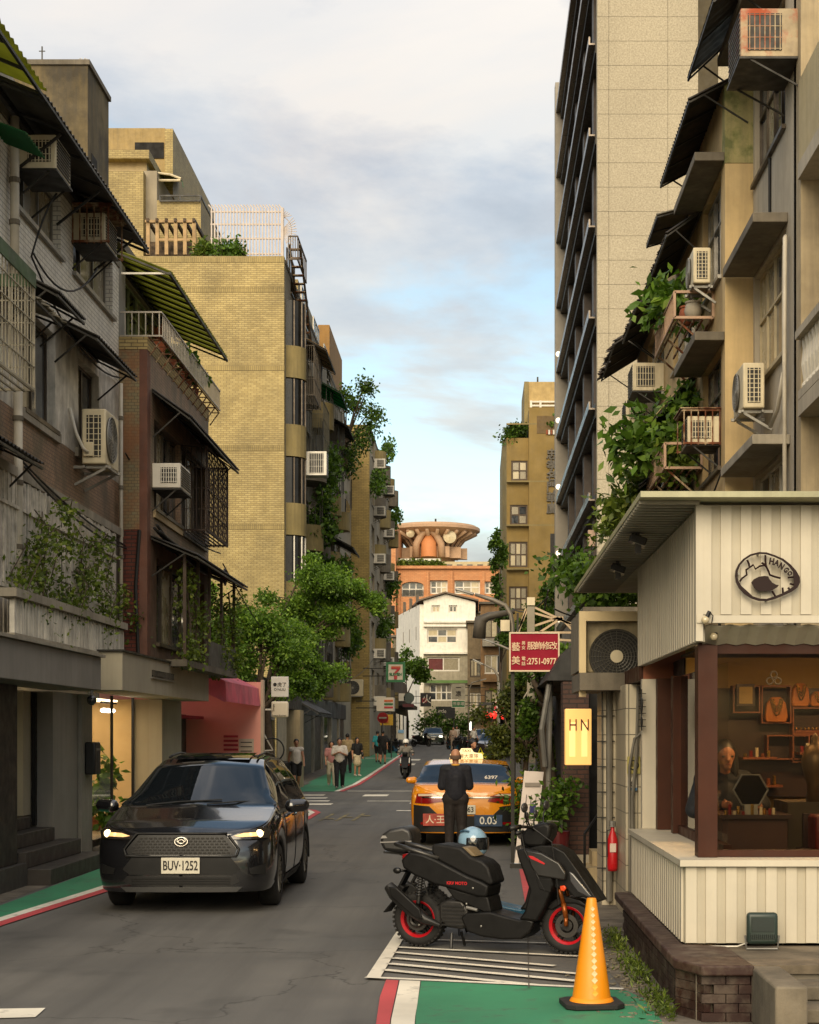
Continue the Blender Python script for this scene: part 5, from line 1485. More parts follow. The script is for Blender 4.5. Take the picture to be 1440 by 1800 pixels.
bx(1.795, 1.805, 13.2, 14.38, 1.03, 2.33).build('window_pane', clear_glass('side_pane', (0.6,0.57,0.5), 0.085), shop)
bx(1.798, 1.802, 11.75, 13.19, 1.03, 2.33).build('window_pane', clear_glass('near_side_pane', (0.95,0.93,0.9), 0.008), shop)
bx(1.77, 1.83, 11.75, 14.4, 0.955, 1.028).build('side_cill', BROWN, shop)
for (x0,x1,y0,y1) in ((1.73,1.84,14.4,14.55), (1.66,1.80,15.0,15.14), (1.60,1.70,15.3,15.44)):
 bx(x0,x1,y0,y1,0.955,2.33).build('side_jamb', BROWN, shop)
bx(1.86, 4.6, 14.66, 15.5, 0.4, 2.5).build('inner_return', mat('dark_brown_panel', '#2a1810', 0.6, var=0.1), shop)
bx(1.54, 1.72, 15.18, 15.3, 0.955, 2.33).build('end_post', SID, shop)
bx(1.545, 2.3, 15.5, 18.7, 2.33, 2.47).build('brown_canopy', BROWN, shop)
bx(1.58, 2.2, 15.46, 15.497, 2.335, 2.62).build('brown_lintel', mat('brown_lintel', '#8a4c2e', 0.5, var=0.08), shop)
# wainscot
siding(shop, Wall('-y', YF-0.02), 1.45, 4.6, 0.375, 0.905, 0.138)
siding(shop, Wall('-x', 1.445), 11.43, 15.15, 0.375, 0.905, 0.138)
bx(1.41, 4.6, YF-0.07, 11.6, 0.908, 0.952).build('sill', SID, shop)
bx(1.41, 1.8, 11.603, 15.2, 0.908, 0.952).build('side_sill', SID, shop)
# interior
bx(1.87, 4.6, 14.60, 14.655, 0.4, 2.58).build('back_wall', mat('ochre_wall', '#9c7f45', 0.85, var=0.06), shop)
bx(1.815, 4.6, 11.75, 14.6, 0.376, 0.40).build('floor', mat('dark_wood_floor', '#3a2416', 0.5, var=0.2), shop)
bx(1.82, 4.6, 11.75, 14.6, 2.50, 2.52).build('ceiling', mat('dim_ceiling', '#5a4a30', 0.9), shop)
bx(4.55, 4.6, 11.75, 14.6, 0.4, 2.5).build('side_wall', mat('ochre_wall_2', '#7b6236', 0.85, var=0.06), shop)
for k, (x, y) in enumerate(((2.5,12.9), (3.4,12.9))):
 bx(x-.35,x+.35,y-.08,y+.08,2.475,2.495).build('ceiling_lamp', emit('warm_strip', (1.0,0.64,0.30), 46), shop)
CAB = mat('dark_red_wood', '#2c130b', 0.5, var=0.2, vs=4); CABE = mat('orange_wood_edge', '#7a3f17', 0.5, var=0.15)
cab = thing('display_cabinet', 'dark wooden wall cabinet of necklaces inside the shop window', 'cabinet', (2.3,14.4,1.0))
def IX(px): return XP(px, 14.45)
def IZ(py): return SZ(py, 14.45)
bx(IX(1257), IX(1440)+0.6, 14.42, 14.6, IZ(1400), IZ(1210)).build('back', CAB, cab)
for k, (a, b, t_, bo) in enumerate(((1283,1330,1206,1254), (1332,1384,1206,1272), (1386,1500,1244,1290), (1342,1416,1292,1335), (1386,1500,1290,1340))):
 mb = MB(); x0, x1, z1, z0 = IX(a), IX(b), IZ(t_), IZ(bo)
 mb.box(x0, x1, 14.25, 14.42, z1-0.012, z1); mb.box(x0, x1, 14.25, 14.42, z0, z0+0.012); mb.box(x0, x0+0.012, 14.25, 14.42, z0+0.0121, z1-0.0121); mb.box(x1-0.012, x1, 14.25, 14.42, z0+0.0121, z1-0.0121)
 mb.build('shelf_box', CABE, cab)
GOLD = mat('gold', '#c9a050', 0.25, metal=0.9, var=0.05)
def bust(px, py0, py1, wd, label):
 t = thing('necklace_stand', label, 'jewellery', (IX(px), 14.3, IZ(py1)), 'necklace stands in the shop')
 x = IX(px); z0, z1 = IZ(py1), IZ(py0); h = z1-z0
 MB().prism([(x-wd*.42,z0),(x+wd*.42,z0),(x+wd*.5,z0+h*.2),(x+wd*.42,z0+h*.7),(x+wd*.2,z0+h*.95),(x-wd*.2,z0+h*.95),(x-wd*.42,z0+h*.7),(x-wd*.5,z0+h*.2)], 'y', 14.22, 14.30).build('stand', mat('suede_orange', '#b06a2a', 0.7, var=0.08), t, bevel=0.012)
 for q in (1.0, 0.75, 0.55):
  mb = MB(); mb.tube([(x-wd*.26*q+wd*.52*q*i/8, 14.205, z1-h*.12-(h*.62*q)*math.sin(PI*i/8)**0.8) for i in range(9)], 0.006, 5); mb.build('necklace', GOLD, t)
bust(1357, 1224, 1270, 0.20, 'rounded stand with looped gold necklaces in the middle of the cabinet')
bust(1399, 1200, 1243, 0.16, 'taller necklace stand at the right end of the cabinet')
bust(1430, 1215, 1243, 0.14, 'low necklace stand at the window edge on top of the cabinet')
t = thing('framed_certificate', 'small framed paper on the dark cabinet', 'picture', (IX(1304),14.3,IZ(1238)))
bx(IX(1288), IX(1319), 14.22, 14.25, IZ(1242), IZ(1204)).build('frame', CAB, t); bx(IX(1292), IX(1315), 14.21, 14.218, IZ(1238), IZ(1209)).build('paper', mat('old_paper', '#a08a5a', 0.8), t)
t = thing('ring_stack', 'little pyramid of glass jars on the cabinet top', 'ornament', (IX(1355),14.3,IZ(1206)))
for a, b in ((1348,1198), (1362,1198), (1355,1187)): MB().torus((IX(a),14.3,IZ(b)), 0.028, 0.008, 'y', 14, 6).build('ring', STEEL, t)
t = thing('jewellery_tray', 'row of small gold rings on the cabinet shelf', 'jewellery', (IX(1420),14.3,IZ(1288)))
bx(IX(1390), IX(1470), 14.24, 14.4, IZ(1288), IZ(1284)).build('tray', CABE, t)
for k in range(11): MB().sphere((IX(1393)+0.034*k, 14.24, IZ(1281)), 0.012, 8, 6).build('ring', GOLD, t, smooth=True)
for k, (px, py, n_, lab) in enumerate(((1300,1330,5,'row of small red and gold boxes under the cabinet'), (1398,1322,7,'row of little jars on the lower shelf'), (1440,1372,6,'bottles and brushes standing by the brass bust'), (1300,1378,6,'small tools lined up at the back of the desk'))):
 t = thing('trinket_row', lab, 'jewellery', (IX(px),14.2,IZ(py)), 'trinkets in the shop')
 bx(IX(px)-.02, IX(px)+.05*n_+.02, 14.12, 14.40, IZ(py)-.02, IZ(py)).build('shelf', CABE, t)
 for i in range(n_): MB().cyl((IX(px)+.05*i+.01,14.2,IZ(py)+.001), (IX(px)+.05*i+.01,14.2,IZ(py)+.03+.025*((i*7+k) % 3)), .016, 8).build('trinket', [GOLD, mat('ruby','#7a1a14',.3), CREAM, CABE][(i+k) % 4], t)
desk = thing('work_desk', 'dark wooden desk behind the shop window', 'desk', (2.1,13,0.4))
bx(1.86, 2.35, 12.4, 13.1, 0.402, 1.18).build('body', mat('red_brown_desk', '#3d1f14', 0.5, var=0.15), desk); bx(1.84, 2.38, 12.36, 13.15, 1.183, 1.215).build('top', CAB, desk)
bx(2.39, 2.75, 12.6, 13.2, 0.402, 1.30).build('side_cabinet', mat('olive_cabinet', '#3a2f1a', 0.6, var=0.1), desk)
t = thing('hexagon_mirror', 'hexagonal table mirror on the desk', 'mirror', (2.05,12.3,1.22))
mb = MB(); cxm, czm, rm = 2.07, 1.40, 0.13
hexp = [(cxm+rm*math.cos(PI/3*k), czm+rm*math.sin(PI/3*k)) for k in range(6)]
mb.tube([(p[0],12.38,p[1]) for p in hexp+[hexp[0]]], 0.008, 6); mb.build('frame', STEEL, t); MB().prism(hexp, 'y', 12.39, 12.4).build('glass', mat('dim_mirror', '#2a2620', 0.08, metal=0.8, var=0), t)
mb = MB(); mb.box(2.02, 2.12, 12.36, 12.44, 1.216, 1.29); mb.build('foot', STEEL, t)
t = thing('display_pots', 'little cluster of gold and red trinkets on the desk', 'jewellery', (2.0,12.3,1.22))
r = random.Random(8)
for k in range(12): MB().cyl((1.88+0.033*k, 12.38+0.03*(k%2)-0.02, 1.2155), (1.88+0.033*k, 12.38+0.03*(k%2)-0.02, 1.225+r.uniform(.01,.07)), 0.012, 8).build('trinket', [GOLD, mat('ruby', '#7a1a14', 0.3), CREAM][k % 3], t)
t = thing('red_chest', 'dark red leather chest on the shop floor by the window', 'chest', (2.75,12.2,0.9))
bx(2.5, 3.1, 12.1, 12.4, 0.96, 1.22).build('body', mat('ox_leather', '#5a1810', 0.4, var=0.15), t, bevel=0.02); bx(2.64, 2.74, 12.085, 12.098, 1.1, 1.16).build('clasp', STEEL, t)
bx(2.45, 3.4, 12.0, 12.6, 0.402, 0.955).build('stand', CAB, t)
t = thing('mannequin_bust', 'brass mannequin bust by the edge of the shop window', 'mannequin', (2.55,12.8,1.3))
MB().lathe([(0.001,1.28),(0.07,1.29),(0.06,1.42),(0.1,1.55),(0.11,1.63),(0.07,1.72),(0.03,1.75),(0.03,1.80),(0.001,1.83)], (2.62,12.7,0), n=14).build('bust', mat('brass_bust', '#5a4526', 0.4, metal=0.4, var=0.1), t, smooth=True)
MB().lathe([(0.001,1.215),(0.08,1.215),(0.02,1.25),(0.02,1.28)], (2.62,12.7,0), n=12).build('foot', CAB, t); bx(2.5, 2.78, 12.55, 12.85, 0.402, 1.213).build('pedestal', CAB, t)
# logo, bulbs, floodlights
lg = thing('logo_sign', 'oval brown cut-out logo sign reading HANGO on the cream fascia', 'sign', (2.0,YF,2.8))
LGM = mat('dark_brown_metal', '#1f0d0a', 0.5, var=0.08, spec=.2)
YL = 11.32
def lp(u, v_): return (XP(1292+115*u/1180.0*1180/1180, 11.33), 0)
def LP(zx, zy): return Vector((XP(1280+zx/10.286, 11.33), 11.33, SZ(950+zy/10.286, 11.33)))
egg_o = [(130,640),(140,540),(190,430),(280,330),(400,250),(560,208),(700,215),(850,265),(1000,330),(1130,430),(1230,540),(1300,660),(1305,760),(1260,850),(1150,930),(1000,1000),(850,1060),(700,1098),(560,1090),(430,1050),(300,970),(200,860),(145,750)]
egg_i = [(170,640),(180,550),(225,445),(310,350),(420,280),(560,240),(690,245),(840,292),(980,355),(1095,450),(1180,560),(1190,680),(1195,770),(1190,830),(1100,890),(970,960),(830,1015),(700,1055),(570,1050),(450,1010),(330,900),(240,820),(190,730)]
mb = MB(); n = len(egg_o)
fo = [LP(*p) for p in egg_o]; fi = [LP(*p) for p in egg_i]; dv = Vector((0,0.018,0))
for i in range(n):
 j = (i+1) % n
 mb.add([fo[i],fo[j],fi[j],fi[i],fo[i]+dv,fo[j]+dv,fi[j]+dv,fi[i]+dv], [(0,1,2,3),(7,6,5,4),(0,4,5,1),(3,2,6,7)])
mb.build('outline', LGM, lg)
eye = [(425,760),(470,700),(560,655),(660,640),(730,650),(745,690),(800,760),(870,800),(925,805),(890,850),(800,900),(680,922),(560,915),(480,860)]
mb = MB(); mb.plate([LP(*p) for p in eye], dv); mb.build('eye_shape', LGM, lg)
for path in ([(680,260),(680,360),(690,460),(740,560),(760,620),(850,655),(955,680)], [(215,740),(260,680),(345,620),(330,530),(460,440),(500,515),(580,460),(660,450)], [(350,350),(385,430),(385,470)], [(800,910),(860,1010)], [(990,850),(1000,950)], [(1090,850),(1120,890)], [(1085,670),(1190,660)], [(610,400),(660,430),(690,470)], [(1120,780),(1200,800)]):
 mb = MB(); mb.tube([LP(*p)+dv*0.5 for p in path], 0.0075, 6); mb.build('line', LGM, lg)
for ch, zx, zy, rot, s_ in (('H',790,385,-8,1.0), ('A',880,410,-18,0.9), ('N',965,470,-30,0.9), ('G',1050,540,-42,0.8), ('O',1115,600,-55,0.7)):
 a = math.radians(rot); Rm = Matrix(((1,0,0),(0,0,-1),(0,1,0))) @ Matrix.Rotation(a, 3, 'Z')
 lettering(ch, 0.062*s_, LP(zx, zy), LGM, lg, Rm, 0.008, 0.002, sx=0.8)
mb = MB()
for p in ((560,230), (700,1075), (200,600), (1250,700)): mb.cyl(LP(*p)+Vector((0,0.01,0)), LP(*p)+Vector((0,0.075,0)), 0.008, 6)
mb.build('standoff', STEEL, lg)
for k, (px, py) in enumerate(((1240,1090), (1255,1119))):
 p = at(px, py, 11.33 if k == 0 else 11.5)
 t = thing('light_bulb', ['bare bulb fixed at the fascia corner', 'bare bulb hanging just below the fascia corner'][k], 'lamp', p, 'bare bulbs on the shop corner')
 MB().sphere(p, 0.028, 12, 8).build('bulb', mat('unlit_glass_bulb', '#b5a88a', 0.08, var=0, spec=0.9), t, smooth=True)
 MB().cyl(p+Vector((0.012,0,0.02)), p+Vector((0.03,0.0,0.06)), 0.014, 8).build('socket', BLACK_MET, t)
 MB().tube([p+Vector((0.03,0,0.055)), p+Vector((0.055,0.01,0.03)), p+Vector((0.05,0.04,-0.02 if k == 0 else 0.1))], 0.004, 5).build('wire', CABLE, t)
for k, (px, py, Y) in enumerate(((1121,950,12.9), (1086,1000,15.0))):
 p = at(px, py, Y)
 t = thing('flood_light', ['black floodlight under the shop eave, nearer the camera', 'black floodlight under the shop eave, farther back'][k], 'lamp', p, 'floodlights under the eave')
 mb = MB(); mb.obox(p, (0.13,0.17,0.06), Matrix.Rotation(0.35, 3, 'Y')); mb.build('head', BLACK_MET, t, bevel=0.008)
 mb = MB(); mb.obox(p+Vector((0.01,0,-0.034)), (0.1,0.14,0.008), Matrix.Rotation(0.35, 3, 'Y')); mb.build('lens', mat('frosted_lens', '#8f8a7c', 0.3, var=0.05), t)
 mb = MB(); mb.beam(p, (p.x, p.y, 3.40), 0.03); mb.obox((p.x, p.y, 3.3), (0.05,0.08,0.14)); mb.build('arm', BLACK_MET, t)
# plinth, bricks, steps
pl = thing('shop_plinth', 'brown painted brick plinth with peeling coping in front of the shop', 'plinth', (2,11,0))
COPING = mat('brown_coping_paint', '#3a2620', 0.6, var=0.2, vs=4, patch='#6e6252', pamt=0.35, pscale=9, spec=.3)
bx(1.40, 6, 10.45, 15.3, 0, 0.298).build('core', CONC_D, pl)
mb = MB(); mb.prism([(1.285,15.2),(1.44,15.2),(1.44,11.40),(1.72,11.3),(1.75,10.32),(1.42,10.32),(1.285,10.62)], 'z', 0.30, 0.368); mb.build('coping', COPING, pl, bevel=0.012)
bx(1.735, 6, 10.42, 11.4, 0.301, 0.355).build('landing', mat('stained_landing', '#6e6250', 0.9, var=0.3, vs=2.5, bump=0.3, streak=0.0, patch='#3d362b', pamt=0.6, pscale=3), pl)
BRK = mat('brown_painted_brick', '#2f1d18', 0.6, var=0.25, vs=6, bump=0.15, patch='#8a8070', pamt=0.2, pscale=7, spec=.3)
fb = MB(); fb.box(0, 0.150, -0.03, 0.03, 0, 0.055); locs = []
for row in range(5):
 for k in range(3):
  x = 1.425 + 0.156*k - (0.078 if row % 2 else 0)
  if x < 1.40: continue
  locs.append((x, 10.40, 0.006+0.059*row))
pieces('brick', fb, BRK, locs, pl)
sb = MB(); sb.box(-0.03, 0.03, 0, 0.2, 0, 0.055)
pieces('brick', sb, BRK, [(1.365, 10.68+0.206*k+(0.1 if row % 2 else 0), 0.006+0.059*row) for row in range(5) for k in range(20)], pl)
cbm = MB(); cbm.obox((0,0,0.0275), (0.33,0.05,0.055), Matrix.Rotation(-1.12, 3, 'Z'))
pieces('brick', cbm, BRK, [(1.392, 10.535, 0.006+0.059*row) for row in range(5)], pl)
stp = thing('entrance_steps', 'worn concrete steps up to the jewellery shop at the bottom right corner', 'steps', (2.3,10.1,0))
STN = mat('worn_step_concrete', '#6b6252', 0.9, var=0.3, vs=3, bump=0.4, streak=0.55)
bx(1.74, 1.93, 9.55, 10.415, 0, 0.352).build('cheek_wall', STN, stp, bevel=0.015)
for k, (y0, z) in enumerate(((10.1,0.27), (9.8,0.18), (9.5,0.09))): bx(1.933, 4.5, y0, 10.417, 0 if k == 2 else z-0.088, z).build('step', STN, stp, bevel=0.012)
fl = thing('flood_light', 'dark green floodlight standing on the shop landing', 'lamp', (1.95,11.1,0.36))
DG = mat('dark_green_metal', '#23312b', 0.45, var=0.12)
p0 = at(1340,1634,11.15)
bx(p0.x-0.105, p0.x+0.105, 11.12, 11.19, p0.z-0.1, p0.z+0.115).build('housing', DG, fl, bevel=0.025, seg=3)
mb = MB()
for k in range(13): mb.box(p0.x-0.085+0.0135*k, p0.x-0.079+0.0135*k, 11.105, 11.12, p0.z-0.06, p0.z-0.03)
mb.box(p0.x-0.075, p0.x+0.075, 11.112, 11.12, p0.z-0.01, p0.z+0.08); mb.build('fins', mat('dark_green_fins', '#182420', 0.5), fl)
mb = MB(); mb.tube([(p0.x-0.115,11.155,p0.z-0.04), (p0.x-0.105,11.155,0.365), (p0.x+0.105,11.155,0.365), (p0.x+0.115,11.155,p0.z-0.04)], 0.008, 6); mb.build('stand', STEEL, fl)
MB().tube([(p0.x-0.05,11.2,p0.z-0.08), (p0.x-0.15,11.25,0.37), (p0.x-0.35,11.3,0.362)], 0.006, 5).build('cable', WHITE_P, fl)
# -- tiled wall beyond the shop: pipes, meters, air conditioner, lit sign
tw = thing('tiled_party_wall', 'white tiled wall with pipes and cables beyond the jewellery shop', 'wall', (1.7,17.6,0))
TILE_C = brick('cream_wall_tile', '#b8ad95', '#c5baa0', '#5a5446', 0.09, 0.26, 0.005, rough=0.4, bump=0.4, streak=0.4, offset=0.0)
bx(1.35, 3.2, 17.6, 18.2, 0, 2.32).build('wall', TILE_C, tw)
bx(1.50, 3.0, 16.4, 17.59, 0, 2.32).build('near_pier', TILE_C, tw)
bx(1.08, 1.55, 17.0, 18.4, 2.28, 2.46).build('concrete_shelf', CONC_D, tw)
mb = MB(); mb.tube([(1.62,16.36,2.3), (1.60,16.34,1.6), (1.56,16.34,1.2), (1.57,16.35,0.05)], 0.018, 6); mb.tube([(1.66,16.35,1.85), (1.58,16.33,1.78), (1.53,16.34,1.5), (1.54,16.35,0.1)], 0.014, 6); mb.tube([(1.43,17.55,2.3), (1.43,17.55,0.05)], 0.035, 8); mb.build('pipe', mat('old_grey_pipe', '#6c675c', 0.6, var=0.2), tw)
mb = MB()
for k in range(7):
 mb.beam((1.3,17.57,0.4+0.27*k), (1.49,17.57,0.4+0.27*k), 0.012)
for x in (1.36, 1.44): mb.beam((x,17.57,0.1), (x,17.57,2.28), 0.010)
mb.build('iron_grid', BLACK_MET, tw)
ex = thing('fire_extinguisher', 'red fire extinguisher hanging on the white tiled wall', 'fire extinguisher', (1.40,17.3,0.35))
pe = at(1077,1531,17.25)
MB().lathe([(0.001,0),(0.05,0),(0.055,0.04),(0.055,0.33),(0.03,0.40),(0.02,0.42),(0.02,0.46),(0.001,0.47)], (pe.x,17.25,pe.z)).build('cylinder', _M['extinguisher_red'], ex, smooth=True)
bx(pe.x-0.032, pe.x+0.032, 17.188, 17.196, pe.z+0.2, pe.z+0.29).build('sticker', mat('sticker', '#c9b7a8', 0.6), ex)
MB().cyl((pe.x,17.25,pe.z+0.46), (pe.x+0.0,17.25,pe.z+0.52), 0.035, 8).build('valve', STEEL, ex)
MB().tube([(pe.x,17.25,pe.z+0.44), (pe.x-0.06,17.24,pe.z+0.42), (pe.x-0.06,17.22,pe.z+0.15)], 0.009, 6).build('hose', BLACK_MET, ex)
for k, (px0, px1, py0, py1, col) in enumerate(((1103,1126,1330,1360,'#a59a55'), (1104,1120,1367,1390,'#d5cfc0'))):
 a = at(px0, py1, 16.36); b = at(px1, py0, 16.36)
 t = thing('wall_notice', ['yellow notice with a round emblem on the tiled pier', 'white notice with a letter e on the tiled pier'][k], 'sign', a)
 bx(a.x, b.x, 16.37, 16.385, a.z, b.z).build('plate', mat(f'notice_{k}', col, 0.6, var=0.08), t)
 if k == 0: MB().torus(((a.x+b.x)/2,16.362,(a.z+b.z)/2), 0.045, 0.006, 'y', 20, 5).build('emblem', INK, t); lettering('服務', 0.045, ((a.x+b.x)/2,16.365,(a.z+b.z)/2), INK, t, '-y', 0.002)
 else: lettering('e', 0.11, ((a.x+b.x)/2,16.365,(a.z+b.z)/2+0.01), INK, t, '-y', 0.002); bx(a.x, b.x, 16.362, 16.369, a.z, a.z+0.03).build('blue_band', mat('blue_band', '#3f6d95', 0.6), t)
mh = thing('moon_sign', 'thin black wire sign on the end post of the shop', 'sign', (1.5,15.1,2.0))
mb = MB(); pm = at(1128,1250,15.1); mb.torus(pm+Vector((0,0,0.05)), 0.07, 0.006, 'x', 18, 5); mb.torus(pm+Vector((0,0,-0.1)), 0.05, 0.006, 'x', 18, 5); mb.beam(pm+Vector((0,0,0.2)), pm+Vector((0,0,-0.18)), 0.012)
for q in range(6): mb.beam(pm+Vector((-0.03,0,0.16-0.06*q)), pm+Vector((0.04,0,0.16-0.06*q)), 0.008)
mb.build('wire_letters', BLACK_MET, mh)
ac = thing('outdoor_air_conditioner', 'large dirty outdoor unit in a white frame on the concrete shelf', 'air conditioner', (1.4,17.2,2.47), 'outdoor air conditioner units')
A = at(1030,1215,17.3); B = at(1122,1092,17.3)
DIRTY = mat('dirty_cream_metal', '#9b8d6c', 0.55, var=0.25, vs=6, streak=0.5, stain=(0.12,0.1,0.06))
bx(A.x, B.x+0.1, 17.3, 17.75, 2.47, B.z).build('housing', DIRTY, ac, bevel=0.015)
fc = at(1084,1154,17.28); rf = 47/2900*17.3
MB().lathe([(0.001,17.286),(rf,17.286),(rf,17.295),(0.001,17.295)], (fc.x,0,fc.z), 'y', 36).build('fan_opening', BLACK_MET, ac)
mb = MB(); fan_grille(mb, fc.x, 17.27, fc.z, rf, 9, 24); mb.build('fan_guard', mat('grey_guard', '#4d4a42', 0.5, metal=0.3), ac)
MB().lathe([(0.001,17.25),(rf*.24,17.25),(rf*.24,17.27),(0.001,17.27)], (fc.x,0,fc.z), 'y', 20).build('fan_hub', CREAM, ac)
mb = MB(); a = at(1018,1225,17.2); b = at(1124,1075,17.2); t1 = at(1030,1092,17.2)
mb.box(a.x, t1.x, 17.16, 17.24, a.z, b.z); mb.box(t1.x+0.0005, b.x+0.12, 17.16, 17.24, t1.z, b.z); mb.build('frame', mat('cream_frame', '#cdb88c', 0.5, var=0.06), ac)
bx(A.x-0.01-0.15+0.08, A.x-0.008, 17.25, 18.6, 2.49, b.z-0.02).build('side_cover', mat('grey_side_cover', '#7d776a', 0.6, var=0.1, streak=0.2), ac)
hn = thing('lit_sign', 'glowing amber box sign with HN letters', 'sign', (1.2,20,1.45))
a = at(994,1345,19.6); b = at(1040,1246,19.6)
def lit_panel():
 m, t, p, out = newmat('amber_lightbox')
 p.inputs['Base Color'].default_value = (0.75,0.42,0.14,1); p.inputs['Roughness'].default_value = 0.4
 p.inputs['Emission Color'].default_value = (1.0,0.50,0.13,1); p.inputs['Emission Strength'].default_value = 0.42
 return m
bx(a.x, b.x, 19.6, 19.78, a.z, b.z).build('lightbox', lit_panel(), hn, bevel=0.01)
for dx in (0.27, 0.73):
 x = a.x+(b.x-a.x)*dx; bx(x-0.035, x+0.035, 19.592, 19.599, a.z+0.1, b.z-0.16).build('tube_glow', emit('lit_tube', (1.0,0.58,0.2), 0.55), hn)
lettering('H', 0.2, ((a.x+b.x)/2-0.065, 19.585, b.z-0.2), mat('dark_red_letter', '#5a1c10', 0.6), hn, '-y', 0.003, sx=0.75); lettering('N', 0.2, ((a.x+b.x)/2+0.075, 19.585, b.z-0.2), _M['dark_red_letter'], hn, '-y', 0.003, sx=0.75)
mb = MB(); mb.beam((b.x,19.7,b.z-0.1), (b.x+0.5,19.7,b.z-0.1), 0.03); mb.build('arm', BLACK_MET, hn)
# dark shopfronts behind: brown brick pier, doorway, awning, steps
dk = thing('brown_brick_shopfront', 'brown brick doorway with dark awning behind the lit sign', 'shop', (2,21.5,0))
BRB = brick('brown_brick', '#3a2218', '#4a2c1e', '#22150f', 0.2, 0.06, 0.008, streak=0.2)
bx(1.12, 1.45, 21.0, 21.5, 0.3, 2.5).build('brick_pier', BRB, dk)
bx(1.12, 1.5, 20.95, 21.5, 0, 0.3).build('pier_base', CONC, dk)
bx(1.55, 1.75, 19.8, 20.0, 0, 2.5).build('grey_post', mat('grey_post', '#85807a', 0.7, var=0.1), dk)
bx(1.5, 3.6, 21.5, 34, 0, 2.9).build('wall', DARKIN, dk)
bx(1.35, 1.75, 20.1, 20.95, 0, 0.2).build('step', CONC_L, dk); bx(1.45, 1.75, 20.4, 20.95, 0.2, 0.38).build('step', CONC_L, dk)
mb = MB(); mb.tube([(1.33,20.0,0.0), (1.33,20.0,0.62), (1.62,20.6,0.95)], 0.018, 6); mb.tube([(1.62,20.6,0.4), (1.62,20.6,0.95)], 0.018, 6); mb.build('handrail', BLACK_MET, dk)
awn = thing('dark_awning', 'black box awning hanging over the dark shopfronts at right', 'awning', (1.2,24,2.6))
mb = MB(); mb.prism([(0.95,2.55),(1.9,2.55),(1.9,3.3),(1.2,2.95)], 'y', 22, 30.5); mb.build('canopy', mat('black_canvas', '#1b1a18', 0.7, var=0.15), awn)
MB().tube([(1.0,22.2,2.5), (0.9,22.2,1.9), (0.95,22.3,1.4)], 0.04, 8).build('down_pipe', STEEL, awn)
dp = thing('drain_pipe', 'grey drain pipe with knots beside the dark tree trunk at right', 'pipe', (1.0,22.4,0))
MB().tube([(1.02,22.4,0), (1.0,22.4,1.3), (1.02,22.4,2.6)], 0.04, 8).build('pipe', mat('grey_down_pipe', '#6a675f', 0.6, var=0.2), dp, smooth=True)
# -- upper buildings R1 / R2
R1X, R2X = 4.15, 3.73
WR1 = Wall('-x', R1X); WR2 = Wall('-x', R2X)
PLG = mat('grey_plaster', '#b0a693', 0.85, var=0.14, vs=0.9, bump=0.15, streak=0.4)
PLT = mat('stained_tan_plaster', '#b89e70', 0.85, var=0.2, vs=1.0, bump=0.2, streak=0.5, patch='#7d6b4a', pamt=0.45, pscale=0.8)
r1 = thing('grey_apartment_building', 'grey rendered apartment building at the right edge with loggias', 'building', (6,20,0))
HR1 = [(22.05, 24.45, 9.98, 11.7), (22.0, 24.45, 6.95, 8.58), (22.0, 24.4, 3.9, 5.6)]
mb = MB(); WR1.holes(mb, 21.2, 24.59, 2.5, 13.5, HR1, 0.28); mb.build('street_wall', PLG, r1)
bx(R1X+0.29, 10, 21.5, 24.58, 2.5, 13.4).build('core', DARKIN, r1)
window(WR1, r1, *HR1[0], 4, 2, ALU_D, [GLASS_D, GLASS_C, GLASS_D], 0.1, 0.05, split=[10.03,10.9,11.65])
window(WR1, r1, *HR1[1], 4, 2, mat('cream_frame_paint', '#b5a684', 0.5), [GLASS_D, GLASS_C, GLASS_B], 0.1, 0.05, split=[7.0,7.9,8.53])
window(WR1, r1, *HR1[2], 3, 1, mat('white_frame', '#c5bfb0', 0.5), [GLASS_D, GLASS_C], 0.1, 0.05)
bx(R1X, 9, 21.2, 21.45, 2.5, 13.5).build('loggia_end_wall', PLT, r1)
bx(R1X-0.02, R1X+0.35, 20.9, 21.203, 2.5, 13.5).build('loggia_pillar', mat('loggia_tan', '#a8987a', 0.85, var=0.15, streak=0.4), r1)
bx(R1X+1.6, 9, 14, 21.18, 2.5, 13.5).build('loggia_back', PLG, r1)
for z in (5.85, 8.85): bx(R1X-0.06, 9, 14, 20.89, z, z+0.2).build('loggia_slab', PLG, r1)
bx(R1X-0.05, R1X+0.1, 14, 20.88, 9.06, 10.1).build('loggia_parapet', mat('cream_parapet', '#b3a47f', 0.8, var=0.1, streak=0.3), r1)
bx(R1X-0.1, R1X+0.12, 14, 20.88, 6.82, 6.92).build('parapet_rail', PLG, r1); bx(R1X-0.06, R1X+0.1, 14, 20.88, 6.06, 6.17).build('parapet_kerb', PLG, r1)
bl = MB(); bl.lathe([(0.05,0),(0.06,0.05),(0.035,0.1),(0.065,0.3),(0.045,0.5),(0.06,0.6),(0.05,0.648)], (0,0,0), n=8)
pieces('baluster', bl, mat('white_baluster', '#cfc9ba', 0.7, var=0.1, streak=0.25), [(R1X+0.02, 20.75-0.2*k, 6.171) for k in range(16)], r1)
def slab_ledge(parent, W, u0, u1, z, out, m=CONC_D):
 mb = MB(); W.box(mb, u0, u1, z, z+0.13, 0.003, out); return mb.build('concrete_ledge', m, parent, bevel=0.01)
slab_ledge(r1, WR1, 21.85, 24.5, 8.62, 0.47); slab_ledge(r1, WR1, 21.7, 24.5, 5.65, 0.5, CONC); slab_ledge(r1, WR1, 21.9, 24.5, 11.75, 0.55)
MB().tube([WR1.P(21.75,8.4,0.05), WR1.P(21.65,8.35,0.08), WR1.P(21.7,6.9,0.08), WR1.P(21.75,3.0,0.06)], 0.03, 8).build('drainpipe', PVC, r1, smooth=True)
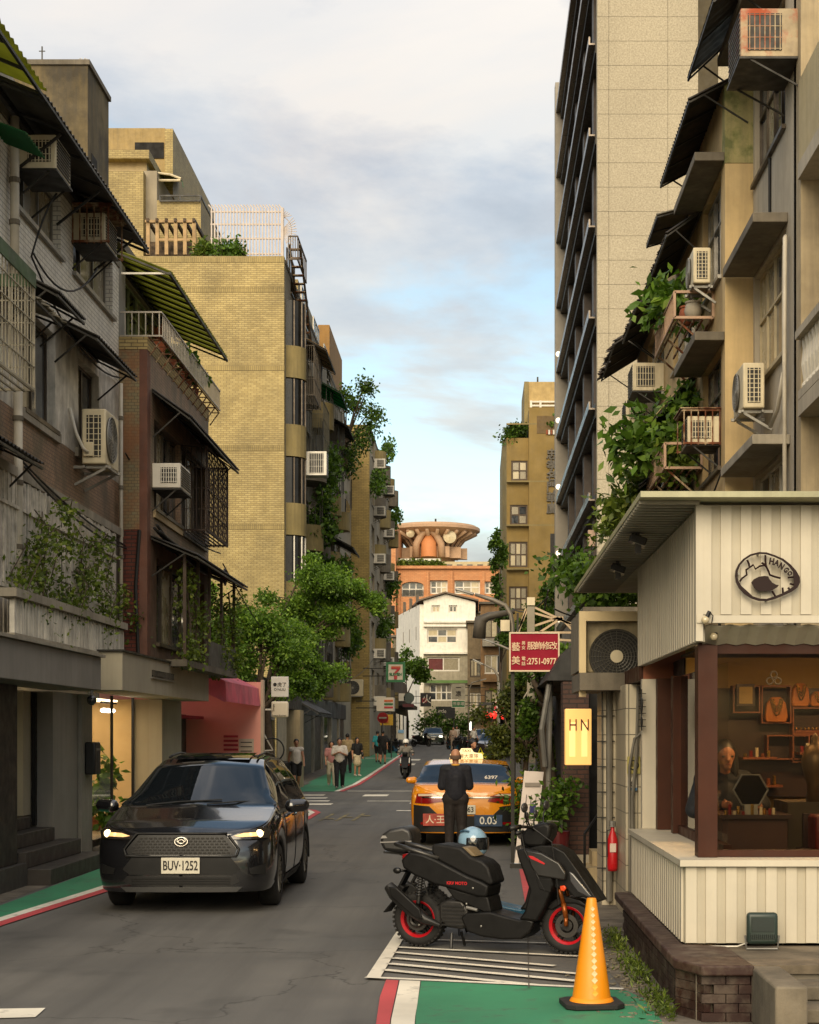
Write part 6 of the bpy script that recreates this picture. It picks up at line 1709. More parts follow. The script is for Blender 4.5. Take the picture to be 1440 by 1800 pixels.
MB().tube([WR1.P(21.75,6.6,0.08), WR1.P(22.2,6.2,0.08), WR1.P(22.6,6.05,0.1)], 0.03, 8).build('conduit', PVC, r1, smooth=True)
MB().tube([WR1.P(23.1,9.9,0.02), WR1.P(23.1,9.0,0.02)], 0.025, 5).build('crack_pipe', DARK_MET, r1)
ac_outdoor('clean cream outdoor unit on brackets on the grey right building', WR1, 23.3, 6.36, 0.85, 0.3, 0.63, nin=0.13)
ac_window('rusty boxy air conditioner at the top right corner', WR1, 21.6, 10.5, 1.0, 0.75, 0.62, body=mat('rust_streaked_metal', '#a9987a', 0.65, var=0.2, vs=5, patch='#9a3f0e', pamt=1.0, pscale=2.6), nin=0.0)
awning('mouldy dark awning at the top right over the rusty unit', WR1, 22.2, 24.9, 12.6, 11.75, 0.95, mat('mouldy_awning', '#4a4336', 0.8, var=0.35, vs=4, patch='#1c1a16', pamt=0.8, pscale=3), ribs=10, amp=0.004)
r2 = thing('tan_apartment_building', 'tan plastered building with tin awnings and ledges on the right', 'building', (6,30,0))
HR2 = [(25.0, 27.0, 8.8, 10.35), (25.0, 27.0, 5.9, 7.7), (28.0, 31.0, 8.6, 10.2), (28.0, 31.0, 5.7, 7.4), (32.5, 35.5, 8.6, 10.2), (32.5, 35.5, 5.7, 7.4), (28,31,3.4,4.8), (32.5,35.5,3.4,4.8)]
mb = MB(); WR2.holes(mb, 24.85, 38.0, 2.5, 11.6, HR2, 0.28); mb.build('street_wall', PLT, r2)
bx(R2X, R1X+0.3, 24.6, 24.845, 2.5, 10.35).build('end_wall', mat('lit_tan_plaster', '#c4ab7c', 0.85, var=0.14, vs=1.2, bump=0.2, streak=0.4, stain=(0.16,0.12,0.07)), r2)  # paler than the street wall: sunlight on this face put into the colour
bx(R2X-0.005, R1X+0.3, 24.59, 24.85, 10.355, 11.55).build('mossy_end_wall', mat('mossy_plaster', '#a89e6c', 0.9, var=0.2, patch='#4f5c2a', pamt=0.8, pscale=2.5, streak=0.5), r2)
bx(R2X+0.29, 10, 24.86, 37.9, 2.5, 11.5).build('core', DARKIN, r2)
for h in HR2: window(WR2, r2, *h, 3, 2, r.choice((ALU, ALU_D, CREAM)), [GLASS_D, GLASS_C, GLASS_B], 0.12, 0.05, split=[h[2]+.05, h[3]-.55, h[3]-.05])
slab_ledge(r2, WR2, 24.62, 27.2, 10.4, 0.45); slab_ledge(r2, WR2, 24.62, 27.2, 7.72, 0.45)
cable(r2, [WR2.P(24.62,5.75,0.05), WR2.P(27.5,5.1,0.1)], 0.05); cable(r2, [WR2.P(24.62,5.35,0.05), WR2.P(27.5,5.0,0.14)], 0.12); cable(r2, [WR2.P(24.7,5.2,0.05), WR2.P(24.9,3.2,0.05)], 0.02)
RUSTY = mat('rusty_black_sheet', '#2b2722', 0.7, metal=0.1, var=0.35, patch='#4b3b2a', pamt=0.5, pscale=3)
awning('black corrugated roof awning on the top of the tan building', WR2, 24.55, 28.4, 11.75, 11.3, 0.55, RUSTY, ribs=26, amp=0.02, nin=-0.35)
awning('ragged black corrugated awning below the top floor of the tan building', WR2, 27.0, 30.6, 10.45, 10.05, 0.6, RUSTY, ribs=24, amp=0.02, ragged=0.1)
awning('black corrugated awning farther along the tan building', WR2, 30.8, 34.0, 10.35, 9.95, 0.7, RUSTY, ribs=22, amp=0.02, ragged=0.12)
awning('tattered black sheets at the far end of the tan building', WR2, 34.2, 37.8, 10.5, 10.0, 0.85, RUSTY, ribs=18, amp=0.03, ragged=0.3)
awning('bent grey tin sheet jutting at the roof edge of the tan building', WR2, 28.4, 30.2, 10.95, 10.8, 0.6, mat('pale_tin', '#77705f', 0.6, var=0.2, streak=0.4), ribs=12, amp=0.02, braces=False)
awning('cream curved awning above the large potted tree on the right', WR2, 27.6, 31.2, 8.0, 7.2, 0.7, mat('cream_canvas', '#a8976c', 0.7, var=0.15, streak=0.3), ribs=4, amp=0.004)
awning('sloping dark awning over the lower planter on the right', WR2, 29.5, 33.5, 6.9, 6.3, 0.8, DKSH, ribs=18)
ac_outdoor('cream outdoor unit high on the tan building', WR2, 25.75, 8.78, 0.75, 0.27, 0.55, nin=0.1, pipe=False)
ac_window('brown caged window unit low on the tan building', WR2, 25.4, 6.25, 0.7, 0.5, 0.42, cage=True)
ac_window('cream window unit, upper of the far pair on the tan building', WR2, 33.0, 8.62, 1.0, 0.62, 0.55, body=CREAM, group='far window units on the tan building')
ac_window('cream window unit, lower of the far pair on the tan building', WR2, 34.6, 8.3, 0.9, 0.6, 0.5, body=CREAM, group='far window units on the tan building')
def rack(label, u0, u1, z, h=0.4, out=0.62):
 t = thing('planter_rack', label, 'planter', WR2.P((u0+u1)/2, z, 0.3), 'iron planter racks on the tan building')
 mb = MB()
 for n_ in (0.02, out):
  mb.beam(WR2.P(u0,z,n_), WR2.P(u1,z,n_), 0.03)
 mb.beam(WR2.P(u0,z+h,out), WR2.P(u1,z+h,out), 0.03)
 for zz_ in (z, z+h): mb.beam(WR2.P(u0,zz_,0.02), WR2.P(u0,zz_,out), 0.04)
 for n_ in (0.02, out): mb.beam(WR2.P(u0,z,n_), WR2.P(u0,z+h,n_), 0.04)
 mb.build('frame', mat('pinkish_iron', '#a98a70', 0.6, var=0.15), t)
 vb = MB(); vb.box(-0.007,0.007,-0.007,0.007,0,h); pieces('bar', vb, _M['pinkish_iron'], [WR2.P(u0+(u1-u0)*k/18, z, out) for k in range(1,19)], t)
 mb = MB()
 for k in range(5): mb.beam(WR2.P(u0,z-0.02,0.05+0.13*k), WR2.P(u1,z-0.02,0.05+0.13*k), 0.025)
 for u in (u0+0.1, (u0+u1)/2, u1-0.1): mb.beam(WR2.P(u,z-0.5,0.02), WR2.P(u,z-0.03,out*0.9), 0.03)
 mb.build('bracket', RUST, t)
rack('iron planter rack with pots on the upper floor of the tan building', 25.7, 28.4, 8.33)
rack('iron planter rack on the lower floor of the tan building', 27.0, 30.6, 6.2)
for k, (y, z, n_) in enumerate(((25.95,8.35,.3), (26.25,8.35,.35))): 
 t = thing('clay_pot', ['grey clay pot in the upper planter rack', 'red clay pot in the upper planter rack'][k], 'pot', WR2.P(y,z,n_)); MB().lathe([(0.001,0),(0.1,0),(0.14,0.14),(0.11,0.26),(0.09,0.26),(0.001,0.2)], WR2.P(y,z,n_), n=12).build('body', TERRA if k else CONC, t, smooth=True); MB().lathe([(0.09,0.262),(0.125,0.262),(0.125,0.29),(0.09,0.29)], WR2.P(y,z,n_), n=12).build('rim', TERRA if k else CONC, t)
def lush(label, pts, n, size, m, seed, group='plants on the tan building'):
 t = thing('balcony_plant', label, 'plant', pts[0], group)
 st = MB(); b0 = Vector(pts[0])
 for p in pts[1:]: st.tube([b0, b0.lerp(Vector(p),0.5)+Vector((0,0,.1)), p], 0.02, 5)
 st.build('stem', BARK, t)
 r_ = np.random.default_rng(seed); V = []; 
 P = np.array([tuple(p) for p in pts]); idx = r_.integers(0, len(P), n); Q = P[idx] + r_.normal(0, 0.19, (n,3))
 V, F = leaf_quads(Q, size, 0.22, 0.25, r_); link_raw('foliage', V, F, m, t)
lush('fern like plant leaning out of the upper planter rack', [at(1195,545,27), at(1178,528,27.2), at(1163,535,27.4), at(1180,515,27)], 420, 0.22, LEAF_B, 3)
lush('tall green potted tree rising beside the cream awning', [at(1210,790,27.6), at(1205,740,27.6), at(1195,715,27.6), at(1210,700,27.6), at(1190,755,27.6)], 600, 0.18, LEAF_B, 4)
lush('big broad leaved plant spilling out over the street', [at(1180,800,29), at(1160,765,28.8), at(1130,780,28.8), at(1105,800,29), at(1145,745,28.8), at(1098,770,29)], 620, 0.25, LEAF_B, 5)
lush('trailing plant below the lower planter rack', [at(1150,870,30), at(1120,850,30), at(1100,885,30), at(1135,830,30), at(1090,905,30)], 800, 0.2, LEAF_V, 6)
lush('dry plant in the lower planter rack', [at(1195,815,27.4), at(1205,805,27.4), at(1185,800,27.4)], 300, 0.16, LEAF_V, 7)
lush('straggly shrub above the shop roof edge', [at(1090,940,33), at(1085,900,33), at(1100,915,33), at(1075,935,33)], 500, 0.2, LEAF_V, 8)
t = thing('roof_garden_shrub', 'dense shrub behind the outdoor unit under the eave', 'plant', at(1070,1060,36))
foliage('foliage', t, [at(1060,1030,36), at(1095,1040,36), at(1030,1015,36), at(1012,1000,37), at(1075,1055,36)], [[.7,.8,.45]]*5, 2400, 0.17, LEAF_D, seed=33); MB().tube([at(1060,1075,36), at(1060,1040,36)], 0.05, 6).build('stem', BARK, t)
bx(2.0, 3.72, 30.5, 38, 2.9, 4.2).build('planter_box', CONC_D, t)
# -- tall tower
tx, ty = 4.5, 60.7
tow = thing('office_tower', 'tall tower clad in speckled pale stone panels with dark ledged side', 'tower', (10,74,0))
def speckle():
 m, t, p, out = newmat('speckled_stone')
 pos = t.nodes.new('ShaderNodeNewGeometry').outputs['Position']
 a = noise_n(t, pos, 17, 4, 0.7); b = noise_n(t, pos, 0.25, 4)
 col = ramp_n(t, a, [(0.34, c('#8d8471')), (0.48, c('#a0967f')), (0.64, c('#b2a891'))])
 col = mix_n(t, 1.0, col, ramp_n(t, b, [(0.3,0.9),(0.7,1.06)]), 'MULTIPLY')
 t.links.new(col, p.inputs['Base Color']); p.inputs['Roughness'].default_value = 0.75
 bump_n(t, p, a, 0.3, 0.01)
 return m
SPK = speckle(); BRZ = mat('bronze_cladding', '#2e2822', 0.5, metal=0.2, var=0.15); BRZ2 = mat('bronze_column', '#4a4038', 0.6, var=0.1)
bx(tx+0.5, 16.5, ty+0.06, 87, 0, 36).build('core', mat('joint_grey', '#4e4634', 0.9), tow)
RH = 0.896
for (x0, x1) in ((4.5,4.93), (4.93,7.1), (7.1,8.22), (8.95,11.2), (11.2,13.6)):
 pm = MB(); pm.box(0.006, x1-x0-0.006, 0, 0.055, 0.006, RH-0.006)
 pieces('stone_panel', pm, SPK, [(x0, ty, 5.0+RH*k) for k in range(32)], tow)
bx(4.5, 4.6, ty+0.058, ty+0.4, 0, 36).build('corner_return', SPK, tow)
bx(8.22, 8.95, ty+0.5, ty+0.7, 0, 36).build('recess', mat('recess_brown', '#41372e', 0.5, var=0.1), tow)
mb = MB()
for k in range(9): mb.box(8.25, 8.92, ty+0.3, ty+0.498, 8+3.4*k, 8.35+3.4*k)
mb.build('recess_band', BRZ, tow)
gl_ = MB(); gl_.box(tx+0.42, tx+0.5, ty+0.42, 86.5, 3, 36); gl_.build('glazing', glass('tower_glass', (0.01,0.012,0.018), 0.06, 0.6), tow)
band = MB(); band.box(tx-0.02, tx+0.41, 0, 25.4, 0, 0.55); 
pieces('floor_band', band, BRZ, [(0, ty+0.8, 3.5+3.4*k) for k in range(10)], tow)
led = MB(); led.box(tx-0.26, tx-0.021, 0, 25.4, 0, 0.06); led.box(tx-0.26, tx-0.2, 0, 25.4, 0.061, 0.3)
pieces('ledge', led, mat('bronze_edge', '#6b6258', 0.35, metal=0.5, var=0.08), [(0, ty+0.8, 3.8+3.4*k) for k in range(10)], tow)
colm = MB(); colm.box(tx+0.1, tx+0.415, 0, 0.9, 0, 32)
pieces('column', colm, BRZ2, [(0, ty+3.2+5.6*k, 3) for k in range(5)], tow)
bx(tx-0.3, tx+0.5, 86.2, 87.0, 0, 36).build('far_fin', mat('pale_fin', '#8d867a', 0.6, var=0.05), tow)
bx(tx-0.28, tx-0.02, ty+0.75, ty+1.05, 8.9, 9.5).build('bracket_block', mat('pink_block', '#a58c78', 0.8), tow)
for k in range(6): MB().sphere((tx-0.22, 84.5, 4.4+3.4*k), 0.14).build('ledge_lamp', emit('ledge_lamp', (1.0,0.85,0.6), 1.0), tow, smooth=True)
# -- FAR RIGHT: YELLOW BLOCK WITH CHARACTERS
YR = 116.0
b5 = thing('yellow_corner_apartments', 'yellow apartment block with bay windows and vertical building name', 'building', (4,120,0))
STU = mat('yellow_stucco', '#8a7340', 0.85, var=0.14, vs=0.7, bump=0.2, streak=0.25, stain=(0.14,0.11,0.05))
def zR(py): return SZ(py, YR)
bx(XP(930,YR), XP(1010,YR), YR, 130, 0, zR(716)).build('main_wall', STU, b5)
xa, xb = XP(891,YR), XP(929.8,YR)
hs = [(XP(899,YR), XP(928,YR), zR(843), zR(808)), (XP(897,YR), XP(928,YR), zR(921), zR(886)), (XP(895,YR), XP(928,YR), zR(996), zR(951)), (XP(895,YR), XP(928,YR), zR(1072), zR(1030))]
W5 = Wall('-y', YR+0.4)
mb = MB(); W5.holes(mb, xa, xb, 0, zR(768), hs, 0.35); mb.build('bay_wall', STU, b5)
mb = MB(); mb.prism([(xa,YR+0.4),(xa-0.28,YR+1.6),(xa-0.28,130),(xa+0.35,130),(xa,YR+0.75)], 'z', 0, zR(768)); mb.build('bay_side', OLIVE, b5)
bx(xa+0.36, xb, YR+0.76, 129.9, 0, zR(770)).build('core', DARKIN, b5)
for i, h in enumerate(hs): window(W5, b5, *h, 2 if i < 2 else 3, 2, mat('brown_bay_frame', '#4d3d2b', 0.6), [GLASS_B, GLASS_C] if i != 1 else [GLASS_D, GLASS_C], 0.1, 0.12, sill=False)
for py in (745, 846, 923, 1000): bx(xa-0.02, XP(985,YR), YR-0.005 if py != 846 else YR-0.006, YR+0.3, zR(py)-0.05, zR(py)+0.05).build('string_course', OLIVE, b5)
CY2 = mat('stained_cream_concrete', '#b59c68', 0.85, var=0.14, streak=0.45, stain=(0.25,0.15,0.06))
bx(XP(932,YR), XP(1010,YR), YR+3, 128, zR(716), zR(655)).build('roof_tower', CY2, b5)
bx(XP(924,YR), XP(931.8,YR), YR+2.9, 126, zR(745), zR(655)).build('roof_tower_side', OLIVE, b5)
mb = MB()
for py in (692, 699, 707): mb.beam((XP(934,YR),YR+2.8,zR(py)), (XP(990,YR),YR+2.8,zR(py)), 0.12)
for px in (936, 953): mb.beam((XP(px,YR),YR+2.8,zR(716)), (XP(px,YR),YR+2.8,zR(690)), 0.15)
mb.build('roof_rail', WHITE_P, b5)
bx(XP(934,YR), XP(985,YR), YR+2.86, YR+2.99, zR(716), zR(707)).build('roof_opening', DARKIN, b5)
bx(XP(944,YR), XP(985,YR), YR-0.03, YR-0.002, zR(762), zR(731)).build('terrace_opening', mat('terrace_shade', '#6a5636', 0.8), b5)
for k in range(6): bx(XP(960+4*k,YR), XP(963+4*k,YR), YR-0.12, YR-0.035, zR(764), zR(756)).build('planter', [TERRA, WHITE_P][k % 2], b5)
mb = MB(); mb.beam((XP(951,YR),YR+6,zR(655)), (XP(951,YR),YR+6,zR(630)), 0.12); mb.build('antenna', DARK_MET, b5)
for k, ch in enumerate('忠孝名門華廈'): lettering(ch, 0.78, (XP(970,YR), YR-0.06, zR(800+19*k)), mat('grey_letter', '#5d564a', 0.6), b5, '-y', 0.05, 0.02)
t = thing('roof_hedge', 'green hedge spilling from the roof of the yellow corner block', 'plant', at(905,770,YR+1)); foliage('foliage', t, [at(902,760,YR+1), at(915,756,YR+1), at(897,770,YR+1)], [[.8,1,.5]]*3, 900, 0.26, LEAF_D, seed=2); MB().tube([at(905,775,YR+1), at(905,760,YR+1)], 0.08, 6).build('stem', BARK, t)
bx(XP(898,YR)+0.0, XP(930,YR), YR+1.5, YR+9, zR(769), zR(742)).build('roof_shed', mat('dark_green_sheet', '#2f3a30', 0.6), b5)
t = thing('roof_shrub', 'round green shrub on the terrace of the yellow corner block', 'plant', at(978,760,YR-0.3)); foliage('foliage', t, [at(976,748,YR+0.2), at(981,742,YR+0.2)], [[.5,.5,.5]]*2, 350, 0.24, LEAF_B, seed=3); MB().tube([at(978,765,YR), at(978,745,YR)], 0.06, 6).build('stem', BARK, t)
blk = thing('dark_vertical_sign', 'tall dark vertical sign board beside the tower', 'sign', (XP(972,100),100,5)); bx(XP(968,100), XP(980,100), 100, 100.4, SZ(1045,100), SZ(938,100)).build('panel', mat('dark_board', '#2a2826', 0.6), blk); mb = MB(); mb.beam((XP(980,100),100.2,SZ(960,100)), (XP(990,100),100.2,SZ(960,100)), 0.15); mb.build('arm', DARK_MET, blk)
# -- orange brick complex with a saucer roof
YO = 205.0
def zO(py): return SZ(py, YO)
ob = thing('orange_brick_complex', 'orange brick complex with arched windows at the end of the street', 'building', (-5,212,0))
ORG = brick('orange_brick', '#b87c4d', '#c48a5a', '#936545', 0.5, 0.18, 0.012, streak=0.12, var=0.1, stain=(0.3,0.12,0.04))
bx(XP(679,YO), XP(697,YO), YO-2, YO+20, 0, zO(918)).build('corner_tower', ORG, ob)
WO = Wall('-y', YO); hs = [(XP(706,YO), XP(745,YO), zO(1049), zO(1022)), (XP(756,YO), XP(787,YO), zO(1044), zO(1020)), (XP(799,YO), XP(844,YO), zO(1044), zO(1020)), (XP(852,YO), XP(874,YO), zO(1044), zO(1022))]
mb = MB(); WO.holes(mb, XP(697.5,YO), XP(892,YO), 0, zO(1000), hs, 0.8); mb.build('wall', ORG, ob)
bx(XP(697,YO), XP(893,YO), YO+0.81, YO+20, 0, zO(1001)).build('core', DARKIN, ob)
bx(XP(697,YO), XP(892,YO), YO-0.4, YO-0.002, zO(1000), zO(995)).build('cornice', ORG, ob)
for i, h in enumerate(hs):
 o = window(WO, ob, *h, 3, 2, WHITE_P, [GLASS_D, GLASS_C, GLASS_B] if i else [GLASS_D], 0.5, 0.18, sill=False)
xa, xb = hs[0][0], hs[0][1]; mb = MB()
prof = [(xa,zO(1022)), (xb,zO(1022)), (xb,zO(1030))] + [(xa+(xb-xa)*(0.5+0.5*math.cos(PI*k/10)), zO(1030)+(zO(1022.5)-zO(1030))*math.sin(PI*k/10)) for k in range(1,10)] + [(xa,zO(1030))]
mb.prism(prof, 'y', YO-0.02, YO+0.4); mb.build('arch_infill', ORG, ob)
for k, x in enumerate((700, 750, 792, 848)): bx(XP(x,YO), XP(x+4,YO), YO-0.35, YO-0.003, 0, zO(1005)).build('pilaster', ORG, ob)
mb = MB()
for k in range(16): mb.beam((xa+(xb-xa)*k/15,YO+0.2,zO(1048)), (xa+(xb-xa)*k/15,YO+0.2,zO(1036)), 0.1)
mb.build('balcony_bars', DARK_MET, ob)
bx(XP(700,YO), XP(890,YO), YO+1.5, YO+14, zO(1000), zO(985)).build('roof_storey', mat('pale_roof_storey', '#b7a883', 0.8, var=0.1), ob)
for k in range(5): bx(XP(785+18*k,YO), XP(795+18*k,YO), YO+1.4, YO+1.499, zO(997), zO(990)).build('roof_window', GLASS_D, ob)
bx(XP(700,YO), XP(775,YO), YO+0.6, YO+1.4, zO(985), zO(981)).build('terrace_canopy', WHITE_P, ob)
for k in range(7):
 t = thing('terrace_plant', f'{["first","second","third","fourth","fifth","sixth","seventh"][k]} terrace plant from the left on the orange complex', 'plant', at(703+12*k,997,YO), 'plants on the orange terrace'); foliage('foliage', t, [at(703+12*k,991,YO+0.3)], [[.5,.4,.5]], 90, 0.4, LEAF_V, seed=k); MB().tube([at(703+12*k,999,YO+0.3), at(703+12*k,992,YO+0.3)], 0.08, 5).build('stem', BARK, t)
sc_ = thing('saucer_rotunda', 'round stone rotunda with a wide saucer shaped rim', 'rotunda', (XP(765,212),220,20))
SC = mat('pinkish_stone', '#b09072', 0.7, var=0.1, streak=0.12); YS = 222.0; sx_ = XP(762,YS); s0 = YS/FPX
def zS(py): return SZ(py, YS)
R0 = 82*s0
MB().lathe([(R0*.46,zS(1005)), (R0*.46,zS(958)), (R0*.5,zS(956))], (sx_,YS,0), n=36).build('drum', SC, sc_, smooth=True)
MB().lathe([(R0*.50,zS(958)), (R0*.62,zS(950)), (R0*.80,zS(942)), (R0*.97,zS(937)), (R0,zS(935.5)), (R0,zS(930.5)), (R0*.98,zS(929)), (R0*.93,zS(929)), (R0*.92,zS(926.5)), (0.1,zS(926))], (sx_,YS,0), n=48).build('rim', SC, sc_, smooth=False, angle=35)
for k in range(14):
 a = -PI + PI*k/13; d = Vector((math.cos(a), math.sin(a), 0)); cpt = Vector((sx_,YS,0))
 mb = MB(); mb.tube([cpt+d*R0*.49+Vector((0,0,zS(985))), cpt+d*R0*.52+Vector((0,0,zS(964))), cpt+d*R0*.66+Vector((0,0,zS(950))), cpt+d*R0*.93+Vector((0,0,zS(939.5)))], 0.26, 6); mb.build('rib', SC, sc_, smooth=True)
 if k % 2 == 0 and 0 < k < 13:
  mb = MB(); q = cpt+d*R0*.6; mb.box(q.x-0.9,q.x+0.9,q.y-0.5,q.y+0.5,zS(985),zS(966)); mb.build('block', SC, sc_)
for (px, py, rr) in ((791,951,11), (722,945,7)): MB().lathe([(0.01,0),(rr*s0,0.35),(rr*s0,0.5),(0.01,0.25)], (XP(px,YS-R0*.62),YS-R0*.8,zS(py)), 'y', 24).build('disc', CREAM, sc_)
mb = MB(); mb.cyl((sx_+0.3,YS,zS(926)), (sx_+0.3,YS,zS(912)), 0.12); mb.cyl((sx_+0.9,YS,zS(926)), (sx_+0.9,YS,zS(917)), 0.1); mb.build('antenna', DARK_MET, sc_)
arch = MB(); ax = XP(754,YS-R0*.66); arch.tube([(ax-22*s0,YS-R0*.66,zS(985)), (ax-21*s0,YS-R0*.68,zS(962)), (ax-12*s0,YS-R0*.7,zS(946)), (ax,YS-R0*.72,zS(938)), (ax+12*s0,YS-R0*.7,zS(946)), (ax+21*s0,YS-R0*.68,zS(962)), (ax+22*s0,YS-R0*.66,zS(985))], 0.5, 8); arch.build('arch', SC, sc_, smooth=True)
MB().lathe([(14*s0,zS(985)), (13*s0,zS(960)), (6*s0,zS(948)), (0.01,zS(944))], (ax,YS-R0*.66,0), n=20).build('apse', mat('warm_apse', '#c07c4a', 0.7, var=0.06), sc_, smooth=True)
# -- white corner house and its brown neighbours
YW = 158.0
def zW(py): return SZ(py, YW)
wb = thing('white_corner_house', 'white four storey house with a gabled top floor at the bend', 'building', (-4.5,162,0))
WHR = mat('white_render', '#ebe5d6', 0.8, var=0.1, streak=0.25); WHD = mat('dirty_white_render', '#a59c86', 0.85, var=0.16, streak=0.45)
x0, x1, x2 = XP(745,YW), XP(836,YW), XP(702,YW+14)
gw = [(XP(759,YW), XP(774,YW), zW(1077), zW(1064)), (XP(789,YW), XP(804,YW), zW(1077), zW(1064)), (XP(751,YW), XP(804,YW), zW(1131), zW(1105)), (XP(751,YW), XP(808,YW), zW(1180), zW(1155)), (XP(755,YW), XP(806,YW), zW(1232), zW(1202))]
Ww = Wall('-y', YW); mb = MB(); Ww.holes(mb, x0, x1, zW(1150), zW(1060), gw[:3], 0.4); mb.build('upper_front', WHR, wb)
mb = MB(); Ww.holes(mb, x0, x1, zg(YW)-0.5, zW(1150.2), gw[3:], 0.4); mb.build('lower_front', WHD, wb)
MB().prism([(x0,zW(1060)),(x1,zW(1060)),(x1-0.1,zW(1058)),(XP(783,YW),zW(1044)),(x0-0.05,zW(1056))], 'y', YW, YW+0.4).build('gable', WHR, wb)
mb = MB(); mb.prism([(x0-0.005,YW+0.41),(x0-0.4,YW+0.41),(x2-0.4,YW+16),(x2,YW+16)], 'z', zg(YW)-0.5, zW(1062)); mb.build('side_wall', WHR, wb)
bx(x0+0.01, x1-0.01, YW+0.42, YW+14, 0, zW(1063)).build('core', DARKIN, wb)
mb = MB(); mb.plate([(x0-0.5,YW-0.4,zW(1057)),(XP(783,YW),YW-0.4,zW(1043)),(XP(783,YW),YW+16,zW(1043)),(x0-2.4,YW+16,zW(1057))], (0,0,0.15)); mb.plate([(x1+0.3,YW-0.4,zW(1057)),(XP(783,YW),YW-0.4,zW(1043)),(XP(783,YW),YW+16,zW(1043)),(x1+0.3,YW+16,zW(1057))], (0,0,0.15)); mb.build('roof', mat('brown_roof', '#6a5a48', 0.7, var=0.1), wb)
for i, h in enumerate(gw): window(Ww, wb, *h, [2,2,3,2,5][i], [1,1,2,1,2][i], WHITE_P, [[GLASS_B], [GLASS_D], [GLASS_D, GLASS_B], [mat('red_lattice', '#5f2524', 0.7, var=0.15), GLASS_C], [GLASS_D, GLASS_C, GLASS_D]][i], 0.2, 0.14, sill=False)
for py in (1093, 1100, 1148): bx(x0-0.04, x1+0.04, YW-0.3, YW-0.004, zW(py)-0.1, zW(py)+0.1).build('string_course', WHR, wb)
bx(x0, x1, YW-0.45, YW-0.32, zW(1201), zW(1196)).build('green_band', mat('green_band', '#5b7a3e', 0.7), wb)
for k in range(3):
 for f in range(4):
  yy = YW+2.5+4.2*k; xx = x0 + (x2-x0)*(yy-YW-0.41)/15.6
  mb = MB(); mb.box(xx-0.45, xx-0.2, yy, yy+1.6, 5+3.1*f, 6.3+3.1*f); mb.build('side_window', ALU_D if f else GLASS_D, wb)
# brown stepped blocks right of the white house
for k, (px0, px1, py0, Y, lab, col) in enumerate(((822,850,1095,150,'narrow brown tiled house right of the white corner house','#7a6a50'), (845,893,1062,142,'brown corner house under the yellow block','#8a6a45'), (806,850,1078,172,'tan house behind the narrow brown house','#9b8a68'), (690,748,1120,176,'grey house left of the white corner house','#77705f'))):
 t = thing('brown_house', lab, 'building', (XP((px0+px1)/2,Y),Y+4,zg(Y)))
 m = mat(f'brown_tile_{k}', col, 0.8, var=0.2, streak=0.5)
 W_ = Wall('-y', Y); xs0, xs1 = XP(px0,Y), XP(px1,Y); hs_ = []
 f = 0; z = 4.2
 while z+2 < SZ(py0,Y):
  hs_.append((xs0+(xs1-xs0)*.15, xs1-(xs1-xs0)*.15, z, z+1.6)); z += 3.05
 mb = MB(); W_.holes(mb, xs0, xs1, zg(Y)-0.3, SZ(py0,Y), hs_, 0.35); mb.build('front', m, t)
 bx(xs0+.01, xs1-.01, Y+0.36, Y+8, 0, SZ(py0,Y)-0.05).build('core', m, t); bx(xs0-.15, xs1+.15, Y-.3, Y+8.2, SZ(py0,Y)+0.003, SZ(py0,Y)+.2).build('roof', CONC_D, t)
 for i, h in enumerate(hs_): window(W_, t, *h, 3, 1, ALU_D if (i+k) % 2 else WHITE_P, [GLASS_D, GLASS_C, GLASS_B], 0.15, 0.1)
 for i, h in enumerate(hs_):
  mb = MB(); mb.box(h[0]-.2, h[1]+.2, Y-.75, Y-.004, h[2]-.75, h[2]-.08); mb.build('balcony', m if i % 2 else CONC, t)
# right side street walls between the tower and the bend
rw = thing('old_grey_house', 'old grey house with pipes and boxes beside the bend on the right', 'building', (2.5,130,0)); bx(XP(880,131), 4, 131, 140, 0, SZ(1100,131)).build('wall', CONC_D, rw)
for k in range(8): bx(XP(884,131)-0.02+0.35*(k%2), XP(884,131)+0.45+0.35*(k%2), 130.6, 130.99, 5.0+0.75*k, 5.5+0.75*k).build('wall_box', [CREAM, ALU, CONC_L][k % 3], rw)
ll = thing('low_shop_row', 'low dark shop row with eaves along the right before the bend', 'shop', (2.6,75,0))
bx(2.2, 4.4, 40, 60, 0, 3.3).build('wall', DARKIN, ll); bx(2.3, 8, 88, 128, 0, 4.2).build('far_wall', CONC_D, ll)
mb = MB(); mb.prism([(1.2,3.0),(2.3,3.9),(2.3,3.8),(1.2,2.9)], 'y', 90, 124); mb.build('eave', DKSH, ll)
for k in range(5): bx(2.26, 2.295, 90+6.5*k, 95+6.5*k, 0.4, 3.0).build('shopfront', [mat('lit_shop', '#8a6a3f', 0.5, var=0.4, vs=1), GLASS_D, mat('roller_shutter', '#6b675e', 0.6)][k % 3], ll)
le = thing('low_shop_row', 'low dark shop row along the left before the bend', 'shop', (-7,135,0)); bx(-12, -6.2, 126.2, 150, 0, 6.5).build('wall', CONC_D, le)
for k in range(3): bx(-6.19, -6.12, 128+7*k, 133+7*k, 1.2, 3.6).build('shopfront', GLASS_D, le)
bx(-6.4, -5.2, 127, 149, 4.2, 4.5).build('eave', DKSH, le)
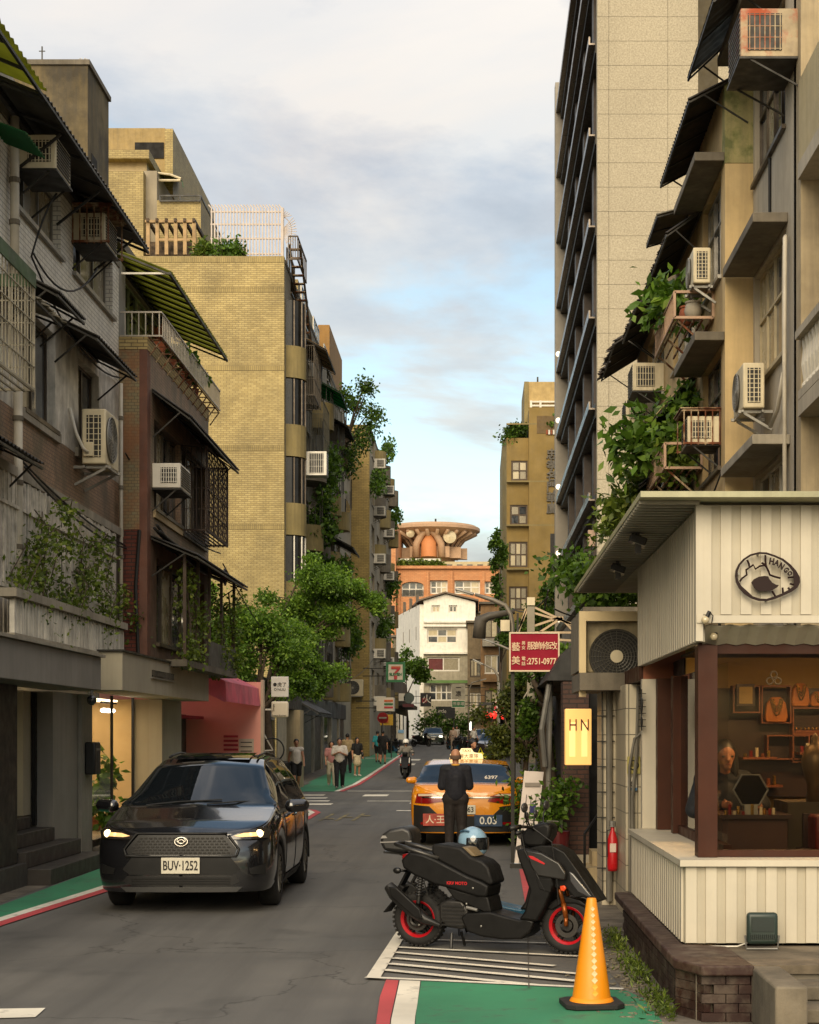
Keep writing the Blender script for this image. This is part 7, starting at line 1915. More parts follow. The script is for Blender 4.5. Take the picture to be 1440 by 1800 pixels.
# green trees at the foot of the corner block
tree('leafy tree in front of the yellow corner block, nearer the tower', (3.6,92,zg(92)), 5.5, [(3.6,92,8.8,1.3,1.2,1.0), (4.4,92,10.0,1.0,1.0,0.9), (2.9,92,7.6,1.0,1.0,.8), (4.2,92,7.4,1.1,1,.9)], 6000, 0.22, LEAF_D, seed=14, tr=0.14)
tree('narrow tree hugging the street corner of the yellow block', (1.7,110,zg(110)), 6, [(1.7,110,12.5,.7,.8,1.6), (2.0,110,10.0,.7,.8,1.2), (1.5,110,14.6,.5,.6,.9), (2.4,110,8.6,.9,.8,.9)], 4500, 0.22, LEAF_D, seed=15, tr=0.12)
tree('round tree at the far bend left of the street', (-6.2,150,zg(150)), 4.5, [(-6.2,150,8.2,1.6,1.4,1.3), (-5.2,150,7.6,1.2,1.2,1.0), (-7.2,150,7.8,1.2,1.2,1.1)], 4000, 0.3, LEAF_D, seed=16, tr=0.15)
for k, (x, y, z, r_) in enumerate(((-3.9,140,3.6,1.1), (-2.4,143,3.4,1.0), (-1.2,141,3.2,.9))):
 t = thing('street_shrub', ['dark shrub beside the far green car at the bend', 'dark shrub in front of the white corner house', 'dark shrub under the tea shop sign'][k], 'plant', (x,y,zg(y)), 'shrubs at the bend'); foliage('foliage', t, [(x,y,z-.6), (x+.5,y,z-.2), (x-.5,y,z-1)], [[r_*.8,.8,.9]]*3, 700, 0.26, LEAF_D, seed=70+k); MB().tube([(x,y,zg(y)), (x,y,z-.5)], 0.08, 6).build('trunk', BARK, t)
# -- signs along the street
RED = mat('sign_red', '#b3272b', 0.5, var=0.05); WHT = mat('sign_white', '#cfc6b5', 0.5, var=0.05); GRN = mat('sign_green', '#1d6b3c', 0.5, var=0.05); ORN = mat('sign_orange', '#c9602a', 0.5, var=0.05)
def board(label, px0, px1, py0, py1, Y, m, edge=None, name='shop_sign', arm=None, thick=0.25, group=None):
 a = at(px0, py1, Y); b = at(px1, py0, Y)
 t = thing(name, label, 'sign', ((a.x+b.x)/2, Y, a.z), group)
 bx(a.x, b.x, Y, Y+thick, a.z, b.z).build('panel', m, t)
 if edge:
  w_ = edge[1]; mb = MB(); mb.box(a.x-w_, b.x+w_, Y-0.02, Y+thick*.8, b.z+.002, b.z+w_); mb.box(a.x-w_, b.x+w_, Y-0.02, Y+thick*.8, a.z-w_, a.z-.002); mb.box(a.x-w_, a.x-.002, Y-0.02, Y+thick*.8, a.z-.0015, b.z+.0015); mb.box(b.x+.002, b.x+w_, Y-0.02, Y+thick*.8, a.z-.0015, b.z+.0015); mb.build('frame', edge[0], t)
 if arm:
  mb = MB()
  for f in (.25, .75): mb.beam(((b.x if arm > 0 else a.x), Y+thick/2, a.z+(b.z-a.z)*f), ((b.x if arm > 0 else a.x)+arm, Y+thick/2, a.z+(b.z-a.z)*f), 0.05)
  mb.build('arm', DARK_MET, t)
 return t, a, b
Y7 = 96.0
t, a, b = board('convenience store sign with a red seven on white over green', 683, 708, 1168, 1195, Y7, WHT, (GRN, 0.14), arm=-1.5)
cx7 = (a.x+b.x)/2; w7 = b.x-a.x; h7 = b.z-a.z
def p7(u, v_): return (a.x+w7*u, b.z-h7*v_)
mb = MB(); mb.prism([p7(.2,.12), p7(.85,.12), p7(.85,.28), p7(.55,.58), p7(.38,.58), p7(.62,.3), p7(.2,.3)], 'y', Y7-.05, Y7-.015); mb.prism([p7(.38,.72), p7(.62,.72), p7(.6,.97), p7(.4,.97)], 'y', Y7-.05, Y7-.015); mb.build('seven', RED, t)
bx(a.x+w7*.2, a.x+w7*.85, Y7-.056, Y7-.051, b.z-h7*.2, b.z-h7*.13).build('orange_band', ORN, t)
lettering('ELEVEN', h7*0.24, (cx7, Y7-.03, b.z-h7*.65), GRN, t, '-y', 0.012, 0.01)
t, a, b = board('white lightbox with orange and green stripes above the store entrance', 662, 692, 1226, 1250, 92.0, WHT, arm=-1.2, thick=1.6)
for k, m in enumerate((ORN, GRN, RED)): bx(a.x+(b.x-a.x)*.45, b.x-.03, 91.96, 91.998, b.z-(b.z-a.z)*(.32+.24*k), b.z-(b.z-a.z)*(.18+.24*k)).build('stripe', m, t)
t, a, b = board('yellow poster with a dish at the store corner', 668, 691, 1256, 1275, 97.0, mat('yellow_poster', '#c9a02c', 0.6, var=0.2, vs=6), thick=0.08); bx(a.x+.1, a.x+.5, 96.95, 96.998, a.z+.15, a.z+.45).build('picture', ORN, t); mb = MB(); mb.beam((a.x+.1,97.04,a.z), (a.x+.1,97.04,zg(97)), .06); mb.beam((b.x-.1,97.04,a.z), (b.x-.1,97.04,zg(97)), .06); mb.build('leg', DARK_MET, t)
t = thing('road_sign', 'round red no entry sign in front of the yellow poster', 'sign', at(673,1262,95)); p = at(673,1262,95); MB().lathe([(0.001,0),(.32,0),(.32,.03),(.001,.03)], p, 'y', 24).build('disc', RED, t); bx(p.x-.22, p.x+.22, p.y-.03, p.y-.003, p.z-.05, p.z+.05).build('bar', WHT, t); MB().cyl((p.x,p.y+.05,zg(95)), (p.x,p.y+.05,p.z+.3), .035).build('pole', STEEL, t)
t, a, b = board('dark round disc sign beside a red panel over the left shops', 701, 712, 1219, 1232, 118.0, WHT, arm=-1.0); p = at(719,1227,118); MB().lathe([(0.001,0),(.38,0),(.38,.1),(.001,.1)], p, 'y', 24).build('disc', mat('grey_green_disc', '#4d5750', 0.6), t); bx(p.x-.45, p.x+.35, 118, 118.1, p.z-.65, p.z-.42).build('red_panel', mat('maroon', '#5a1f24', 0.6), t)
t, a, b = board('dark sign with pale and red marks in front of the white corner house', 739, 758, 1218, 1242, 138.0, mat('black_sign', '#1d1a18', 0.6), arm=-1.5); lettering('印', .5, (a.x+.35,137.97,(a.z+b.z)/2-.1), RED, t, '-y', .01); lettering('火', .8, (b.x-.35,137.97,(a.z+b.z)/2), WHT, t, '-y', .01)
t, a, b = board('pale grey sign with two black characters near the bend', 794, 818, 1202, 1229, 128.0, mat('pale_grey_sign', '#a39d8c', 0.6), arm=1.6); lettering('一', .42, ((a.x+b.x)/2,127.97,b.z-.32), INK, t, '-y', .01, .01); lettering('凉', .45, ((a.x+b.x)/2,127.97,b.z-.8), INK, t, '-y', .01, .01)
t, a, b = board('green sign with pale characters below the grey sign', 795, 817, 1232, 1243, 128.0, GRN, (WHT, .04), arm=1.6); lettering('停車場', .3, ((a.x+b.x)/2,127.97,(a.z+b.z)/2), WHT, t, '-y', .01)
t, a, b = board('black shop banner with pale script at the bend', 766, 800, 1242, 1263, 140.0, mat('black_banner', '#151514', 0.6)); lettering('Little', .45, (a.x+.45,139.97,(a.z+b.z)/2+.1), WHT, t, '-y', .01)
mb = MB(); mb.beam((a.x+.1,140.15,a.z), (a.x+.1,140.15,zg(140)), .1); mb.beam((b.x-.1,140.15,a.z), (b.x-.1,140.15,zg(140)), .1); mb.build('post', DARK_MET, t)
t, a, b = board('narrow bright white upright sign at the bend', 824, 829, 1268, 1284, 126.0, emit('white_lightbox', (1,.97,.9), .8)); mb = MB(); mb.beam(((a.x+b.x)/2,126.1,a.z), ((a.x+b.x)/2,126.1,zg(126)), .08); mb.build('leg', DARK_MET, t)
t, a, b = board('small blue and white standing sign by the store', 700, 710, 1283, 1300, 104.0, WHT, thick=.1); bx(a.x, b.x, 103.96, 103.998, b.z-.2, b.z).build('band', mat('light_blue', '#7aa5c9', 0.5), t); mb = MB(); mb.beam(((a.x+b.x)/2,104.05,a.z), ((a.x+b.x)/2,104.05,zg(104)), .06); mb.build('leg', DARK_MET, t)
# stop sign
YS2 = 62.0; p = at(878,1242,YS2)
t = thing('stop_sign', 'red octagonal stop sign with a white character', 'sign', (p.x,YS2,0)); ro = .25
oc = lambda r_: [(p.x+r_*math.cos(PI/8+PI/4*k), p.z+r_*math.sin(PI/8+PI/4*k)) for k in range(8)]
MB().prism(oc(ro), 'y', YS2, YS2+.02).build('border', WHT, t); MB().prism(oc(ro*.9), 'y', YS2-.006, YS2-.002).build('plate', RED, t)
lettering('停', ro*1.15, (p.x,YS2-.012,p.z), WHT, t, '-y', .003, .01); MB().cyl((p.x,YS2+.05,0), (p.x,YS2+.05,p.z+.9), .03).build('pole', STEEL, t)
for k, (px, py) in enumerate(((853,1257), (868,1257), (886,1258))):
 p = at(px, py, 78); t = thing('red_lantern', ['left of the glowing red lanterns', 'middle glowing red lantern beside the stop sign', 'right glowing red lantern behind the tree'][k], 'lantern', p, 'red lanterns'); MB().sphere(p, .2, 14, 8, (1,1,.95)).build('paper_body', emit('red_glow', (.75,.03,.02), .65), t, smooth=True); MB().cyl(p+Vector((0,0,.18)), p+Vector((0,0,.24)), .09, 10).build('cap', BLACK_MET, t); MB().cyl(p+Vector((0,0,.24)), p+Vector((0,0,.6)), .012, 5).build('cord', CABLE, t)
lh = thing('lantern_rail', 'dark eave beam that carries the red lanterns', 'beam', (1.2,78,2.9)); bx(.2, 2.3, 77.9, 78.1, SZ(1240,78), SZ(1235,78)).build('beam', BLACK_MET, lh); bx(2.15, 2.3, 77.9, 78.1, zg(78), SZ(1240,78)).build('post', BLACK_MET, lh)
# red tailor sign
YT = 23.5; a = at(898,1178,YT); b = at(981,1114,YT)
t = thing('tailor_sign', 'dark red tailoring sign with pale characters and a telephone number', 'sign', (.9,YT,2.7))
bx(a.x, b.x, YT, YT+.12, a.z, b.z).build('panel', mat('crimson_sign', '#860a26', 0.5, var=0.06, spec=.15), t)
fr = mat('cream_sign_frame', '#c9b59a', 0.5, var=0.06); wf = .022
mb = MB(); mb.box(a.x-wf, b.x+wf, YT-.015, YT+.13, b.z+.001, b.z+wf); mb.box(a.x-wf, b.x+wf, YT-.015, YT+.13, a.z-wf, a.z-.001); mb.box(a.x-wf, a.x-.001, YT-.015, YT+.13, a.z-.0005, b.z+.0005); mb.box(b.x+.001, b.x+wf, YT-.015, YT+.13, a.z-.0005, b.z+.0005); mb.build('frame', fr, t)
LT = mat('cream_letter', '#d8b896', 0.5, var=0)
def sg_(px, py): return at(px, py, YT-.012)
for ch, px, py, s_ in (('藝',907,1138,.125), ('美',907,1162,.125), ('男',920.5,1131,.055), ('女',920.5,1139,.055), ('服',934,1136,.115), ('飾',947,1136,.115), ('修',960,1136,.115), ('改',973,1136,.115), ('電',920.5,1158,.055), ('話',920.5,1167,.055)):
 lettering(ch, s_*1.05, sg_(px, py), LT, t, '-y', .004, .0006)
lettering(':2751-0977', .125, sg_(952,1163), LT, t, '-y', .004, .002, sx=.74)
mb = MB(); mb.beam((a.x+.1,YT+.06,b.z), (a.x+.1,YT+.06,b.z+.3), .03); mb.beam((a.x+.03,YT+.1,a.z-.02), (a.x+.03,YT+.1,0), .05); mb.build('pole', DARK_MET, t)
# steel lattice frame with the square pillar
tf = thing('steel_truss', 'pale steel truss and square pillar behind the red sign', 'truss', (.8,27,2.5))
a = at(927,1180,27); b = at(940,1066,27); bx(a.x, b.x, 27, 27.15, 2.2, SZ(1066,27)).build('pillar', mat('grey_post2', '#87806f', 0.7, var=0.1), tf); bx(a.x-.003, b.x+.003, 26.99, 27.16, SZ(1064,27), SZ(1050,27)).build('pillar_cap', CREAM, tf)
STW = mat('cream_steel', '#b59d7c', 0.5, var=0.15)
for (q0, q1) in (((940,1068),(1020,1105)), ((940,1078),(1018,1100)), ((940,1100),(985,1085)), ((948,1112),(990,1085)), ((985,1085),(1018,1120)), ((925,1070),(910,1115)), ((930,1066),(905,1120)), ((940,1112),(1020,1112)), ((940,1122),(1020,1127))):
 mb = MB(); mb.beam(at(*q0,27.05), at(*q1,27.05), .035); mb.build('strut', STW, tf)
mb = MB(); mb.tube([at(985,1155,25.5), at(965,1170,25.5), at(940,1195,25.5), at(922,1225,25.5), at(910,1260,25.5)], .012, 5); tag(mb.build('loose_cable', mat('pale_cable', '#b5ab98', 0.6)), 'pale loose cable drooping from the truss behind the red sign', 'cable')
for k, dz in enumerate((0, 8, 14)): mb = MB(); mb.tube([at(1000,1150+dz,25.8), at(980,1166+dz,25.6), at(955,1165+dz,25.5)], .01, 5); tag(mb.build('loose_cable', CABLE), ['upper', 'middle', 'lower'][k]+' dark cable of the tangle beside the red sign', 'cable', 'cable tangle by the red sign')
# street lamps and poles
def lamp(label, px, Y, pts, head, r_=.055, hl=.5, lit=False):
 x = XP(px, Y); t = thing('street_lamp', label, 'street lamp', (x,Y,zg(Y)))
 P_ = [(x,Y,zg(Y))] + [at(q[0], q[1], Y) for q in pts]
 MB().tube(P_, [r_*1.3]+[r_]*(len(P_)-2)+[r_*.7], 8).build('pole', mat('lamp_pole', '#7d766a', 0.5, metal=.3, var=.1), t, smooth=True)
 p = at(*head, Y); d = (at(*head, Y)-Vector(P_[-2])).normalized(); R_ = d.to_track_quat('X','Z').to_matrix()
 mb = MB(); mb.obox(p+d*hl*.4, (hl,hl*.4,hl*.14), R_); mb.build('head', STEEL, t, bevel=.02)
 mb = MB(); mb.obox(p+d*hl*.45-Vector((0,0,hl*.09)), (hl*.7,hl*.3,hl*.03), R_); mb.build('lens', mat('lamp_lens', '#d8d0bb', .3), t)
lamp('large curved street lamp reaching left over the street', 901, 36, [(901,1200), (901,1100), (898,1080), (888,1064), (865,1054), (835,1045)], (830,1044), .05, .42)
lamp('slim street lamp with a white head behind the red sign', 904, 46, [(904,1200), (903,1145), (880,1135), (868,1131)], (866,1130), .035, .36)
lamp('distant street lamp over the bend at right', 876, 70, [(876,1250), (876,1190), (868,1176), (850,1168)], (848,1167), .05, .5)
lamp('farthest thin street lamp before the white house', 824, 120, [(824,1255), (824,1215), (830,1200), (845,1196)], (845,1196), .05, .5)
bxl = at(888,1100,36); bx(bxl.x-.1, bxl.x+.1, 35.9, 36.05, bxl.z-.12, bxl.z+.12); tag(bx(bxl.x-.1, bxl.x+.1, 35.9, 36.05, bxl.z-.12, bxl.z+.12).build('junction_box', CREAM), 'pale square junction box on the lamp pole', 'box')
tag(MB().tube([at(842,1122,40), at(845,1090,40), at(860,1083,40), at(905,1075,40)], [.16,.16,.1,.06], 9).build('duct_pipe', mat('dark_duct', '#4c463c', .6, var=.2), smooth=True), 'fat dark duct pipe bending across beneath the lamp', 'pipe')
bs = thing('banner_stand', 'tall leaning white advertising banner beside the taxi', 'banner', (.8,24.8,0))
Yb = 22.6; q = [at(903,1530,Yb), at(936,1530,Yb), at(956,1357,Yb+.25), at(922,1355,Yb+.25)]
mb = MB(); mb.plate(q, (0,.02,0)); mb.build('panel', mat('banner_cloth', '#c6bbb2', .7, var=.08), bs)
def qb(u, v_, d=-.012): return (q[0]*(1-u)*(1-v_)+q[1]*u*(1-v_)+q[2]*u*v_+q[3]*(1-u)*v_)+Vector((0,d,0))
for u in (.25,.5,.75): mb = MB(); mb.beam(qb(u,.05), qb(u,.76), .008); mb.build('stripe', mat('grey_print', '#6f6a68', .7), bs)
for k, (u, v_, w_, h_) in enumerate(((.65,.62,.10,.16), (.3,.35,.16,.13), (.75,.4,.10,.12), (.35,.22,.2,.1))): mb = MB(); cq = qb(u,v_); mb.add([cq+Vector((w_*.5*math.cos(PI/5*i),0,h_*.5*math.sin(PI/5*i))) for i in range(10)], [tuple(range(10))]); mb.build('figure_print', [mat('navy_print','#25285c',.7), INK][0 if k == 0 else 1], bs)
bx(qb(.1,.86).x, qb(.9,.86).x, qb(.5,.86).y-.012, qb(.5,.86).y-.004, qb(0,.84).z, qb(0,.88).z).build('title_print', mat('grey_print2', '#8a8278', .7), bs)
mb = MB(); mb.plate([q[0]+Vector((0,-.008,0)), q[1]+Vector((0,-.008,0)), q[1].lerp(q[2],.07)+Vector((0,-.008,0)), q[0].lerp(q[3],.07)+Vector((0,-.008,0))], (0,.004,0)); mb.build('blue_foot', mat('banner_blue','#6f93b5',.7), bs)
mb = MB(); mb.beam((q[0].x-.05,Yb,.03), (q[1].x+.1,Yb,.03), .06); mb.beam((q[0].x+.15,Yb,.03), (q[0].x+.15,Yb,q[0].z), .03); mb.build('base', DARK_MET, bs)
# roadside tree, trunk and shrubs on the right
tree('roadside tree with fine leaves beside the taxi', (1.0,31.0,0), 1.7, [(.55,31,2.2,.55,.6,.5), (1.05,31,2.5,.5,.6,.45), (.75,31,1.7,.55,.6,.4), (1.25,31.2,1.9,.5,.6,.5), (.45,31,1.5,.35,.5,.35), (1.35,31,1.3,.4,.5,.45)], 9000, .075, leaf('olive_leaf', '#2a3312', '#525c24', '#7d7f3a'), seed=31, tr=.06)
tree('dark trunked tree behind the lit sign', (1.12,25.5,0), 2.6, [(1.0,25.5,2.6,.35,.4,.3), (1.3,25.6,2.9,.4,.4,.3), (.85,25.5,2.1,.25,.3,.3)], 2200, .08, LEAF_D, seed=32, tr=.13)
lush('bushy shrub with pale flowers behind the banner', [Vector((.95,26,.2)), Vector((.8,26,.9)), Vector((1.0,26,1.1)), Vector((1.1,26,.7)), Vector((.9,26,.6))], 900, .11, LEAF_D, 44, 'shrubs beside the taxi')
t = thing('potted_plant', 'dark plant in a red pot in front of the brick pier', 'plant', (1.05,20.6,0)); MB().lathe([(0.001,0.3),(.1,0.3),(.14,.62),(.12,.62),(.001,.58)], (1.05,20.6,0)).build('pot', mat('dark_red_pot','#4d0f10',.4), t); bx(.88,1.22,20.45,20.75,0,.298).build('pot_stand', CONC_D, t); foliage('foliage', t, [(1.0,20.6,.95),(1.12,20.6,1.15),(.9,20.6,.8)], [[.22,.22,.22]]*3, 600, .08, LEAF_D, seed=55)
rs_ = thing('red_banner', 'small red hanging banner in the shade by the dark tree', 'banner', (.8,28,2)); a = at(950,1272,28); b = at(960,1250,28); bx(a.x,b.x,28,28.02,a.z,b.z+.3).build('cloth', RED, rs_); mb = MB(); mb.beam((a.x,28.01,b.z+.32),(b.x+.6,28.01,b.z+.32),.02); mb.build('rod', DARK_MET, rs_)
# wires strung along and across the street
for k, (a, b, sg, lab) in enumerate(((W2.P(32.4,5.2,.3), Vector((-6.3,60.2,4.6)), .5, 'sagging wire from the brown building to the cafe'), (Vector((-6.3,60.2,4.4)), Vector((-6.2,100.4,6.5)), .9, 'long wire strung past the yellow block'), (Vector((1.2,27,4.2)), Vector((2.3,88.2,4.6)), .9, 'long wire strung from the truss to the tower side'), (Vector((.82,36,4.6)), Vector((1.2,27.1,4.1)), .15, 'short wire between the lamp pole and the truss'), (WR2.P(37.9,5.0,.05), Vector((1.3,27.1,3.9)), .3, 'slack wire from the tan building to the truss'), (W1.P(26.2,6.3,.15), W2.P(32.4,5.4,.25), .3, 'slack wire looped across the brown building'))):
 q = []
 for i in range(15):
  t_ = i/14; p = a.lerp(b, t_); p.z -= sg*4*t_*(1-t_); q.append(p)
 tag(MB().tube(q, .014, 5).build('overhead_wire', CABLE), lab, 'wire', 'overhead wires')
# -- VEHICLES
from mathutils.geometry import delaunay_2d_cdt
def catmull(P, k):
 P = np.asarray(P, float); out = []
 n = len(P)
 for i in range(n-1):
  p0, p1, p2, p3 = P[max(i-1,0)], P[i], P[i+1], P[min(i+2,n-1)]
  for j in range(k):
   t = j/k
   out.append(0.5*((2*p1)+(-p0+p2)*t+(2*p0-5*p1+4*p2-p3)*t*t+(-p0+3*p1-3*p2+p3)*t**3))
 out.append(P[-1]); return np.array(out)
class Car:
 def __init__(s, L, W, zt, zb, af=.5, ar=.45, nf=3.2, nr=3.4, wheels=(.93,3.57), rw=.335, sill=.22, lean_f=.10, lean_r=.06, tumble=.36):
  s.__dict__.update(locals()); s.hw = W/2
  def sm(pts):
   x = np.linspace(0, L, 400); y = np.interp(x, [p[0] for p in pts], [p[1] for p in pts])
   k = np.ones(11)/11; yy = np.convolve(np.pad(y, 5, 'edge'), k, 'valid'); return x, yy
  s.tx, s.tz = sm(zt); s.bx_, s.bz = sm(zb)
 def T(s, x): return np.interp(x, s.tx, s.tz)
 def B(s, x): return min(np.interp(x, s.bx_, s.bz), s.T(x)-.02)
 def plan(s, x):
  w_ = 1.0
  if x < s.af: w_ *= (1-(1-x/s.af)**s.nf)**(1/s.nf)
  if x > s.L-s.ar: w_ *= max(0, 1-((x-s.L+s.ar)/s.ar)**s.nr)**(1/s.nr)
  return max(w_, .02)
 def shear(s, x, z):
  f = s.lean_f*max(0, (z-.5)/.4)**2*max(0, 1-x/.9) if s.lean_f else 0
  g = s.lean_r*max(0, (z-.55)/.4)**2*max(0, 1-(s.L-x)/.9) if s.lean_r else 0
  return x+f-g
 def front(s, y, z):
  q = min(abs(y)/s.hw, .995); return s.shear(s.af*(1-(1-q**s.nf)**(1/s.nf)), z)
 def rear(s, y, z):
  q = min(abs(y)/s.hw, .995); return s.shear(s.L-s.ar+s.ar*(1-q**s.nr)**(1/s.nr), z)
 def ring(s, x):
  hw = s.hw*s.plan(x); zt, zb = s.T(x), s.B(x); zs = s.sill
  for xw in s.wheels:
   d = abs(x-xw); R = s.rw+.055
   if d < R: zs = max(zs, s.rw+math.sqrt(R*R-d*d)*1.0)
  gh = max(zt-zb, 0); wr = hw*.94-gh*s.tumble*min(1, gh/.2) if gh > .1 else hw*.94-gh*.5
  wr = max(wr, hw*.3)
  h = zb-zs
  P = [(hw*.90, zs), (hw*.955, zs+.03*min(1,h)), (hw*.99, zs+h*.25), (hw*1.0, zs+h*.55), (hw*.985, zs+h*.85), (hw*.945, zb)]
  G_ = [(hw*.945, zb), ((hw*.945+wr)/2+.012*gh, zb+gh*.5), (wr+.02*gh, zt-min(.07,gh*.4)), (wr-.03*min(1,hw), zt-.025*min(1,gh*4)), (wr*.55, zt-.004), (0, zt+.012)]
  a = catmull(P, 3); b = catmull(G_, 3)
  return np.vstack([a, b[1:]])          # 16 + 15 points
 def shell(s, root, paint, glass_m, ws, side, rwn, black, pill=()):
  xs = np.unique(np.round(np.concatenate([s.L/2-s.L/2*np.cos(np.linspace(0, PI, 90)), np.linspace(0, s.L, 120), np.array([0.004,.012,.03,.06]), s.L-np.array([.004,.012,.03,.06]), np.array(ws), np.array(rwn) if rwn else [], np.array(side)]), 4))
  rows = []
  for x in xs:
   r_ = s.ring(x)
   row = [(s.shear(x, z), y, z) for y, z in r_] + [(s.shear(x, z), -y, z) for y, z in r_[-2::-1]]
   rows.append(row)
  n = len(rows[0]); half = (n-1)//2; parts = {k: MB() for k in ('body','windscreen','side_window','rear_window','pillar_trim')}
  idx = {k: {} for k in parts}
  def vid(k, i, j):
   d = idx[k]
   if (i, j) not in d: d[(i, j)] = len(parts[k].v); parts[k].v.append(Vector(rows[i][j]))
   return d[(i, j)]
  for i in range(len(xs)-1):
   xm = (xs[i]+xs[i+1])/2
   for j in range(n-1):
    jj = j if j < half else n-2-j
    k = 'body'
    if jj >= 23 and ws[0] < xm < ws[1]: k = 'windscreen'
    elif jj >= 23 and rwn and rwn[0] < xm < rwn[1]: k = 'rear_window'
    elif 15 <= jj < 21 and side[0] < xm < side[1]:
     k = 'side_window'
     if any(a < xm < b for a, b in pill): k = 'pillar_trim'
    parts[k].f.append((vid(k,i,j), vid(k,i,j+1), vid(k,i+1,j+1), vid(k,i+1,j)))
  out = {}
  for k, mb in parts.items():
   if not mb.f: continue
   if k in ('side_window', 'pillar_trim'): build_split(mb, k, black if k == 'pillar_trim' else glass_m, root, angle=38); continue
   out[k] = mb.build(k, paint if k == 'body' else black if k == 'pillar_trim' else glass_m, root, angle=38)
  return out
 def patch(s, root, name, poly, off, m, end='front', depth=.03, step=.045, parent=None, smooth=True):
  f = s.front if end == 'front' else s.rear; sg = -1 if end == 'front' else 1
  bd = []
  for i in range(len(poly)):
   a, b = Vector(poly[i]), Vector(poly[(i+1) % len(poly)]); k = max(1, int((b-a).length/step))
   bd += [a.lerp(b, j/k) for j in range(k)]
  ys = [p[0] for p in poly]; zs = [p[1] for p in poly]; inner = []
  for y in np.arange(min(ys), max(ys), step):
   for z in np.arange(min(zs), max(zs), step): inner.append(Vector((y+.003, z+.002)))
  nb = len(bd)
  v_, e_, fc, *_ = delaunay_2d_cdt(bd+inner, [(i, (i+1) % nb) for i in range(nb)], [], 1, 1e-5)
  mb = MB(); mb.v = [Vector((f(p.x, p.y)+sg*off, p.x, p.y)) for p in v_]; mb.f = [tuple(q) for q in fc]
  loop = [Vector((f(p.x, p.y)+sg*off, p.x, p.y)) for p in bd]; dv = Vector((-sg*depth, 0, 0))
  for i in range(nb): j = (i+1) % nb; mb.add([loop[i], loop[j], loop[j]+dv, loop[i]+dv], [(0,1,2,3)])
  return mb.build(name, m, parent or root, angle=30)
TYRE = mat('tyre_rubber', '#161514', 0.8, var=0.15, obj=True)
ALLOY = mat('alloy_wheel', '#77746c', 0.35, metal=0.7, var=0.08, obj=True)
def car_wheel(root, x, y, r_, w_=.21, rim=None):
 s_ = 1 if y > 0 else -1
 t = MB().lathe([(r_*.62,-w_/2), (r_*.9,-w_/2), (r_*.97,-w_*.42), (r_,-w_*.3), (r_,w_*.3), (r_*.97,w_*.42), (r_*.9,w_/2), (r_*.62,w_/2)], (x, y, r_), 'y', 36).build('wheel', TYRE, root, angle=40)
 m = MB(); m.lathe([(r_*.63,s_*w_*.30), (r_*.60,s_*w_*.46), (r_*.55,s_*w_*.40), (r_*.5,s_*w_*.1), (.02,s_*w_*.1)], (x, y, r_), 'y', 32)
 for k in range(10):
  a = 2*PI*k/10; m.beam((x+.05*math.cos(a), y+s_*w_*.34, r_+.05*math.sin(a)), (x+r_*.57*math.cos(a), y+s_*w_*.42, r_+r_*.57*math.sin(a)), .028, .03)
 m.lathe([(.001,s_*w_*.42),(.06,s_*w_*.40),(.065,s_*w_*.2)], (x,y,r_), 'y', 16)
 m.build('rim', rim or ALLOY, t, angle=40)
def plate_sign(root, car, end, y0, y1, z0, z1, txt, size, m=None, ink=None, off=.03, name='number_plate', sx=1.0):
 f = car.front if end == 'front' else car.rear; sg = -1 if end == 'front' else 1
 x = f((y0+y1)/2, (z0+z1)/2) + sg*off
 p = bx(x-.008, x+.008, y0, y1, z0, z1).build(name, m or mat('plate_white', '#cfcab8', 0.45, var=.04, obj=True), root, bevel=.004)
 if txt: lettering(txt, size, (x+sg*.010, (y0+y1)/2, (z0+z1)/2-.003), ink or INK, p, '-x' if end == 'front' else '+x', .0015, .0025, sx=sx)
 return p
# ---- black SUV coming towards the camera
CARBLK = mat('black_car_paint', (0.006,0.006,0.007), 0.18, var=0.0, coat=1.0, spec=.6)
GRILL = mat('satin_black_plastic', (0.010,0.010,0.010), 0.45, var=0, obj=True, spec=.3)
GREYPL = mat('grey_bumper_plastic', (0.011,0.011,0.011), 0.55, var=0.1, obj=True, spec=.25)
CHROME = mat('chrome', '#b9b4a8', 0.12, metal=1.0, var=0)
CARGL = glass('car_glass', (0.006,0.008,0.010), 0.01, 1.0)
suv = thing('suv', 'black SUV with lit headlights driving towards the camera', 'car')
S = Car(4.46, 1.825, [(0,.80),(.04,.85),(.3,.93),(.95,1.045),(1.02,1.06),(1.85,1.49),(2.15,1.565),(2.8,1.60),(3.6,1.56),(4.1,1.44),(4.38,1.1),(4.46,.95)],
  [(0,.72),(.25,.86),(1.0,.985),(4.2,1.07),(4.46,.92)], nf=3.6, af=.55, tumble=.52, nr=2.6, ar=.8)
parts = S.shell(suv, CARBLK, CARGL, (1.02,1.86), (1.25,4.0), (4.05,4.36), GRILL, ((2.28,2.38),(3.3,3.38)))
S.patch(suv, 'grille', [(-.44,.80),(.44,.80),(.56,.655),(.54,.60),(-.54,.60),(-.56,.655)], .012, GRILL)
gm = MB()
for r_i in range(6):
 z = .622+.029*r_i; wlim = .52 if z < .66 else .52-(z-.66)*.75
 for k in range(-12, 13):
  y = (k+(.5 if r_i % 2 else 0))*.048
  if abs(y) > wlim-.02: continue
  x = S.front(y, z)-.016; gm.prism([(y-.019,z-.006),(y+.019,z-.006),(y+.013,z+.008),(y-.013,z+.008)], 'x', x-.006, x+.006)
gm.build('grille_mesh', mat('grille_gloss', (0.012,0.012,0.012), .3, var=0), suv)['kind'] = 'stuff'
gf_ = MB(); edge = [(-.46,.815),(.46,.815),(.585,.655),(.56,.585),(-.56,.585),(-.585,.655),(-.46,.815)]
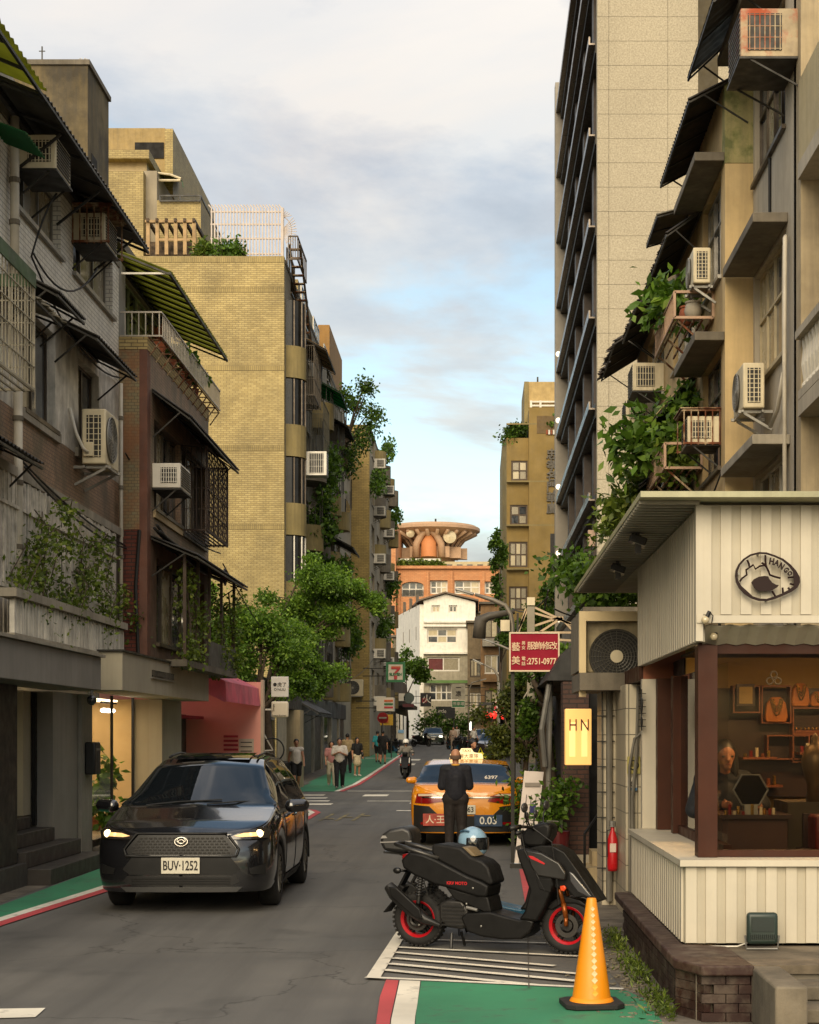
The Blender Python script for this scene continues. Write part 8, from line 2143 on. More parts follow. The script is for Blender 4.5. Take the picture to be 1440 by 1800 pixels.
gf_.tube([(S.front(*p)-.012, p[0], p[1]) for p in [(a[0]+(b[0]-a[0])*k/8, a[1]+(b[1]-a[1])*k/8) for a, b in zip(edge, edge[1:]) for k in range(8)]], .013, 6); gf_.build('grille_surround', GRILL, suv, smooth=True)
em = MB(); em.torus((S.front(0,.735)-.025,0,.735), .05, .006, 'x', 28, 6); em.torus((S.front(0,.735)-.026,0,.735), .022, .005, 'x', 20, 6); em.torus((S.front(0,.735)-.026,0,.75), .032, .005, 'x', 24, 6)
em.v = [Vector((p.x-.004+S.front(0,.735+(p.z-.735)*.9)-S.front(0,.735), p.y*1.3, .735+(p.z-.735)*.9)) for p in em.v]; em.build('emblem', CHROME, suv, smooth=True)
S.patch(suv, 'bumper_bar', [(-.50,.575),(.50,.575),(.60,.45),(.52,.40),(-.52,.40),(-.60,.45)], .010, GREYPL)
S.patch(suv, 'lower_intake', [(-.55,.385),(.55,.385),(.60,.33),(.50,.29),(-.50,.29),(-.60,.33)], .012, GRILL)
li = MB()
for z in (.31,.335,.36): li.tube([(S.front(y,z)-.018, y, z) for y in np.linspace(-.5,.5,15)], .005, 5)
li.build('intake_bars', GREYPL, suv)
S.patch(suv, 'skid_trim', [(-.62,.275),(.62,.275),(.56,.225),(-.56,.225)], .012, mat('grey_skid', '#2a2a29', .5, var=.05, obj=True))
HL = emit('headlight_lamp', (1.0,.76,.38), 3.0); HLS = emit('headlight_side', (1.0,.62,.25), .9); HGL = mat('headlight_housing', '#2a2622', .12, var=0, spec=.8)
for s_ in (-1, 1):
 ol = [(s_*.88,.83),(s_*.80,.875),(s_*.62,.835),(s_*.47,.775),(s_*.50,.755),(s_*.70,.755),(s_*.86,.765)]
 h = S.patch(suv, 'headlight', ol, .010, HGL)
 for (yy, zz_, rr, m) in ((.775,.81,.04,HL), (.69,.80,.022,HLS)):
  MB().sphere((S.front(s_*yy, zz_)-.008, s_*yy, zz_), rr, 12, 8, (.5,1,1)).build('lamp', m, h, smooth=True)
 S.patch(suv, 'lamp_strip', [(s_*.82,.828),(s_*.62,.818),(s_*.53,.79),(s_*.60,.778),(s_*.80,.785)], .013, emit('lamp_strip', (1.0,.6,.26), .3), parent=h)
 S.patch(suv, 'fog_recess', [(s_*.68,.46),(s_*.84,.50),(s_*.84,.40),(s_*.70,.40)], .008, GRILL)
 car_wheel(suv, .93, s_*.79, .335); car_wheel(suv, 3.57, s_*.79, .335)
 mm = MB(); limb(mm, (1.28, s_*.98, 1.045), (1.33, s_*1.10, 1.05), .075, .07); o = fused(mm, 'mirror', CARBLK, suv, .012, 2)
 ma = MB(); ma.beam((1.35,s_*.85,.99), (1.34,s_*.98,1.02), .05, .035); ma.build('mirror_arm', GRILL, o)
 for xh in (1.9, 2.85):
  q = MB(); q.tube([(xh,s_*.925,.92), (xh+.04,s_*.95,.925), (xh+.16,s_*.95,.93), (xh+.2,s_*.925,.93)], .012, 6); q.build('door_handle', CARBLK, suv)
 for xh in (1.42, 2.33, 3.28):
  q = MB(); q.tube([(xh, s_*S.ring(xh)[i][0]+s_*.0015, S.ring(xh)[i][1]) for i in range(2, 16)], .004, 4); q.build('door_gap', GRILL, suv)
 q = MB(); xx = np.linspace(1.3,3.2,10); q.grid([[(x, s_*(S.ring(x)[1][0]+.012), S.ring(x)[1][1]-.03), (x, s_*(S.ring(x)[4][0]+.010), S.ring(x)[4][1])] for x in xx]); q.build('sill_cladding', GREYPL, suv)
 q = MB(); q.tube([(x, s_*.50, S.T(x)+.012) for x in np.linspace(2.1,3.7,10)], .014, 6); q.build('roof_rail', GRILL, suv, smooth=True)
 for xw in S.wheels:
  q = MB(); R_ = .335+.055; P_ = []
  q.tube([(xw+R_*math.cos(a), s_*(S.hw*.965), .335+R_*math.sin(a)) for a in np.linspace(-.1,PI+.1,20)], .026, 6); q.build('arch_cladding', GREYPL, suv, smooth=True)
bx(.35,4.1,-.74,.74,.2,.5).build('underbody', GRILL, suv)
plate_sign(suv, S, 'front', -.195, .195, .412, .575, 'BUV·1252', .135, off=.028, sx=.64)
q = MB(); q.tube([(1.0,.55,1.065), (1.06,.2,1.10), (1.10,-.25,1.12)], .008, 5); q.tube([(1.0,-.1,1.075), (1.07,-.4,1.10), (1.14,-.6,1.10)], .008, 5); q.build('wiper', GRILL, suv)
q = MB(); q.grid([[(x, y, S.T(x)+.012+.006*(1-(y/.5)**2)) for y in np.linspace(-.42,.42,7)] for x in np.linspace(2.0,2.9,7)]); q.build('sunroof', CARGL, suv, smooth=True)
place(suv, (-2.98, 16.72, 0), PI/2-0.0)
# ---- yellow taxi seen from behind
TAXI = mat('taxi_yellow', '#d98a10', 0.22, var=.05, vs=1.0, coat=.8, obj=True)
taxi = thing('taxi', 'yellow taxi with roof sign parked at the right, seen from behind', 'car')
Tx = Car(4.85, 1.83, [(0,.62),(.1,.70),(.4,.78),(1.25,.92),(1.32,.94),(2.1,1.31),(2.5,1.39),(3.0,1.40),(3.55,1.33),(4.22,1.02),(4.45,1.03),(4.72,1.02),(4.81,.96),(4.85,.84)],
  [(0,.58),(.3,.70),(1.3,.88),(4.2,.99),(4.6,.96),(4.85,.82)], nf=3.2, nr=4.2, ar=.5, wheels=(.95,3.77), rw=.33, lean_r=.03)
Tx.shell(taxi, TAXI, CARGL, (1.34,2.12), (1.5,3.95), (3.5,4.22), GRILL, ((2.5,2.58),(3.45,3.52)))
TL = mat('tail_lamp_red', '#7c0a0c', .15, var=.1, vs=20, spec=.8, obj=True)
for s_ in (-1, 1):
 l = Tx.patch(taxi, 'tail_light', [(s_*.80,.865),(s_*.55,.87),(s_*.40,.82),(s_*.36,.74),(s_*.62,.70),(s_*.84,.71)], .012, TL, 'rear')
 Tx.patch(taxi, 'reversing_lamp', [(s_*.78,.86),(s_*.54,.862),(s_*.46,.83),(s_*.78,.825)], .018, mat('lamp_clear', '#c9b7a0', .12, var=0), 'rear', parent=l)
 Tx.patch(taxi, 'bumper_corner', [(s_*.86,.68),(s_*.60,.66),(s_*.45,.52),(s_*.5,.30),(s_*.86,.30)], .010, GRILL, 'rear')
 Tx.patch(taxi, 'reflector', [(s_*.74,.40),(s_*.55,.40),(s_*.57,.36),(s_*.74,.36)], .018, TL, 'rear')
 car_wheel(taxi, .95, s_*.79, .33); car_wheel(taxi, 3.77, s_*.79, .33)
 mm = MB(); limb(mm, (1.55,s_*.97,1.0), (1.58,s_*1.06,1.0), .07, .06); fused(mm, 'mirror', TAXI, taxi, .014, 2)
Tx.patch(taxi, 'chrome_strip', [(-.72,.815),(.72,.815),(.72,.795),(-.72,.795)], .022, CHROME, 'rear')
Tx.patch(taxi, 'lower_bumper', [(-.85,.50),(.85,.50),(.85,.24),(-.85,.24)], .006, GRILL, 'rear')
plate_sign(taxi, Tx, 'rear', -.2, .16, .53, .68, '63', .12, off=.02, sx=.9).children[0].location.y += .1
p = plate_sign(taxi, Tx, 'rear', -.70, -.30, .34, .54, '人·王', .14, mat('red_advert', '#a8402e', .5, var=.35, vs=12, obj=True), mat('ad_cream','#d8c4a8',.6,var=0), .03, 'advert_board')
p = plate_sign(taxi, Tx, 'rear', .14, .60, .33, .52, '0.03', .17, mat('blue_advert', '#1e3a58', .5, var=.35, vs=9, obj=True), mat('ad_white','#d8d4c8',.6,var=0), .03, 'advert_board')
rsl = MB(); rsl.prism([(-.30,1.405),(.30,1.405),(.28,1.50),(.13,1.525),(.09,1.595),(-.09,1.595),(-.13,1.525),(-.28,1.50)], 'x', 2.75, 2.95)
o = rsl.build('roof_sign', emit('roof_sign_cream', (.95,.72,.35), .35, (.8,.68,.42)), taxi, bevel=.012)
lettering('TAXI', .07, (2.955,0,1.55), mat('sign_brown','#7a5a2a',.6,var=0), o, '+x', .002); lettering('台灣大車隊', .085, (2.955,0,1.455), mat('sign_brown','#7a5a2a',.6), o, '+x', .002)
lettering('6397', .11, (4.13,.42,1.115), WHT, taxi, Matrix(((0,-.75,.66),(1,0,0),(0,.66,.75))), .001, .002)
bx(.35,4.5,-.72,.72,.2,.45).build('underbody', GRILL, taxi)
q = MB(); q.tube([(4.86,.2,.25),(4.8,.2,.25)], .03, 8); q.build('exhaust_tip', CHROME, taxi)
place(taxi, (-.15, 27.0+4.85, 0), -PI/2)
# ---- distant cars
def far_car(label, loc, rz, col, lights=False, plate=None):
 t = thing('distant_car', label, 'car'); m = mat('paint'+col, col, .25, var=0, coat=.6, obj=True)
 D = Car(4.3, 1.78, [(0,.66),(.1,.76),(.9,.92),(1.0,.95),(1.75,1.36),(2.3,1.45),(3.1,1.43),(3.8,1.2),(4.1,1.02),(4.3,.85)], [(0,.6),(.3,.76),(1.0,.88),(3.9,.96),(4.3,.8)], wheels=(.85,3.45), rw=.32)
 D.shell(t, m, CARGL, (1.02,1.8), (1.25,3.5), (3.3,4.0), GRILL)
 D.patch(t, 'grille', [(-.4,.62),(.4,.62),(.35,.35),(-.35,.35)], .01, GRILL)
 for s_ in (-1, 1):
  h = D.patch(t, 'headlight', [(s_*.80,.72),(s_*.52,.74),(s_*.50,.62),(s_*.78,.60)], .012, emit('far_headlight', (1,.92,.7), 2.2) if lights else HGL)
  car_wheel(t, .85, s_*.77, .32); car_wheel(t, 3.45, s_*.77, .32)
 bx(.35,3.9,-.7,.7,.2,.45).build('underbody', GRILL, t)
 plate_sign(t, D, 'front', -.17, .17, .40, .53, '', .1, off=.03)
 place(t, loc, rz); return t
far_car('dark green car with lit headlights far down the street', (XP(761,134), 134, zg(136)), PI/2, '#2f3a30', True)
far_car('dark parked car half hidden behind the roadside tree', (XP(866,100), 100, zg(102)), PI/2, '#241a1a')
far_car('black parked car at the far right kerb', (XP(852,122), 122, zg(124)), PI/2, '#17181a')
# -- SCOOTERS
def SP(zx, zy): return ((zx-262)/918*1.346, .24-(zy-660-(zx-262)*30/918)/700)
MATB = mat('matt_black_panel', (0.0055,0.0052,0.005), .48, var=.12, vs=5, obj=True, spec=.22); SEATM = mat('black_seat_vinyl', (0.007,0.0066,0.0063), .6, var=.15, vs=8, bump=.1, bs=120, obj=True, spec=.22)
ENG = mat('engine_grey', (0.03,0.028,0.026), .5, metal=.5, var=.25, vs=15, obj=True)
def pan(t, name, pts, y0, y1, m, bev=.02, seg=3, raw=False, parent=None):
 P_ = pts if raw else [SP(*p) for p in pts]
 return MB().prism(P_, 'y', y0, y1).build(name, m, parent or t, bevel=bev, seg=seg)
def wheel(t, x, z, r_, w_, rimm, disc=True):
 o = MB().lathe([(r_*.66,-w_*.42), (r_*.80,-w_*.5), (r_*.93,-w_*.42), (r_,-w_*.12), (r_,w_*.12), (r_*.93,w_*.42), (r_*.80,w_*.5), (r_*.66,w_*.42)], (x,0,z), 'y', 40).build('wheel', TYRE, t, angle=50)
 tr = MB()
 for k in range(36):
  a = 2*PI*k/36
  for s_ in (-1,1): tr.obox((x+(r_*.965)*math.cos(a+.04*s_), s_*w_*.3, z+(r_*.965)*math.sin(a+.04*s_)), (.014,.045,.022), Matrix.Rotation(-a, 3, 'Y'))
 tr.build('tread', mat('tread_block', (0.012,0.011,0.010), .9, var=0), o)['kind'] = 'stuff'
 m = MB(); m.lathe([(r_*.70,-w_*.40), (r_*.67,-w_*.44), (r_*.58,-w_*.30), (r_*.58,w_*.30), (r_*.67,w_*.44), (r_*.70,w_*.40)], (x,0,z), 'y', 40); m.build('rim', rimm, o, angle=40)
 m = MB()
 for k in range(5):
  a = 2*PI*k/5+.3
  for da in (-.13,.13): m.beam((x+.035*math.cos(a), 0, z+.035*math.sin(a)), (x+r_*.6*math.cos(a+da), 0, z+r_*.6*math.sin(a+da)), .035, .018)
 m.build('spokes', MATB, o); MB().lathe([(.001,-w_*.48),(.045,-w_*.46),(.05,w_*.46),(.001,w_*.48)], (x,0,z), 'y', 16).build('hub', ENG, o)
 if disc:
  m = MB(); m.lathe([(.06,-w_*.5),(r_*.42,-w_*.5),(r_*.42,-w_*.47),(.06,-w_*.47)], (x,0,z), 'y', 30); m.build('brake_disc', mat('dark_disc', '#4a4744', .4, metal=.7, var=.1), o)
def scooter(label, body, rim, accent, topbox=False, lower=None, group='scooters parked in the bay', wing=None, badge=True):
 t = thing('scooter', label, 'scooter', (0,0,0), group)
 lo = lower or body
 wheel(t, 0, .24, .235, .13, rim); wheel(t, 1.346, .24, .235, .12, rim)
 pan(t, 'side_cover', [(185,300),(240,252),(330,268),(410,300),(500,345),(600,395),(690,430),(735,455),(722,525),(660,520),(560,490),(470,465),(400,450),(270,395),(200,352)], -.16, .16, body, .022)
 pan(t, 'lower_side_cover', [(455,455),(560,488),(690,515),(725,520),(748,610),(700,612),(600,570),(520,540)], -.14, .14, lo, .015)
 pan(t, 'seat', [(378,212),(420,208),(480,216),(560,232),(620,285),(690,310),(728,345),(760,440),(735,455),(690,430),(600,398),(500,348),(420,308),(375,262)], -.145, .145, SEATM, .03, 4)
 pan(t, 'seat_step', [(545,228),(590,235),(640,285),(600,285)], -.10, .10, mat('seat_trim', '#6b5c42', .6, var=0), .01)
 g = MB()
 for s_ in (-1,1): g.tube([(*SP(130,208)[:1], s_*.09, SP(130,208)[1]), (SP(215,232)[0], s_*.13, SP(215,232)[1]), (SP(420,292)[0], s_*.14, SP(420,292)[1])], [.016,.02,.018], 8)
 g.tube([(SP(130,208)[0], -.09, SP(130,208)[1]), (SP(122,206)[0], 0, SP(122,206)[1]), (SP(130,208)[0], .09, SP(130,208)[1])], .016, 8); g.build('grab_rail', mat('dark_alloy', (0.05,0.048,0.045), .4, metal=.6, var=.05), t, smooth=True)
 pan(t, 'tail_light', [(175,272),(215,262),(225,290),(190,318),(175,300)], -.10, .10, TL, .012)
 for s_ in (-1,1):
  m = MB(); x, z = SP(165,365); m.tube([(x+.06,s_*.05,z-.01),(x,s_*.13,z)], .012, 6); m.sphere((x-.01,s_*.14,z), .028, 10, 8, (1.4,.8,1)); m.build('indicator', BLACK_MET, t, smooth=True)
 pan(t, 'rear_mudguard', [(150,455),(180,470),(60,622),(38,622),(105,545)], -.06, .06, MATB, .008)
 g = MB(); g.beam((SP(200,360)[0],0,SP(200,360)[1]), (SP(110,520)[0],0,SP(110,520)[1]), .10, .02); g.build('plate_bracket', MATB, t)
 # drive train
 pan(t, 'engine_case', [(420,560),(470,540),(560,545),(600,600),(600,690),(560,715),(460,700),(420,650)], -.13, .10, ENG, .02)
 g = MB()
 for k in range(6): a, b = SP(440,575+22*k), SP(575,580+22*k); g.beam((a[0],-.135,a[1]), (b[0],-.135,b[1]), .012, .012)
 g.build('engine_fins', BLACK_MET, t)
 pan(t, 'swing_arm', [(240,640),(300,600),(450,600),(470,700),(330,720),(250,690)], .06, .13, ENG, .015)
 g = MB(); P_ = [SP(108,455), SP(150,500), SP(250,590), SP(340,655), SP(420,690)]
 g.tube([(P_[0][0],-.155,P_[0][1]), (P_[1][0],-.165,P_[1][1]), (P_[2][0],-.165,P_[2][1]), (P_[3][0],-.15,P_[3][1]), (P_[4][0],-.12,P_[4][1])], [.045,.062,.060,.045,.018], 14); g.build('exhaust', mat('exhaust_black', (0.02,0.019,0.018), .38, metal=.3, var=.1, obj=True), t, angle=40)
 pan(t, 'exhaust_guard', [(130,455),(180,460),(330,590),(345,650),(300,640),(150,520)], -.235, -.215, MATB, .012)
 g = MB(); g.torus((0,-.085,.24), .05, .02, 'y', 18, 8); g.build('axle_nut', ENG, t)
 for s_ in (-1, 1):
  a, b = SP(305,395), SP(285,560); g = MB(); g.tube([(a[0],s_*.12,a[1]), (b[0],s_*.12,b[1])], .02, 8)
  for k in range(7): g.torus((a[0]+(b[0]-a[0])*(.1+.1*k), s_*.12, a[1]+(b[1]-a[1])*(.1+.1*k)), .028, .007, 'z', 12, 6)
  g.build('shock_absorber', BLACK_MET if not accent else mat('dark_spring','#1b1a19',.4), t)
 # step-through and nose
 pan(t, 'floor_board', [(560,640),(600,612),(745,606),(830,630),(920,650),(955,640),(1010,660),(985,725),(930,765),(820,768),(700,755),(600,725)], -.16, .16, lo, .018)
 g = pan(t, 'leg_shield', [(920,648),(955,600),(985,480),(950,380),(915,290),(905,245),(960,235),(1040,250),(1100,330),(1130,450),(1080,570),(1030,660)], -.18, .18, body, .02)
 pan(t, 'front_cowl', [(950,240),(1040,222),(1110,226),(1180,262),(1260,370),(1330,470),(1380,545),(1368,552),(1290,520),(1240,525),(1190,470),(1130,470),(1060,420),(985,320)], -.125, .125, body, .028, 4)
 for s_ in (-1, 1):
  y = s_*.187
  pan(t, 'cowl_wing', [(965,245),(1060,262),(1165,320),(1205,380),(1200,420),(1140,410),(1040,395),(1000,340)], y-s_*.03, y+s_*.012, wing or mat('satin_grey_panel', (0.013,0.012,0.011), .4, var=.05, obj=True), .012)
  if accent: pan(t, 'accent_stripe', [(985,278),(1010,280),(1085,322),(1080,330),(1030,308),(1000,295)], y+s_*.012, y+s_*.016, accent, .001)
  pan(t, 'headlight', [(1208,370),(1235,385),(1345,515),(1330,525),(1260,490),(1215,430)], s_*.095-s_*.02, s_*.11+s_*.025, mat('smoked_lens', (0.05,0.05,0.052), .12, var=0, spec=.8), .012)
  pan(t, 'side_indicator', [(1165,455),(1190,450),(1202,468),(1190,485),(1168,480)], s_*.15, s_*.175, mat('amber_lens', '#c9421a', .25, var=0), .006)
  pan(t, 'glove_panel', [(1030,410),(1120,415),(1115,490),(1050,470)], s_*.185, s_*.192, lo, .006)
  g = MB(); a, b = SP(1165,560), SP(1180,640); g.tube([(SP(1130,440)[0],s_*.075,SP(1130,440)[1]), (a[0]+.0,s_*.08,a[1])], .018, 8); g.tube([(a[0],s_*.08,a[1]), (b[0],s_*.08,b[1])], .022, 8); g.tube([(b[0],s_*.08,b[1]), (1.346,s_*.08,.24)], .018, 8); g.build('fork', mat('gold_fork', '#8a4a18', .35, metal=.5, var=0) if accent else STEEL, t, smooth=True)
  g = MB(); x, z = SP(800,165); hx, hz = SP(1000,140)
  g.tube([(hx,0,hz-.03), (hx-.01,s_*.15,hz+.03), (hx-.05,s_*.26,hz+.045), (hx-.11,s_*.35,hz+.035)], .013, 8); g.tube([(hx-.06,s_*.28,hz+.045), (hx-.12,s_*.37,hz+.033)], .02, 8); g.build('handlebar', BLACK_MET, t, smooth=True)
  g = MB(); g.tube([(hx,s_*.2,hz+.07), (hx+.06,s_*.32,hz+.06)], .006, 5); g.build('brake_lever', STEEL, t)
  g = MB(); mx, mz = hx-.02, hz+.17; g.tube([(hx-.02,s_*.16,hz+.04), (mx-.02,s_*.22,hz+.13), (mx-.01,s_*.25,mz)], .007, 6); st_ = g.build('mirror_stalk', BLACK_MET, t)
  g = MB(); g.sphere((mx-.01,s_*.27,mz+.03), .06, 14, 8, (.35,1.05,.7)); g.build('mirror', mat('mirror_back', (0.03,0.03,0.03), .3, var=0), st_, smooth=True)
 pan(t, 'dash', [(910,160),(960,110),(1060,90),(1095,110),(1090,170),(1050,235),(960,235),(925,220)], -.10, .10, MATB, .03)
 pan(t, 'front_mudguard', [(1060,590),(1100,545),(1180,520),(1260,540),(1300,570),(1290,580),(1230,560),(1160,560),(1095,600)], -.075, .075, MATB, .015)
 pan(t, 'belly_pan', [(600,715),(760,750),(930,762),(975,730),(960,690),(700,690)], -.12, .12, ENG, .02)
 g = MB(); a, b = SP(485,740), SP(498,850); g.tube([(a[0],-.08,a[1]), (b[0],-.14,.012)], .012, 6); g.tube([(a[0]+.02,.08,a[1]), (b[0]+.02,.12,.012)], .012, 6); build_split(g, 'stand', BLACK_MET, t)
 g = MB()
 for pts in ([(940,150),(960,250),(1000,330),(1080,480)], [(1010,120),(1120,200),(1150,420),(1160,560)], [(420,560),(360,520),(330,430),(400,380)], [(600,640),(640,690),(700,700)]):
  g.tube([(SP(*q)[0], -.187 if q[0] > 900 else -.15, SP(*q)[1]) for q in pts], .006, 5)
 g.build('cable', BLACK_MET, t)
 g = MB()
 for q in ((235,310), (640,468), (1155,400), (690,690), (600,560), (330,650), (262,640), (290,690), (225,625)): g.sphere((SP(*q)[0], -.165 if q[0] > 400 else -.12, SP(*q)[1]), .010, 8, 6, (1,.5,1))
 build_split(g, 'bolt', STEEL, t, smooth=True)
 g = MB(); a = SP(600,580); g.tube([(a[0],-.16,a[1]), (SP(670,595)[0],-.175,SP(670,595)[1])], .014, 8); g.build('passenger_peg', STEEL, t)
 if accent and badge: 
  x, z = SP(540,440); lettering('KRV MOTO', .036, (x,-.1615,z), accent, t, '-y', .001, .001)
 if topbox:
  tb = MB(); x, z = -.30, .93
  prof = [(-.16,.0),(-.12,-.08),(.10,-.10),(.16,-.06),(.18,.05),(.16,.13),(.08,.165),(-.06,.14),(-.15,.08)]
  o = MB().prism([(x+p[0], z+p[1]) for p in prof], 'y', -.21, .21).build('top_box', mat('topbox_black', (0.012,0.0115,0.011), .45, var=.06, obj=True), t, bevel=.05, seg=4)
  MB().prism([(x-.155,z+.0),(x+.17,z+.015),(x+.17,z+.027),(x-.155,z+.012)], 'y', -.216, .216).build('box_seam', mat('silver_trim', (0.2,0.19,0.18), .35, var=0), o)
  MB().prism([(x-.15,z+.045),(x-.08,z+.05),(x-.10,z+.075),(x-.13,z+.075)], 'y', -.214, .214).build('box_reflector', mat('smoke_grey_lens', (0.25,0.24,0.23), .2, var=0), o)
  g = MB(); g.beam((x-.15,0,z-.1), (.05,0,z-.14), .2, .02); g.tube([(x,-.08,z-.11),(-.12,-.09,.76)], .012, 6); g.tube([(x,.08,z-.11),(-.12,.09,.76)], .012, 6); g.build('box_rack', BLACK_MET, t)
 return t
REDRIM = mat('red_rim_paint', '#a8121c', .3, var=.03, obj=True); REDACC = emit('red_accent', (.55,.02,.02), .05)
sct = scooter('matt black scooter with red rims parked crosswise in front of the taxi', MATB, REDRIM, mat('red_lettering', '#b3161c', .4, var=0), badge=True)
place(sct, (-.47, 14.16, 0), math.atan2(-.50, 1.25))
sc2 = scooter('dark scooter with a black top box parked behind the red rimmed one', mat('dark_grey_panel', (0.013,0.0125,0.012), .4, var=.1, obj=True), BLACK_MET, None, topbox=True, lower=mat('blue_fairing', '#1f5570', .35, var=.05, obj=True))
place(sc2, (-.42, 15.05, 0), -.20, .9)
hm = thing('helmet', 'pale blue full face helmet resting on the scooter seat', 'helmet', (0,0,0))
BLUEH = mat('ice_blue_helmet', '#7fa0b8', .22, var=.05, coat=.7, obj=True)
m = MB(); m.sphere((0,0,.13), .135, 24, 14, (1.08,.95,1.0)); m.sphere((.02,0,.07), .125, 20, 12, (1.05,.95,.75)); o = fused(m, 'shell', BLUEH, hm, .008, 4)
m = MB(); m.lathe([(.142,-.06),(.146,-.02),(.143,.03),(.138,.05)], (.005,0,.12), 'z', 24, -1.15, 1.15); m.v = [Vector((p.x*1.04, p.y*.97, p.z)) for p in m.v]; m.build('visor', glass('dark_visor', (0.01,0.011,0.012), .04, .9), hm, smooth=True)
m = MB(); m.tube([(-.05,-.10,.22), (.02,-.11,.235), (.06,-.09,.225)], .010, 6); m.build('vent', mat('dark_blue_vent', '#38546a', .3), hm)
place(hm, (-.02, 14.98, .72), -.9)
wsc = scooter('black and white maxi scooter with its rider coming up the street', MATB, BLACK_MET, None, lower=MATB, group=None, wing=mat('white_scooter_panel', '#bdb8ae', .35, var=.05, obj=True))
place(wsc, (XP(713,67.5), 67.5+.7, zg(68)), -PI/2)
m = MB(); 
for k, (px, Y, rz, lab) in enumerate(((812,112,2.0,'parked scooter among the people at the far right kerb'), (822,108,1.7,'second parked scooter nearer along the far right kerb'), (685,108,1.2,'scooter parked against the left wall by the store'), (728,128,.6,'scooter parked at the left just before the bend'), (806,118,2.2,'farthest parked scooter on the right before the bend'))):
 cpy = copy_tree(wsc if k % 2 else sc2); cpy['label'] = lab; cpy['group'] = 'scooters parked far down the street'
 place(cpy, (XP(px,Y), Y, zg(Y)), rz)
# -- TRAFFIC CONE
cn = thing('traffic_cone', 'tall orange traffic cone with a row of pale diamonds on a black base', 'traffic cone', (0,0,0))
CON = mat('orange_cone_plastic', '#e08a12', .42, var=.06, vs=3, obj=True)
MB().lathe([(.150,.035),(.142,.05),(.130,.06),(.034,.715),(.030,.728),(.026,.728),(.026,.70)], (0,0,0), n=36).build('cone', CON, cn, angle=40)
o = MB().prism([(.20,.14),(.14,.20),(-.14,.20),(-.20,.14),(-.20,-.14),(-.14,-.20),(.14,-.20),(.20,-.14)], 'z', 0, .034).build('base', mat('black_rubber', '#1b1a18', .75, var=.15, obj=True), cn, bevel=.006)
dm = mat('pale_diamond', '#d9b98a', .5, var=.05)
for k in range(14):
 z = .10+.043*k; r_ = .130-(z-.06)*.1466+.0035; s_ = .023*(1-.025*k)
 m = MB(); q = []
 for a, dz in ((-s_/r_,0),(0,s_*1.05),(s_/r_,0),(0,-s_*1.05)): rr = r_-(dz)*.1466; q.append((rr*math.cos(a+.0), rr*math.sin(a+.0), z+dz))
 m.add(q+[(p[0]*.985,p[1]*.985,p[2]) for p in q], [(0,1,2,3),(0,4,5,1),(1,5,6,2),(2,6,7,3),(3,7,4,0)]); m.build('diamond', dm if k > 1 else mat('orange_diamond','#e0a52a',.5), cn)
place(cn, (*G(1040,1772), .016), -PI/2+.12, (.98,.98,.98))
